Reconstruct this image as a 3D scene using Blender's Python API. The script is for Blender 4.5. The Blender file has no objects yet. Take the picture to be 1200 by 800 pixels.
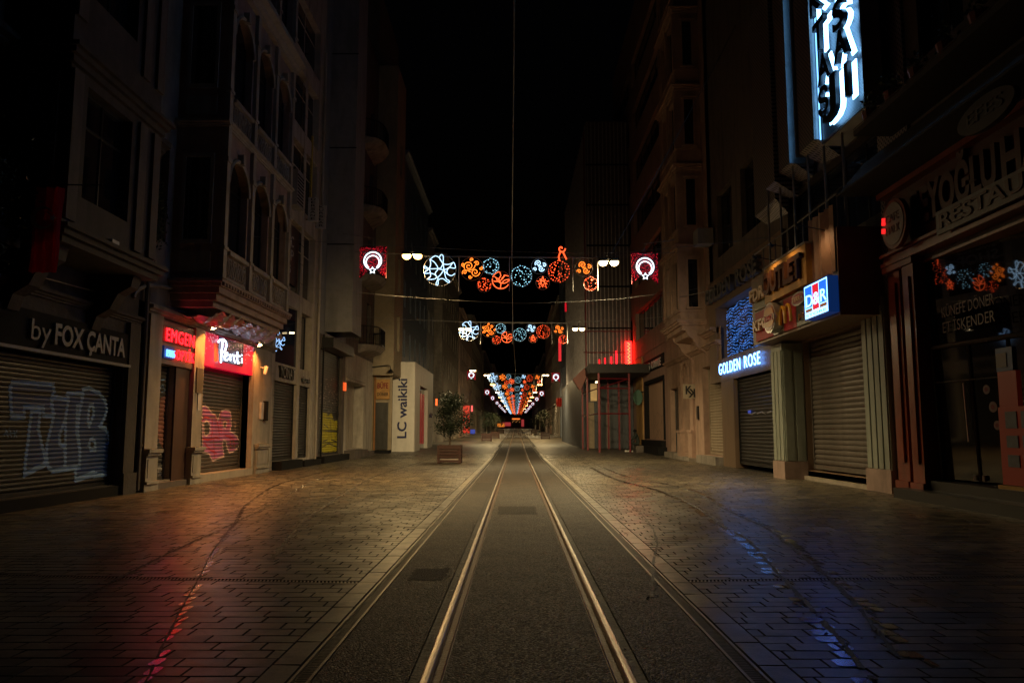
import bpy, bmesh, math, random
import numpy as np
from mathutils import Vector, Matrix, Euler
R = math.radians
rnd = random.Random(7)
scene = bpy.context.scene
COL = scene.collection

# ---------------------------------------------------------------- camera, sky, exposure
F_PX, CAM_H, HORIZON, VANISH_X = 920.0, 1.33, 506.0, 604.5
PITCH = math.atan((HORIZON - 400) / F_PX)
YAW = math.atan((VANISH_X - 600) * math.cos(PITCH) / F_PX)
cam = bpy.data.cameras.new('camera')
cam.sensor_width = 36.0
cam.lens = 36.0 * F_PX / 1200.0
cam.clip_start, cam.clip_end = 0.05, 3000
camo = bpy.data.objects.new('camera', cam)
COL.objects.link(camo)
camo.location = (0, 0, CAM_H)
camo.rotation_euler = (math.pi / 2 + PITCH, 0, YAW)
scene.camera = camo
world = bpy.data.worlds.new("World")
scene.world = world
world.use_nodes = True
bgn = world.node_tree.nodes['Background']
sky = world.node_tree.nodes.new('ShaderNodeTexSky')
sky.sky_type = 'NISHITA'
sky.sun_disc = False
sky.sun_elevation = R(-4)
sky.sun_rotation = R(200)
world.node_tree.links.new(sky.outputs[0], bgn.inputs['Color'])
bgn.inputs['Strength'].default_value = 0.02
scene.view_settings.view_transform = 'Standard'
scene.view_settings.look = 'None'
scene.view_settings.exposure = 0.0
scene.view_settings.gamma = 1.0
scene.cycles.use_denoising = True
scene.cycles.max_bounces = 6
scene.cycles.sample_clamp_indirect = 2.0
scene.cycles.sample_clamp_direct = 30.0
scene.cycles.caustics_reflective = False
scene.cycles.caustics_refractive = False

def ray(x, y):
    cx, cz = (x - 600) / F_PX, (400 - y) / F_PX
    dx, dy, dz = cx, math.cos(PITCH) - cz * math.sin(PITCH), math.sin(PITCH) + cz * math.cos(PITCH)
    c, s = math.cos(YAW), math.sin(YAW)
    return Vector((dx * c - dy * s, dx * s + dy * c, dz))
def on_wall(x, y, X):            # point of a facade plane X = const
    d = ray(x, y); t = X / d.x
    return d.y * t, CAM_H + d.z * t
def on_cross(x, y, Y):           # point of a plane Y = const
    d = ray(x, y); t = Y / d.y
    return d.x * t, CAM_H + d.z * t
def on_ground(x, y):
    d = ray(x, y); t = -CAM_H / d.z
    return d.x * t, d.y * t
def gz(Y):                       # the street climbs gently beyond 40 m
    return 0.0 if Y < 40 else 0.011 * (Y - 40)

# ---------------------------------------------------------------- materials
def nn(nt, t, **kw):
    n = nt.nodes.new(t)
    for k, v in kw.items(): setattr(n, k, v)
    return n
MATS = {}
def mat(name, col, rough=0.6, metal=0.0, var=0.25, scale=3.0, bump=0.15, bscale=40.0, grime=0.0, spec=0.5, coat=0.0):
    if name in MATS: return MATS[name]
    m = bpy.data.materials.new(name); m.use_nodes = True
    nt = m.node_tree; L = nt.links; b = nt.nodes['Principled BSDF']
    tc = nn(nt, 'ShaderNodeTexCoord')
    n1 = nn(nt, 'ShaderNodeTexNoise'); n1.inputs['Scale'].default_value = scale; n1.inputs['Detail'].default_value = 6
    n1.inputs['Roughness'].default_value = 0.65
    L.new(tc.outputs['Object'], n1.inputs['Vector'])
    cr = nn(nt, 'ShaderNodeValToRGB')
    cr.color_ramp.elements[0].position = 0.3; cr.color_ramp.elements[1].position = 0.72
    cr.color_ramp.elements[0].color = [max(0, c * (1 - var)) for c in col] + [1]
    cr.color_ramp.elements[1].color = [min(1, c * (1 + var * 0.7)) for c in col] + [1]
    L.new(n1.outputs['Fac'], cr.inputs['Fac'])
    out = cr.outputs['Color']
    if grime > 0:
        n3 = nn(nt, 'ShaderNodeTexNoise'); n3.inputs['Scale'].default_value = 1.1; n3.inputs['Detail'].default_value = 8
        mp = nn(nt, 'ShaderNodeMapping'); mp.inputs['Scale'].default_value = (2.2, 2.2, 0.45)
        L.new(tc.outputs['Object'], mp.inputs['Vector']); L.new(mp.outputs[0], n3.inputs['Vector'])
        mr = nn(nt, 'ShaderNodeMapRange'); mr.inputs['From Min'].default_value = 0.48; mr.inputs['From Max'].default_value = 0.7
        mr.inputs['To Max'].default_value = grime
        L.new(n3.outputs['Fac'], mr.inputs['Value'])
        mx = nn(nt, 'ShaderNodeMix', data_type='RGBA')
        L.new(mr.outputs[0], mx.inputs['Factor']); L.new(out, mx.inputs['A'])
        mx.inputs['B'].default_value = [c * 0.35 for c in col] + [1]
        out = mx.outputs['Result']
    L.new(out, b.inputs['Base Color'])
    rr = nn(nt, 'ShaderNodeMapRange'); rr.inputs['To Min'].default_value = max(0.03, rough * 0.8); rr.inputs['To Max'].default_value = min(1, rough * 1.2)
    L.new(n1.outputs['Fac'], rr.inputs['Value']); L.new(rr.outputs[0], b.inputs['Roughness'])
    b.inputs['Metallic'].default_value = metal
    b.inputs['Specular IOR Level'].default_value = spec
    b.inputs['Coat Weight'].default_value = coat
    if bump > 0:
        n2 = nn(nt, 'ShaderNodeTexNoise'); n2.inputs['Scale'].default_value = bscale; n2.inputs['Detail'].default_value = 5
        L.new(tc.outputs['Object'], n2.inputs['Vector'])
        bp = nn(nt, 'ShaderNodeBump'); bp.inputs['Strength'].default_value = bump; bp.inputs['Distance'].default_value = 0.02
        L.new(n2.outputs['Fac'], bp.inputs['Height']); L.new(bp.outputs[0], b.inputs['Normal'])
    MATS[name] = m
    return m
def em(name, col, s, base=None):
    if name in MATS: return MATS[name]
    m = bpy.data.materials.new(name); m.use_nodes = True
    b = m.node_tree.nodes['Principled BSDF']
    b.inputs['Base Color'].default_value = list(base or [c * 0.5 for c in col]) + [1]
    b.inputs['Emission Color'].default_value = list(col) + [1]
    b.inputs['Emission Strength'].default_value = s
    b.inputs['Roughness'].default_value = 0.4
    MATS[name] = m
    return m
def cloth(name, col):
    m = mat(name, col, .85, 0, .2, 3, .1); nt = m.node_tree; out = nt.nodes['Material Output']; b = nt.nodes['Principled BSDF']
    t = nn(nt, 'ShaderNodeBsdfTranslucent'); t.inputs['Color'].default_value = (*[min(1, c * 1.3) for c in col], 1)
    x = nn(nt, 'ShaderNodeMixShader'); x.inputs[0].default_value = .13
    nt.links.new(b.outputs[0], x.inputs[1]); nt.links.new(t.outputs[0], x.inputs[2]); nt.links.new(x.outputs[0], out.inputs['Surface'])
    return m
def glass(name, col=(0.01, 0.012, 0.016), rough=0.03):
    if name in MATS: return MATS[name]
    m = mat(name, col, rough, 0, 0.2, 0.7, 0.0, spec=0.9)
    return m

STONE = mat('stone', (0.26, 0.23, 0.20), 0.75, var=0.3, grime=0.7, bump=0.35, bscale=18)
STONE_DARK = mat('dark_stone', (0.12, 0.10, 0.09), 0.8, var=0.3, grime=0.7, bump=0.4, bscale=15)
STONE_PINK = mat('pinkish_stone', (0.32, 0.23, 0.20), 0.75, var=0.25, grime=0.5, bump=0.3, bscale=20)
STONE_PALE = mat('pale_stone', (0.33, 0.30, 0.26), 0.7, var=0.2, grime=0.5, bump=0.25, bscale=22)
PLASTER_BEIGE = mat('beige_plaster', (0.30, 0.245, 0.17), 0.85, var=0.15, grime=0.4, bump=0.12)
PLASTER_WHITE = mat('white_plaster', (0.42, 0.38, 0.33), 0.8, var=0.18, grime=0.6, bump=0.2, bscale=12)
STONE_DARKEST = mat('darkest_stone', (0.07, 0.058, 0.052), 0.8, var=0.4, grime=0.7, bump=0.5, bscale=14)  # evenly darkened stone tone for the nearest facades
PLASTER_GREY = mat('grey_plaster', (0.25, 0.25, 0.26), 0.7, var=0.15, grime=0.4, bump=0.06)
PLASTER_BLUE = mat('blue_grey_cladding', (0.10, 0.13, 0.19), 0.5, var=0.15, grime=0.3, bump=0.04)
PANEL_BROWN = mat('brown_composite_panel', (0.20, 0.135, 0.09), 0.45, var=0.12, grime=0.3, bump=0.03)
WOOD_RED = mat('red_brown_lacquered_wood', (0.20, 0.035, 0.015), 0.35, var=0.35, scale=2, bump=0.08, bscale=12, coat=0.2)
WOOD_PLANT = mat('dark_red_planter_wood', (0.05, 0.014, 0.010), 0.55, var=0.35, scale=5, bump=0.2, bscale=14)
IRON = mat('black_iron', (0.02, 0.02, 0.022), 0.5, 0.6, bump=0.1)
IRON_RED = mat('red_painted_steel', (0.16, 0.012, 0.02), 0.4, 0.2, bump=0.05)
STEEL = mat('brushed_steel', (0.45, 0.44, 0.42), 0.35, 0.9, bump=0.05)
GREENISH = mat('grey_green_pilaster_paint', (0.27, 0.30, 0.26), 0.5, var=0.12, grime=0.45, bump=0.06)
SHUT_DARK = mat('dark_grey_shutter_steel', (0.085, 0.082, 0.078), 0.42, 0.35, var=0.3, grime=0.5, bump=0.06)
SHUT_BLACK = mat('black_shutter_steel', (0.035, 0.036, 0.038), 0.38, 0.4, var=0.3, grime=0.4, bump=0.06)
SHUT_BROWN = mat('brown_grey_shutter_steel', (0.155, 0.135, 0.12), 0.42, 0.3, var=0.22, grime=0.45, bump=0.06)
SHUT_PALE = mat('pale_shutter_steel', (0.33, 0.27, 0.20), 0.5, 0.1, var=0.15, grime=0.35, bump=0.06)
BLACK = mat('black_board', (0.010, 0.010, 0.011), 0.8, bump=0.03, spec=0.15)
GLASS = glass('dark_window_glass')
GLASS_BLUE = glass('bluish_window_glass', (0.012, 0.018, 0.035), 0.05)
WIRE = mat('grey_cable', (0.16, 0.16, 0.16), 0.5, bump=0)
DIML = mat('dim_grey_raised_letter', (0.22, 0.225, 0.24), 0.5, bump=0.02)
LETTER_GREY = mat('pale_grey_letter', (0.42, 0.43, 0.46), 0.5, bump=0.02)
LETTER_DARK = mat('black_letter', (0.015, 0.014, 0.013), 0.4, bump=0.02)
MARBLE = mat('pale_marble_sill', (0.36, 0.32, 0.27), 0.4, var=0.2, grime=0.5, bump=0.05)

# ---------------------------------------------------------------- helpers
def tag(o, label=None, cat=None, group=None, kind=None):
    if label: o['label'] = label
    if cat: o['category'] = cat
    if group: o['group'] = group
    if kind: o['kind'] = kind
    return o
def empty(name, loc=(0, 0, 0), label=None, cat=None, group=None, rz=0.0):
    o = bpy.data.objects.new(name, None); COL.objects.link(o)
    o.location = loc; o.rotation_euler = (0, 0, rz); o.empty_display_size = 0.2
    return tag(o, label, cat, group)
def origin(p):
    v = Vector((0, 0, 0))
    while p is not None:
        v += p.location; p = p.parent
    return v
def inst(name, me, parent=None, loc=(0, 0, 0), rot=(0, 0, 0), scale=(1, 1, 1)):
    o = bpy.data.objects.new(name, me); COL.objects.link(o); o.parent = parent
    o.location = Vector(loc) - origin(parent); o.rotation_euler = rot; o.scale = scale
    return o

class Fr:                        # a facade: side -1 left, +1 right; u along the street, w outwards, z up
    def __init__(s, side, X): s.s, s.X = side, X
    def __call__(s, u, w, z): return (s.s * (s.X - w), u, z)

class MB:
    def __init__(s): s.v, s.f, s.mi = [], [], []
    def add(s, vs, fs, m=0):
        b = len(s.v); s.v += [tuple(p) for p in vs]
        s.f += [tuple(b + i for i in f) for f in fs]; s.mi += [m] * len(fs)
        return s
    def box(s, x0, x1, y0, y1, z0, z1, m=0):
        vs = [(x, y, z) for z in (z0, z1) for y in (y0, y1) for x in (x0, x1)]
        return s.add(vs, [(0, 2, 3, 1), (4, 5, 7, 6), (0, 1, 5, 4), (2, 6, 7, 3), (0, 4, 6, 2), (1, 3, 7, 5)], m)
    def fbox(s, F, u0, u1, w0, w1, z0, z1, m=0):
        a, b = F(u0, w0, z0), F(u1, w1, z1)
        return s.box(min(a[0], b[0]), max(a[0], b[0]), a[1], b[1], z0, z1, m)
    def quad(s, a, b, c, d, m=0): return s.add([a, b, c, d], [(0, 1, 2, 3)], m)
    def prism(s, poly, fn, d0, d1, m=0):      # poly of 2-D points, fn(p, q, d) -> point
        n = len(poly)
        vs = [fn(p, q, d0) for p, q in poly] + [fn(p, q, d1) for p, q in poly]
        fs = [tuple(range(n)), tuple(range(2 * n - 1, n - 1, -1))]
        fs += [(i, (i + 1) % n, n + (i + 1) % n, n + i) for i in range(n)]
        return s.add(vs, fs, m)
    def tube(s, pts, r, n=6, m=0, closed=False, cap=True):
        pts = [Vector(p) for p in pts]; N = len(pts)
        if N < 2: return s
        rs = r if isinstance(r, (list, tuple)) else [r] * N
        vs = []; prev = None
        for i, p in enumerate(pts):
            a = pts[(i - 1) % N] if (closed or i > 0) else p
            b = pts[(i + 1) % N] if (closed or i < N - 1) else p
            t = (b - a)
            if t.length < 1e-9: t = Vector((0, 0, 1))
            t.normalize()
            up = prev if prev is not None else (Vector((0, 0, 1)) if abs(t.z) < 0.9 else Vector((1, 0, 0)))
            x = up - t * up.dot(t)
            if x.length < 1e-6: x = t.orthogonal()
            x.normalize(); prev = x; y = t.cross(x)
            for k in range(n):
                an = 2 * math.pi * k / n
                vs.append(p + (x * math.cos(an) + y * math.sin(an)) * rs[i])
        fs = []
        for i in range(N if closed else N - 1):
            j = (i + 1) % N
            for k in range(n):
                l = (k + 1) % n
                fs.append((i * n + k, i * n + l, j * n + l, j * n + k))
        if cap and not closed:
            fs.append(tuple(range(n))); fs.append(tuple((N - 1) * n + k for k in reversed(range(n))))
        return s.add(vs, fs, m)
    def build(s, name, mats, parent=None, smooth=False, loc=None, flip=True):
        o0 = Vector(loc) if loc is not None else (origin(parent) if parent is not None else Vector((0, 0, 0)))
        me = bpy.data.meshes.new(name)
        me.from_pydata([tuple(Vector(p) - o0) for p in s.v], [], s.f)
        for m in (mats if isinstance(mats, (list, tuple)) else [mats]): me.materials.append(m)
        if any(s.mi): me.polygons.foreach_set('material_index', s.mi)
        if flip and len(s.f) < 20000:
            bm = bmesh.new(); bm.from_mesh(me); bmesh.ops.recalc_face_normals(bm, faces=bm.faces); bm.to_mesh(me); bm.free()
        if smooth: me.polygons.foreach_set('use_smooth', [True] * len(me.polygons))
        me.update()
        o = bpy.data.objects.new(name, me); COL.objects.link(o)
        if parent is not None:
            o.parent = parent; o.location = o0 - origin(parent)
        else: o.location = o0
        return o

def bevel(o, w=0.01, seg=1):
    bm = bmesh.new(); bm.from_mesh(o.data)
    bmesh.ops.remove_doubles(bm, verts=bm.verts, dist=1e-5)
    es = [e for e in bm.edges if len(e.link_faces) == 2 and e.calc_face_angle(0) > 0.5]
    bmesh.ops.bevel(bm, geom=es, offset=w, segments=seg, affect='EDGES', clamp_overlap=True)
    bm.to_mesh(o.data); bm.free()
    return o

# text -------------------------------------------------------
_tc = {}
def raw_text(body, ext=0.02, off=0.0):
    k = (body, ext, off)
    if k in _tc: return _tc[k]
    c = bpy.data.curves.new('lettering', 'FONT'); c.body = body; c.size = 1; c.extrude = ext; c.offset = off
    c.resolution_u = 3; c.fill_mode = 'BOTH'
    o = bpy.data.objects.new('lettering', c); COL.objects.link(o)
    bpy.context.view_layer.update()
    me = bpy.data.meshes.new_from_object(o.evaluated_get(bpy.context.evaluated_depsgraph_get()))
    bpy.data.objects.remove(o); bpy.data.curves.remove(c)
    n = len(me.vertices); co = np.zeros(n * 3); me.vertices.foreach_get('co', co); co = co.reshape(-1, 3)
    w = (co[:, 0].min(), co[:, 0].max(), co[:, 1].min(), co[:, 1].max()) if n else (0, 0, 0, 0)
    _tc[k] = (me, w)
    return _tc[k]
CAP = 0.0
def adv(ch):
    a = raw_text('HH', 0.0)[1]; b = raw_text('H' + ch + 'H', 0.0)[1]
    return (b[1] - b[0]) - (a[1] - a[0])
DIRS = {'left': (Vector((0, 1, 0)), Vector((1, 0, 0))), 'right': (Vector((0, -1, 0)), Vector((-1, 0, 0))),
        'camera': (Vector((1, 0, 0)), Vector((0, -1, 0)))}
def lettering(parent, body, facing, start, length, cap, material, ext=0.03, off=0.0, name='letter', up=None, shear=0, gap=0.0, line=None):
    """letters as separate objects; start = world point of the baseline's left end; cap = capital height"""
    global CAP
    if not CAP:
        w = raw_text('H', 0.0)[1]; CAP = w[3] - w[2]
    X, Z = DIRS[facing]
    Y = Vector((0, 0, 1))
    if up == 'rot':              # reads from bottom to top
        X, Y = Vector((0, 0, 1)), -X
    sy = cap / CAP
    ads = [adv(ch) + gap for ch in body]; tot = sum(ads)
    sx = length / tot
    out = []; x = 0
    for ch, a in zip(body, ads):
        if ch != ' ':
            me, w = raw_text(ch, ext / sy if False else ext, off)
            key = (ch, ext, off, material.name)
            if key not in _tc:
                m2 = me.copy(); m2.materials.clear(); m2.materials.append(material); _tc[key] = m2
            o = bpy.data.objects.new(name, _tc[key]); COL.objects.link(o); o.parent = parent
            p = Vector(start) + X * (x * sx) - origin(parent)
            M = Matrix((( X.x * sx, Y.x * sy, Z.x, p.x), (X.y * sx, Y.y * sy, Z.y, p.y), (X.z * sx, Y.z * sy, Z.z, p.z), (0, 0, 0, 1)))
            o.matrix_local = M
            out.append(o)
        x += a
    return out

# shutters ---------------------------------------------------
_slat = {}
PROF = [(0.0, 0.0), (0.12, 0.55), (0.35, 0.92), (0.55, 1.0), (0.75, 0.85), (0.93, 0.3), (1.0, 0.0)]
def prof(t):
    for (a, p), (b, q) in zip(PROF, PROF[1:]):
        if t <= b: return p + (q - p) * (t - a) / (b - a)
    return 0
def shutter(parent, F, u0, u1, z0, z1, pitch, material, w=-0.15, depth=0.025, top=None, name='shutter', slatmat=None):
    mb = MB()
    mb.fbox(F, u0, u0 + 0.05, w - 0.03, w + 0.06, z0, z1); mb.fbox(F, u1 - 0.05, u1, w - 0.03, w + 0.06, z0, z1)
    mb.fbox(F, u0 + 0.05, u1 - 0.05, w - 0.012, w + 0.035, z0, z0 + pitch * 0.9)
    mb.fbox(F, u0 + 0.05, u1 - 0.05, w - 0.06, w - 0.03, z0, z1)
    sh = mb.build(name, material, parent)
    n = max(1, int((z1 - z0 - pitch) / pitch)); p = (z1 - z0 - pitch) / n
    key = (F.s, round(u1 - u0, 3), round(p, 4), material.name, depth)
    if key not in _slat:
        m = MB(); a, b = 0.052, (u1 - u0) - 0.052
        pts = [(w_ * depth, t * p * 0.985) for t, w_ in PROF]
        vs = [(-F.s * q, u, z) for u in (a, b) for q, z in pts]
        k = len(pts)
        m.add(vs, [(i, i + 1, k + i + 1, k + i) for i in range(k - 1)])
        o = m.build('slat', slatmat or material, None, flip=False); _slat[key] = o.data; COL.objects.unlink(o); bpy.data.objects.remove(o)
    for i in range(n):
        inst('slat', _slat[key], sh, F(u0, w + rnd.uniform(-.0015, .0015), z0 + pitch + i * p), rot=(rnd.gauss(0, .0007), rnd.gauss(0, .03), rnd.gauss(0, .0004)))
    return sh, (z0 + pitch, p, w, depth)

def scan(polys, z0, z1, cuts):
    """even-odd scan conversion into trapezoids [(zb, zt, ub0, ub1, ut0, ut1)]"""
    zs = sorted(set([c for c in cuts if z0 < c < z1] + [z0, z1]))
    out = []
    def xs(z):
        r = []
        for poly in polys:
            n = len(poly)
            for i in range(n):
                (ua, za), (ub, zb) = poly[i], poly[(i + 1) % n]
                if (za <= z) != (zb <= z): r.append(ua + (ub - ua) * (z - za) / (zb - za))
        return sorted(r)
    for a, b in zip(zs, zs[1:]):
        m = xs((a + b) / 2); e = (b - a) * 0.04
        lo, hi = xs(a + e), xs(b - e)
        if len(lo) != len(m): lo = m
        if len(hi) != len(m): hi = m
        for i in range(0, len(m) - 1, 2): out.append((a, b, lo[i], lo[i + 1], hi[i], hi[i + 1]))
    return out
def paint(parent, F, info, polys, material, name='graffiti', lift=0.003):
    """sprayed paint that follows the slats: polys in (u, z), even-odd"""
    zb0, p, w, depth = info
    zs = [z for q in polys for _, z in q]; z0, z1 = min(zs), max(zs)
    cuts = []
    i = int((z0 - zb0) / p) - 1
    while zb0 + i * p < z1:
        cuts += [zb0 + (i + t * 0.985) * p for t, _ in PROF]; i += 1
    def W(z):
        t = ((z - zb0) / p) % 1.0
        return w + depth * prof(min(1, t / 0.985)) + lift
    mb = MB()
    for a, b, l0, l1, h0, h1 in scan(polys, z0, z1, cuts):
        e = 1e-4
        mb.quad(F(l0, W(a + e), a), F(l1, W(a + e), a), F(h1, W(b - e), b), F(h0, W(b - e), b))
    return mb.build(name, material, parent, flip=False)
def stroke_polys(pts, wd, closed=False):
    out = []; n = len(pts)
    for i in range(n if closed else n - 1):
        a, b = pts[i], pts[(i + 1) % n]
        dx, dy = b[0] - a[0], b[1] - a[1]; l = math.hypot(dx, dy) or 1e-6
        ex, ey = dx / l * wd * 0.45, dy / l * wd * 0.45
        nx, ny = -dy / l * wd / 2, dx / l * wd / 2
        out.append([(a[0] - ex + nx, a[1] - ey + ny), (b[0] + ex + nx, b[1] + ey + ny), (b[0] + ex - nx, b[1] + ey - ny), (a[0] - ex - nx, a[1] - ey - ny)])
    return out
def paint_strokes(parent, F, info, lines, wd, material, name='graffiti', lift=0.005, closed=False):
    zb0, p, w, depth = info
    mb = MB(); k = 0
    for pts in lines:
        for q in stroke_polys(pts, wd, closed):
            zs = [z for _, z in q]; z0, z1 = min(zs), max(zs)
            if z1 - z0 < 1e-4: continue
            cuts = []
            i = int((z0 - zb0) / p) - 1
            while zb0 + i * p < z1:
                cuts += [zb0 + (i + t * 0.985) * p for t, _ in PROF]; i += 1
            k += 1; lf = lift + (k % 7) * 0.0003
            def W(z):
                t = ((z - zb0) / p) % 1.0
                return w + depth * prof(min(1, t / 0.985)) + lf
            for a, b, l0, l1, h0, h1 in scan([q], z0, z1, cuts):
                mb.quad(F(l0, W(a + 1e-4), a), F(l1, W(a + 1e-4), a), F(h1, W(b - 1e-4), b), F(h0, W(b - 1e-4), b))
    return mb.build(name, material, parent, flip=False)
def crop_pts(pts, ox, oy, s, X):   # pixels of an enlarged crop of the photo -> (u, z) of the facade plane
    return [on_wall(ox + x / s, oy + y / s, X) for x, y in pts]

# walls ------------------------------------------------------
def wall(parent, F, u0, u1, z0, z1, holes=(), material=STONE, depth=0.3, back=6.0, arches=(), name='wall', w=0.0, ends=True, mb=None, top=True):
    mb = mb or MB()
    us = sorted(set([u0, u1] + [h[0] for h in holes] + [h[1] for h in holes])); us = [u for u in us if u0 <= u <= u1]
    zs = sorted(set([z0, z1] + [h[2] for h in holes] + [h[3] for h in holes])); zs = [z for z in zs if z0 <= z <= z1]
    for ua, ub in zip(us, us[1:]):
        for za, zb in zip(zs, zs[1:]):
            cu, cz = (ua + ub) / 2, (za + zb) / 2
            if any(h[0] < cu < h[1] and h[2] < cz < h[3] for h in holes): continue
            mb.quad(F(ua, w, za), F(ub, w, za), F(ub, w, zb), F(ua, w, zb))
    for h in holes:
        a, b, c, d = h[:4]
        for p, q in (((a, c), (a, d)), ((b, c), (b, d)), ((a, c), (b, c)), ((a, d), (b, d))):
            mb.quad(F(p[0], w, p[1]), F(q[0], w, q[1]), F(q[0], w - depth, q[1]), F(p[0], w - depth, p[1]))
        mb.quad(F(a, w - depth - 0.02, c), F(b, w - depth - 0.02, c), F(b, w - depth - 0.02, d), F(a, w - depth - 0.02, d))
        if len(h) > 4:            # arched head: fill the two spandrels
            r = (b - a) / 2; cu = (a + b) / 2; zc = d - r
            for sgn in (-1, 1):
                arc = [(cu + sgn * r * math.cos(t), zc + r * math.sin(t)) for t in [math.pi / 2 * k / 8 for k in range(9)]]
                for (p0, p1) in zip(arc, arc[1:]):
                    mb.quad(F(p0[0], w - .002, p0[1]), F(p1[0], w - .002, p1[1]), F(p1[0], w - .002, d), F(p0[0], w - .002, d))
                    mb.quad(F(p0[0], w, p0[1]), F(p1[0], w, p1[1]), F(p1[0], w - depth, p1[1]), F(p0[0], w - depth, p0[1]))
    if ends:
        for u in (u0, u1): mb.quad(F(u, w, z0), F(u, -back, z0), F(u, -back, z1), F(u, w, z1))
        if top: mb.quad(F(u0, w, z1), F(u1, w, z1), F(u1, -back, z1), F(u0, -back, z1))
        mb.quad(F(u0, -back, z0), F(u1, -back, z0), F(u1, -back, z1), F(u0, -back, z1))
    return mb.build(name, material, parent, flip=False)

_win = {}
def window(parent, F, u0, u1, z0, z1, frame=None, pane=None, w=-0.22, bars=(1, 1), t=0.05, arch=False, name='window'):
    frame = frame or IRON; pane = pane or GLASS
    W, H = u1 - u0, z1 - z0
    key = (F.s, round(W, 2), round(H, 2), frame.name, pane.name, bars, t, arch)
    if key not in _win:
        G = Fr(F.s, 0.0); m = MB()
        m.fbox(G, 0, t, -.03, .03, 0, H); m.fbox(G, W - t, W, -.03, .03, 0, H)
        m.fbox(G, t, W - t, -.03, .03, 0, t); m.fbox(G, t, W - t, -.03, .03, H - t, H)
        for i in range(1, bars[0] + 1):
            c = W * i / (bars[0] + 1); m.fbox(G, c - t * .4, c + t * .4, -.025, .025, t, H - t)
        for i in range(1, bars[1] + 1):
            c = H * (i / (bars[1] + 1) if bars[1] > 1 else 0.68); m.fbox(G, t, W - t, -.022, .022, c - t * .4, c + t * .4)
        p = MB().fbox(G, t * .5, W - t * .5, -.008, .004, t * .5, H - t * .5)
        a = m.build('window', frame, None); b = p.build('pane', pane, None)
        _win[key] = (a.data, b.data)
        for o in (a, b): COL.objects.unlink(o); bpy.data.objects.remove(o)
    ma, mb_ = _win[key]
    o = inst(name, ma, parent, F(u0, w, z0))
    inst('pane', mb_, o, F(u0, w, z0))
    return o
def moulding(parent, F, u0, u1, z, prof_pts, material, name='cornice'):
    """prof_pts (w, dz) outline swept along u"""
    mb = MB(); mb.prism(prof_pts, lambda p, q, d: F(d, p, z + q), u0, u1)
    return mb.build(name, material, parent)
def cornice_prof(h, w):
    return [(0, 0), (w * .35, 0), (w * .35, h * .2), (w * .55, h * .3), (w * .6, h * .5), (w, h * .62), (w, h), (0, h)]
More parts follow.
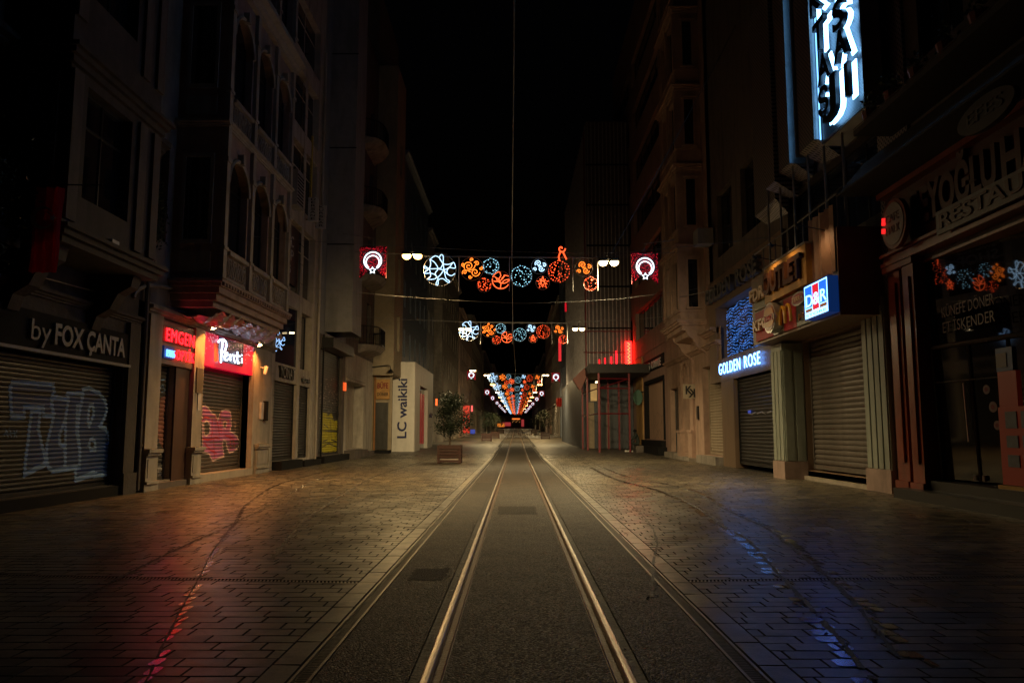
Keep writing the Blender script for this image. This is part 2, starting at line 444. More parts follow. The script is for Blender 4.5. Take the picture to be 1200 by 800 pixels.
# ================================================================= GROUND
def brick_material(name, mode, col, rough=0.36):
    m = bpy.data.materials.new(name); m.use_nodes = True
    nt = m.node_tree; L = nt.links; b = nt.nodes['Principled BSDF']
    tc = nn(nt, 'ShaderNodeNewGeometry')
    at = nn(nt, 'ShaderNodeAttribute'); at.attribute_name = 'tone'; at.attribute_type = mode
    aw = nn(nt, 'ShaderNodeAttribute'); aw.attribute_name = 'wet'; aw.attribute_type = mode
    n1 = nn(nt, 'ShaderNodeTexNoise'); n1.inputs['Scale'].default_value = 55; n1.inputs['Detail'].default_value = 5
    n2 = nn(nt, 'ShaderNodeTexNoise'); n2.inputs['Scale'].default_value = 1.3; n2.inputs['Detail'].default_value = 6
    L.new(tc.outputs['Position'], n1.inputs['Vector']); L.new(tc.outputs['Position'], n2.inputs['Vector'])
    cr = nn(nt, 'ShaderNodeValToRGB'); e = cr.color_ramp.elements
    e[0].position, e[1].position = 0.0, 1.0
    e[0].color = (col[0] * .28, col[1] * .32, col[2] * .38, 1); e[1].color = (col[0] * 1.45, col[1] * 1.4, col[2] * 1.25, 1)
    q = cr.color_ramp.elements.new(0.12); q.color = (col[0] * .65, col[1] * .67, col[2] * .7, 1)
    L.new(at.outputs['Fac'], cr.inputs['Fac'])
    m1 = nn(nt, 'ShaderNodeMath', operation='MULTIPLY_ADD'); m1.inputs[1].default_value = 0.9; m1.inputs[2].default_value = 0.55
    L.new(n1.outputs['Fac'], m1.inputs[0])
    m2 = nn(nt, 'ShaderNodeMath', operation='MULTIPLY_ADD'); m2.inputs[1].default_value = 0.8; m2.inputs[2].default_value = 0.6
    L.new(n2.outputs['Fac'], m2.inputs[0])
    mm = nn(nt, 'ShaderNodeMath', operation='MULTIPLY'); L.new(m1.outputs[0], mm.inputs[0]); L.new(m2.outputs[0], mm.inputs[1])
    n4 = nn(nt, 'ShaderNodeTexNoise'); n4.inputs['Scale'].default_value = 4.5; n4.inputs['Detail'].default_value = 9; n4.inputs['Roughness'].default_value = .7
    L.new(tc.outputs['Position'], n4.inputs['Vector'])
    r4_ = nn(nt, 'ShaderNodeMapRange'); r4_.inputs['From Min'].default_value = .40; r4_.inputs['From Max'].default_value = .58; r4_.inputs['To Min'].default_value = .45; r4_.inputs['To Max'].default_value = 1.1
    L.new(n4.outputs['Fac'], r4_.inputs['Value'])
    m5 = nn(nt, 'ShaderNodeMath', operation='MULTIPLY'); L.new(mm.outputs[0], m5.inputs[0]); L.new(r4_.outputs[0], m5.inputs[1]); mm = m5
    vm = nn(nt, 'ShaderNodeVectorMath', operation='SCALE'); L.new(cr.outputs['Color'], vm.inputs[0]); L.new(mm.outputs[0], vm.inputs['Scale'])
    L.new(vm.outputs[0], b.inputs['Base Color'])
    rr = nn(nt, 'ShaderNodeMapRange'); rr.inputs['From Min'].default_value = 0.3; rr.inputs['From Max'].default_value = 0.7
    rr.inputs['To Min'].default_value = rough * 0.75; rr.inputs['To Max'].default_value = rough * 1.25
    L.new(n2.outputs['Fac'], rr.inputs['Value'])
    w1 = nn(nt, 'ShaderNodeMix', data_type='FLOAT'); L.new(aw.outputs['Fac'], w1.inputs['Factor']); L.new(rr.outputs[0], w1.inputs['A'])
    w1.inputs['B'].default_value = 0.33
    L.new(w1.outputs['Result'], b.inputs['Roughness'])
    bp = nn(nt, 'ShaderNodeBump'); bp.inputs['Strength'].default_value = 0.25; bp.inputs['Distance'].default_value = 0.006
    L.new(n1.outputs['Fac'], bp.inputs['Height']); L.new(bp.outputs[0], b.inputs['Normal'])
    return m
BR_COL = (0.135, 0.115, 0.085)
M_BRICK_O = brick_material('granite_sett', 'OBJECT', BR_COL)
M_BRICK_G = brick_material('granite_sett_field', 'GEOMETRY', BR_COL)

SLOPE = [(-60, 0), (40, 0), (60, gz(60)), (100, gz(100)), (200, gz(200)), (420, gz(420))]
def strip(x0, x1, dz, ya=-60, yb=420, mb=None):
    mb = mb or MB()
    ys = sorted(set([y for y, _ in SLOPE if ya < y < yb] + [ya, yb]))
    for a, b in zip(ys, ys[1:]):
        mb.quad((x0, a, gz(a) + dz), (x1, a, gz(a) + dz), (x1, b, gz(b) + dz), (x0, b, gz(b) + dz))
    return mb
MORTAR = mat('dark_joint_mortar', (0.022, 0.02, 0.018), 0.85, bump=0.4, bscale=60)
g = MB()
for a, b in ((-400, -60), (-60, 40), (40, 420), (420, 2500)):
    za, zb = (gz(min(a, 420)) - .06, gz(min(b, 420)) - .06)
    g.quad((-700, a, za), (700, a, za), (700, b, zb), (-700, b, zb))
tag(g.build('ground', MORTAR, None, flip=False), kind='structure')

# lane between the drains: exposed aggregate concrete
m = bpy.data.materials.new('exposed_aggregate_concrete'); m.use_nodes = True
nt = m.node_tree; b = nt.nodes['Principled BSDF']; L = nt.links
ge = nn(nt, 'ShaderNodeNewGeometry')
vo = nn(nt, 'ShaderNodeTexVoronoi'); vo.inputs['Scale'].default_value = 75
nz = nn(nt, 'ShaderNodeTexNoise'); nz.inputs['Scale'].default_value = 2.2; nz.inputs['Detail'].default_value = 8
nf = nn(nt, 'ShaderNodeTexNoise'); nf.inputs['Scale'].default_value = 150; nf.inputs['Detail'].default_value = 2
for q in (vo, nz, nf): L.new(ge.outputs['Position'], q.inputs['Vector'])
cr = nn(nt, 'ShaderNodeValToRGB'); cr.color_ramp.elements[0].color = (0.008, 0.006, 0.004, 1); cr.color_ramp.elements[1].color = (0.058, 0.040, 0.025, 1)
cr.color_ramp.elements[0].position = 0.2; cr.color_ramp.elements[1].position = 0.95
sp = nn(nt, 'ShaderNodeSeparateColor'); L.new(vo.outputs['Color'], sp.inputs[0]); L.new(sp.outputs[0], cr.inputs['Fac'])
ms = nn(nt, 'ShaderNodeMath', operation='MULTIPLY_ADD'); ms.inputs[1].default_value = 2.6; ms.inputs[2].default_value = -0.45; L.new(nz.outputs['Fac'], ms.inputs[0])
vs_ = nn(nt, 'ShaderNodeVectorMath', operation='SCALE'); L.new(cr.outputs['Color'], vs_.inputs[0]); L.new(ms.outputs[0], vs_.inputs['Scale'])
L.new(vs_.outputs[0], b.inputs['Base Color'])
mr = nn(nt, 'ShaderNodeMapRange'); mr.inputs['To Min'].default_value = 0.8; mr.inputs['To Max'].default_value = 0.5; L.new(sp.outputs[1], mr.inputs['Value'])
L.new(mr.outputs[0], b.inputs['Roughness'])
bp = nn(nt, 'ShaderNodeBump'); bp.inputs['Strength'].default_value = 0.9; bp.inputs['Distance'].default_value = 0.008
bp.invert = True
L.new(vo.outputs['Distance'], bp.inputs['Height']); L.new(bp.outputs[0], b.inputs['Normal'])
M_LANE = m
mb = MB()
RL, RR = -0.49, 0.622           # rail head centres
LX0, LX1 = -1.10, 1.25
for x0, x1 in ((LX0, RL - .095), (RL + .095, RR - .095), (RR + .095, LX1)): strip(x0, x1, 0.0, mb=mb)
tag(mb.build('tram_lane', M_LANE, None, flip=False), kind='structure')
TAR = mat('black_rubber_filler', (0.008, 0.008, 0.008), 0.6, bump=0.5, bscale=30)
# cross joints in the lane
mb = MB()
for yj in (3.1, 9.9, 17.4, 25.1, 33, 41):
    for x0, x1 in ((LX0 + .01, RL - .1), (RR + .1, LX1 - .01)):
        mb.quad((x0, yj, gz(yj) + .003), (x1, yj + .01, gz(yj) + .003), (x1, yj + .035, gz(yj) + .003), (x0, yj + .025, gz(yj) + .003))
tag(mb.build('lane_joint', TAR, None, flip=False), kind='structure')
# grooved rails
RAILM = mat('polished_rail_steel', (0.42, 0.36, 0.30), 0.34, 0.95, var=0.35, scale=4, bump=0.05, bscale=25)
RUST = mat('rusty_steel', (0.13, 0.075, 0.045), 0.5, 0.5, var=0.4, bump=0.3)
def sweep(mb, pr, ya, yb, m=0):
    ys = sorted(set([y for y, _ in SLOPE if ya < y < yb] + [ya, yb]))
    for a, b_ in zip(ys, ys[1:]):
        for (p, q) in zip(pr, pr[1:]):
            mb.quad((p[0], a, gz(a) + p[1]), (q[0], a, gz(a) + q[1]), (q[0], b_, gz(b_) + q[1]), (p[0], b_, gz(b_) + p[1]), m)
for cx, sg, lab in ((RL, 1, 'polished grooved tram rail on the left, nearer the red and white shop signs'), (RR, -1, 'polished grooved tram rail on the right, nearer the blue lit signs')):
    e = empty('tram_rail', (cx, 0, 0), lab, 'rail', 'the two tram rails')
    head = [(cx - sg * .028, -.02), (cx - sg * .027, .004), (cx - sg * .02, .010), (cx, .012), (cx + sg * .016, .010), (cx + sg * .022, .002), (cx + sg * .024, -.03)]
    mb = MB(); sweep(mb, head, -8, 400)
    mb.build('rail_head', RAILM, e, smooth=True, flip=False)
    mb = MB(); sweep(mb, [(cx + sg * .024, -.03), (cx + sg * .078, -.03), (cx + sg * .08, -.001), (cx + sg * .086, .003), (cx + sg * .089, -.002), (cx + sg * .0945, -.004)], -8, 400)
    mb.build('check_lip', RUST, e, flip=False)
    mb = MB(); sweep(mb, [(cx - sg * .028, -.015), (cx - sg * .0945, -.012)], -8, 400)
    mb.build('rubber_filler', TAR, e, flip=False)
# side pavements: joint bed, slabs, drains
mb = MB()
strip(-8.6, LX0 - .135, -.012, mb=mb); strip(LX1 + .135, 8.6, -.012, mb=mb)
PAVE = mb.build('pavement', MORTAR, None, flip=False)
tag(PAVE, kind='structure')
DRM = mat('worn_drain_steel', (0.20, 0.17, 0.14), 0.42, 0.6, var=0.3, bump=0.2)
DRD = mat('drain_slot_black', (0.004, 0.004, 0.004), 0.9, bump=0)
for x0, x1, lab in ((LX0 - .125, LX0 - .005, 'slotted drain channel along the left edge of the tram lane'), (LX1 + .005, LX1 + .125, 'slotted drain channel along the right edge of the tram lane')):
    e = empty('drain_channel', ((x0 + x1) / 2, 0, 0), lab, 'drain', 'drain channels beside the tram lane')
    mb = MB()
    for a, b_ in ((x0, x0 + .022), (x1 - .022, x1)): sweep(mb, [(a, -.02), (a + .002, .003), (b_ - .002, .003), (b_, -.02)], -8, 300)
    mb.build('channel_edge', DRM, e, flip=False)
    mb = MB(); sweep(mb, [(x0 + .022, -.014), (x1 - .022, -.014)], -8, 300)
    mb.build('channel_bed', DRD, e, flip=False)
    mb = MB(); y = 3.0
    while y < 26:
        mb.quad((x0 + .022, y, -.001), (x1 - .022, y, -.001), (x1 - .022, y + .013, -.001), (x0 + .022, y + .013, -.001)); y += .032
    tag(mb.build('grate_bar', mat('dark_cast_iron', (0.05, 0.048, 0.045), 0.5, 0.5), e, flip=False), kind='stuff')

# curves of the worn wheel tracks / trench edges, traced on the ground
def gcurve(pts):
    p = [on_ground(x, y) for x, y in pts]; out = []
    for i in range(len(p) - 1):
        p0, p1, p2, p3 = p[max(i - 1, 0)], p[i], p[i + 1], p[min(i + 2, len(p) - 1)]
        n = max(2, int(math.hypot(p2[0] - p1[0], p2[1] - p1[1]) / .12))
        for k in range(n):
            t = k / n
            out.append(tuple(0.5 * ((2 * p1[j]) + (-p0[j] + p2[j]) * t + (2 * p0[j] - 5 * p1[j] + 4 * p2[j] - p3[j]) * t * t + (-p0[j] + 3 * p1[j] - 3 * p2[j] + p3[j]) * t ** 3) for j in (0, 1)))
    out.append(p[-1])
    return out
CURV = {
 'A': gcurve([(668, 531), (690, 540), (725, 556), (800, 572), (850, 597), (900, 620), (940, 652), (980, 685), (1015, 722), (1050, 770)]),
 'B': gcurve([(668, 533), (690, 545), (720, 560), (775, 575), (812, 592), (845, 615), (875, 632), (903, 662), (950, 712), (1000, 770), (1022, 797)]),
 'C': gcurve([(655, 541), (675, 565), (712, 575), (740, 592), (760, 612), (770, 634), (766, 655), (764, 700)]),
 'D': gcurve([(640, 533), (650, 550), (687, 575), (712, 590), (730, 615), (732, 628)]),
 'E': gcurve([(505, 537), (478, 546), (440, 558), (405, 578), (365, 604), (340, 628), (320, 655)]),
 'G': gcurve([(455, 541), (420, 549), (370, 563), (320, 590), (270, 615), (215, 640), (150, 672), (90, 705)]),
 'H': gcurve([(440, 540), (395, 549), (330, 566), (290, 590), (275, 612), (250, 645), (238, 668), (208, 722), (175, 790), (165, 810)]),
 'I': gcurve([(330, 590), (300, 640), (283, 680), (268, 740), (262, 800)]),
}
WETC = {'A': (.10, .9), 'B': (.11, 1.0), 'C': (.07, .6), 'D': (.10, .7), 'H': (.055, 1.0), 'I': (.14, .45), 'E': (.06, .4)}
CP = {k: np.array(v) for k, v in CURV.items()}
def wetness(x, y):
    w = 0.0
    for k, (wd, s) in WETC.items():
        d = np.sqrt(((CP[k] - (x, y)) ** 2).sum(1)).min()
        if d < wd * 2.2: w = max(w, s * max(0.0, min(1.0, (2.2 * wd - d) / (1.2 * wd))))
    return w
TARM = mat('dark_ragged_joint', (0.010, 0.010, 0.009), 0.55, bump=0.7, bscale=45)
CH = mat('pale_chip', (0.20, 0.18, 0.15), 0.35, bump=0.3)
for k, wd, lab in (('A', .024, 'ragged dark wheel track curving over the right pavement, outer one of the pair'), ('B', .022, 'ragged dark wheel track curving over the right pavement, inner one of the pair'),
                   ('C', .014, 'thin chipped joint curving just right of the tram lane'), ('E', .028, 'ragged dark wheel track on the left pavement nearest the tram lane'),
                   ('G', .018, 'long dark trench line sweeping towards the bottom left corner'), ('H', .008, 'thin joint line under the red reflection on the left pavement')):
    mb = MB(); c = CURV[k]; prev = None; r2 = random.Random(len(lab))
    for i, (x, y) in enumerate(c):
        a = c[max(0, i - 1)]; d = c[min(len(c) - 1, i + 1)]
        t = Vector((d[0] - a[0], d[1] - a[1])).normalized(); n = Vector((-t.y, t.x))
        j = r2.uniform(-.5, .5) * wd
        w = wd * r2.uniform(.45, 1.25)
        cur = [(x + n.x * (j - w), y + n.y * (j - w), gz(y) + .006), (x + n.x * (j + w), y + n.y * (j + w), gz(y) + .006)]
        if prev and r2.random() > .07: mb.quad(prev[0], prev[1], cur[1], cur[0])
        prev = cur
    tag(mb.build('track_mark', TARM, None, flip=False), kind='structure')
# thin films of water standing in the worn tracks
def water(name, rough):
    m = bpy.data.materials.new(name); m.use_nodes = True; nt = m.node_tree; b = nt.nodes['Principled BSDF']; L = nt.links
    b.inputs['Base Color'].default_value = (.02, .018, .016, 1); b.inputs['Roughness'].default_value = rough; b.inputs['IOR'].default_value = 1.6
    b.inputs['Coat Weight'].default_value = .4; b.inputs['Coat Roughness'].default_value = rough * .6
    ge = nn(nt, 'ShaderNodeNewGeometry'); n = nn(nt, 'ShaderNodeTexNoise'); n.inputs['Scale'].default_value = 60; n.inputs['Detail'].default_value = 4; L.new(ge.outputs['Position'], n.inputs['Vector'])
    bp = nn(nt, 'ShaderNodeBump'); bp.inputs['Strength'].default_value = .16; bp.inputs['Distance'].default_value = .006; L.new(n.outputs['Fac'], bp.inputs['Height']); L.new(bp.outputs[0], b.inputs['Normal']); L.new(bp.outputs[0], b.inputs['Coat Normal'])
    return m
WATER = water('wet_worn_stone', .20)
# stone chips glinting along the tracks
mb = MB(); r2 = random.Random(3)
for k in ('A', 'B', 'C', 'E', 'G', 'D'):
    for (x, y) in CURV[k]:
        if y > 30: continue
        for _ in range(3):
            if r2.random() < .55:
                cx, cy = x + r2.gauss(0, .045), y + r2.gauss(0, .045); s = r2.uniform(.006, .016); h = s * .7
                p = [(cx + s * math.cos(a) * r2.uniform(.6, 1.3), cy + s * math.sin(a), .004) for a in (0, 1.6, 3.1, 4.7)]
                mb.add(p + [(cx, cy, .004 + h)], [(0, 1, 4), (1, 2, 4), (2, 3, 4), (3, 0, 4)])
for _ in range(260):
    x = r2.choice((-1, 1)) * r2.uniform(1.7, 7.5); y = r2.uniform(4, 22); s = r2.uniform(.004, .011)
    p = [(x + s * math.cos(a), y + s * math.sin(a), .004) for a in (0.3, 1.9, 3.4, 5.0)]
    mb.add(p + [(x, y, .004 + s)], [(0, 1, 4), (1, 2, 4), (2, 3, 4), (3, 0, 4)])
tag(mb.build('stone_grit', CH, None, flip=False), kind='stuff')

# setts
GAP = 0.010; PITCH_Y = 0.174
setts = []   # (x0,x1,y0,y1)
r3 = random.Random(11)
SL = 0.165
SX0, SX1 = LX0 - .135 - SL, LX1 + .135 + SL       # outer edges of the edging slabs
CROSS = [(-1, 7.22, .045), (1, 7.3, .03)]
def cross_y(x, side): return (7.18 - .10 * (x + 1.4)) if side < 0 else (7.25 + .075 * (x - 1.4))
row = 0; y = 2.4
while y < 46:
    for side, xs, xe in ((-1, SX0 - GAP, -8.48), (1, SX1 + GAP, 8.28)):
        x = xs; first = True; sh_ = (row * .37) % 1.0
        while abs(x) < abs(xe):
            ln = .295 + r3.choice((0, 0, 0, .004, -.004, .06)) if not first else max(.07, .295 * sh_)
            first = False
            x2 = x + side * ln
            if abs(x2) > abs(xe): x2 = xe
            a, b_ = min(x, x2), max(x, x2)
            if b_ - a > .05:
                cy = cross_y((a + b_) / 2, side); b2_ = b_ - GAP if side > 0 else b_; yt = y + PITCH_Y - GAP
                for q0, q1 in ((y, min(yt, cy - .062)), (max(y, cy + .062), yt)) if (y < cy + .062 and yt > cy - .062) else ((y, yt),):
                    if q1 - q0 > .02: setts.append((a, b2_, q0, q1, side))
            x = x2 - (GAP if side < 0 else 0)
    y += PITCH_Y; row += 1
def in_view(x, y):
    d = ray(0, 400); sx = 600 + F_PX * x / (y * math.cos(PITCH) - (-CAM_H) * -math.sin(PITCH))
    sy = HORIZON + F_PX * CAM_H / y
    return -10 < sx < 1210 and sy < 812
def sett_geo(a, b_, c, d, r, dz=0.0):
    ch = .003; z = [dz + r.uniform(-.0022, .0022) for _ in range(4)]
    top = [(a + ch, c + ch, z[0]), (b_ - ch, c + ch, z[1]), (b_ - ch, d - ch, z[2]), (a + ch, d - ch, z[3])]
    bot = [(a, c, dz - .008), (b_, c, dz - .008), (b_, d, dz - .008), (a, d, dz - .008)]
    low = [(a, c, dz - .03), (b_, c, dz - .03), (b_, d, dz - .03), (a, d, dz - .03)]
    return top + bot + low, [(0, 1, 2, 3)] + [(4 + i, 4 + (i + 1) % 4, (i + 1) % 4, i) for i in range(4)] + [(8 + i, 8 + (i + 1) % 4, 4 + (i + 1) % 4, 4 + i) for i in range(4)]
MI9 = [0] + [1] * 8; MI0 = [0, 1, 1, 0, 1, 1, 1, 1, 1]
order = sorted(range(len(setts)), key=lambda i: (0 if in_view((setts[i][0] + setts[i][1]) / 2, setts[i][3]) else 1, setts[i][2]))
near = set(order[:300])
vs, fs, tone, wet = [], [], [], []
for i, (a, b_, c, d, side) in enumerate(setts):
    r = random.Random(i); cx, cy = (a + b_) / 2, (c + d) / 2
    tn = r.random() ** .8 if r.random() > .13 else 0.0
    wt = wetness(cx, cy) if cy < 40 else 0
    # longer setts are split by where the track crosses them
    if i in near:
        v, f = sett_geo(a - cx, b_ - cx, c - cy, d - cy, r)
        me = bpy.data.meshes.new('sett'); me.from_pydata(v, [], f); me.materials.append(M_BRICK_O); me.materials.append(MORTAR); me.polygons.foreach_set('material_index', MI9 if r.random() > .14 else MI0)
        o = inst('sett', me, PAVE, (cx, cy, 0)); o['tone'] = tn; o['wet'] = wt
    else:
        v, f = sett_geo(a, b_, c, d, r, gz(c)); k = len(vs)
        vs += v; fs += [tuple(k + q for q in t) for t in f]; tone += [tn] * 12; wet += [wt] * 12
me = bpy.data.meshes.new('sett_field'); me.from_pydata(vs, [], fs); me.materials.append(M_BRICK_G); me.materials.append(MORTAR); me.polygons.foreach_set('material_index', sum([MI9 if rnd.random() > .10 else MI0 for _ in range(len(fs) // 9)], []))
for nme, arr in (('tone', tone), ('wet', wet)):
    at = me.attributes.new(nme, 'FLOAT', 'POINT'); at.data.foreach_set('value', arr)
tag(inst('sett_field', me, PAVE), kind='stuff')
# worn, wet hollows: on every sett the track crosses, the part under the track is polished and holds water
for key, wd, off, gp, smin in (('A', .065, .08, .25, 3), ('B', .085, -.05, .12, 3), ('H', .035, .02, .15, 3)):
    mb = MB(); cv = CP[key]; r2 = random.Random(ord(key))
    for (a, b_, c, d, side) in setts:
        cy = (c + d) / 2
        if cy > 30 or r2.random() < gp: continue
        i0 = int(np.abs(cv[:, 1] - cy).argmin())
        if abs(cv[i0, 1] - cy) > .12: continue
        w = wd * r2.uniform(.5, 1.15); x = cv[i0, 0] + off + r2.uniform(-.3, .3) * wd
        xa, xb = max(a + .008, x - w), min(b_ - .008, x + w)
        if xb - xa < .015: continue
        n = 7; top = []; bot = []
        for q in range(n + 1):
            f = q / n; e_ = .004 + .022 * abs(2 * f - 1) ** 3 + r2.uniform(0, .010)
            top.append((xa + (xb - xa) * f, d - e_, gz(cy) + .0042)); bot.append((xa + (xb - xa) * f, c + e_, gz(cy) + .0042))
        for q in range(n): mb.quad(bot[q], bot[q + 1], top[q + 1], top[q])
    tag(mb.build('wet_film', WATER, None, flip=False), kind='structure')
# patches, stains and litter on the tram lane
PATCH = mat('darker_asphalt_patch', (.021, .017, .014), .75, var=.6, scale=9, bump=.9, bscale=90)
mb = MB()
for x0, x1, y0, y1 in ((-.98, -.66, 7.3, 7.9), (-.3, .35, 13.0, 14.4), (-1.05, -.62, 18, 21)):
    n = 12; rp = random.Random(int(y0 * 10)); pts = []
    for q in range(n): pts.append((x0 + (x1 - x0) * q / n, y0 + rp.uniform(-.03, .03)))
    for q in range(n): pts.append((x1 + rp.uniform(-.02, .02), y0 + (y1 - y0) * q / n))
    for q in range(n): pts.append((x1 - (x1 - x0) * q / n, y1 + rp.uniform(-.03, .03)))
    for q in range(n): pts.append((x0 + rp.uniform(-.02, .02), y1 - (y1 - y0) * q / n))
    mb.add([(p, q, .0035) for p, q in pts], [tuple(range(len(pts)))])
tag(mb.build('lane_patch', PATCH, None, flip=False), kind='structure')
mb = MB(); rp = random.Random(77)
for _ in range(120):
    y = 3.6 + 26 * rp.random() ** 1.6; x = rp.choice((rp.uniform(-1.05, -.6), rp.uniform(.74, 1.2), rp.uniform(-6, -1.5), rp.uniform(1.7, 6), RL - .05, RR + .05)); a = rp.uniform(0, 3.1); l = rp.uniform(.006, .018); w = l * rp.uniform(.25, .7)
    c_, s_ = math.cos(a), math.sin(a); z = .0065
    mb.add([(x + p * c_ - q * s_, y + p * s_ + q * c_, z + h) for p, q, h in ((-l, -w, 0), (l, -w, .004), (l, w, 0), (-l, w, .005))], [(0, 1, 2, 3)])
tag(mb.build('litter', mat('pale_paper_scraps', (.30, .27, .22), .7, var=.6, scale=1.5, bump=0), None, flip=False), kind='stuff')
# edging slabs
vs, fs, tone, wet = [], [], [], []; y = 2.2; cnt = 0; sl = []
while y < 60:
    ln = .50
    for x0, x1 in ((SX0, LX0 - .135 - .004), (LX1 + .135 + .004, SX1)): sl.append((x0, x1, y, y + ln - .01))
    y += ln
for i, (a, b_, c, d) in enumerate(sl):
    r = random.Random(900 + i); cx, cy = (a + b_) / 2, (c + d) / 2; tn = r.uniform(.55, 1.0)
    v, f = sett_geo(a - cx, b_ - cx, c - cy, d - cy, r)
    me = bpy.data.meshes.new('edging_slab'); me.from_pydata(v, [], f); me.materials.append(M_BRICK_O); me.materials.append(MORTAR); me.polygons.foreach_set('material_index', MI9)
    o = inst('edging_slab', me, PAVE, (cx, cy, gz(c) + .001)); o['tone'] = tn; o['wet'] = 0.15
# cross drains
for side, xs, xe in ((-1, SX0, -5.6), (1, SX1, 6.4)):
    mb = MB(); x = xs
    n = int(abs(xe - xs) / .034)
    for i in range(n):
        xa = xs + side * i * .034; xb = xa + side * .017
        ya = cross_y(xa, side)
        mb.quad((xa, ya - .045, 0.001), (xb, ya - .045, 0.001), (xb + side * .02, ya + .045, 0.001), (xa + side * .02, ya + .045, 0.001), 0)
    for dy in (-.056, .049):
        mb.quad((xs, cross_y(xs, side) + dy, .003), (xe, cross_y(xe, side) + dy, .003), (xe, cross_y(xe, side) + dy + .007, .003), (xs, cross_y(xs, side) + dy + .007, .003), 0)
    tag(mb.build('cross_drain', DRM, None, flip=False), 'narrow slotted drain grating crossing the %s pavement' % ('left' if side < 0 else 'right'), 'drain', 'drain gratings across the pavements')
# far paving: beyond the single setts the material takes over
m = bpy.data.materials.new('far_sett_paving'); m.use_nodes = True
nt = m.node_tree; b = nt.nodes['Principled BSDF']; L = nt.links
ge = nn(nt, 'ShaderNodeNewGeometry'); bt = nn(nt, 'ShaderNodeTexBrick'); L.new(ge.outputs['Position'], bt.inputs['Vector'])
bt.inputs['Scale'].default_value = 1; bt.inputs['Brick Width'].default_value = .38; bt.inputs['Row Height'].default_value = .174; bt.inputs['Mortar Size'].default_value = .006
bt.inputs['Color1'].default_value = (.07, .063, .055, 1); bt.inputs['Color2'].default_value = (.13, .115, .10, 1); bt.inputs['Mortar'].default_value = (.03, .027, .025, 1)
L.new(bt.outputs['Color'], b.inputs['Base Color']); b.inputs['Roughness'].default_value = .45
M_FAR = m
mb = MB()
for x0, x1 in ((-8.6, SX0), (SX1, 8.6)): strip(x0, x1, .0, 46, 420, mb)
tag(mb.build('far_pavement', M_FAR, None, flip=False), kind='structure')
# ================================================================= LEFT SIDE
FL = Fr(-1, 8.5)
def building(label, u, side=-1, X=8.5, cat='building', name='shop_building', group=None):
    return empty(name, (side * X, u, 0), label, cat, group)
def grid_windows(parent, F, us, zs, wd, ht, w=-0.22, **kw):
    for z in zs:
        for u in us: window(parent, F, u - wd / 2, u + wd / 2, z, z + ht, w=w, **kw)
def holes_of(us, zs, wd, ht, arch=False): return [((u - wd / 2, u + wd / 2, z, z + ht) + ((1,) if arch else ())) for u in us for z in zs]
def downpipe(F, u, z1, label, w=.1, r=.055, m=None):
    mb = MB(); mb.tube([F(u, w, 0.05), F(u, w, z1)], r, 8)
    z = 1.0
    while z < z1: mb.tube([F(u, w, z), F(u, w, z + .06)], r * 1.35, 8); z += 1.9
    return tag(mb.build('downpipe', m or STONE_DARK, None), label, 'downpipe')
def plant_leaves(mb, n, fn, size, r):
    for _ in range(n):
        c = Vector(fn()); d = Vector((r.gauss(0, 1), r.gauss(0, 1), r.gauss(0, .7))).normalized()
        a = d.orthogonal().normalized(); s = size * r.uniform(.6, 1.3)
        a.rotate(Matrix.Rotation(r.uniform(0, 6.28), 3, d)); b_ = d.cross(a) * .45
        mb.add([c - a * s, c + b_ * s + d * s * .15, c + a * s, c - b_ * s + d * s * .15], [(0, 1, 2, 3)])

# ---- L1: stone house with the oriel, bag shop below
b1 = building('dark stone house with boxy first floor oriel above the graffiti covered bag shop shutter', 13.5)
ORIEL_A = Fr(-1, 7.5)
wall(b1, FL, 9.0, 17.45, 0, 4.3, [(11.6, 16.92, .22, 3.45)], STONE_DARKEST, .3, top=False, ends=False)
wall(b1, FL, 9.0, 18.0, 4.3, 17, [(16.3, 17.2, 5.3, 7.6), (16.3, 17.2, 9.2, 11.6)], STONE_DARKEST, .3, ends=True)
window(b1, FL, 16.3, 17.2, 5.3, 7.6); window(b1, FL, 16.3, 17.2, 9.2, 11.6)
wall(b1, FL, 12.6, 15.9, 4.45, 17, [(13.15, 14.75, 5.35, 7.35), (13.15, 14.75, 9.0, 11.2), (13.15, 14.75, 12.8, 15)], STONE_DARKEST, .25, w=1.0, name='oriel_wall', back=0.0)
for z in (5.35, 9.0, 12.8): window(b1, FL, 13.15, 14.75, z, z + (2.0 if z < 6 else 2.2), w=.82, bars=(1, 1))
mb = MB()
for z in (4.45, 7.55, 11.6, 15.4):
    mb.fbox(FL, 12.52, 15.98, .0, 1.08, z - .02, z + .10); mb.fbox(FL, 12.44, 16.06, 0, 1.16, z + .10, z + .2); mb.fbox(FL, 12.38, 16.12, 0, 1.24, z + .2, z + .27)
mb.build('oriel_band', STONE_DARKEST, b1)
mb = MB()
for u in (12.6, 14.95, 15.55):
    for z in (4.85, 8.4, 12.0): mb.fbox(FL, u + .02, u + .32, 1.0, 1.06, z, z + 2.6)
mb.build('oriel_pilaster', STONE_DARK, b1)
mb = MB()                                     # window side of the oriel that faces the viewer
for z, h in ((5.2, 2.2), (8.9, 2.3)):
    mb.box(-8.35, -8.28, 12.53, 12.6, z, z + h); mb.box(-7.72, -7.65, 12.53, 12.6, z, z + h); mb.box(-8.28, -7.72, 12.53, 12.6, z + h - .08, z + h)
    mb.box(-8.28, -7.72, 12.53, 12.6, z, z + .08)
o = mb.build('window', STONE_DARK, b1)
mb = MB()
for z, h in ((5.2, 2.2), (8.9, 2.3)): mb.box(-8.28, -7.72, 12.57, 12.595, z + .08, z + h - .08)
mb.build('pane', GLASS, o)
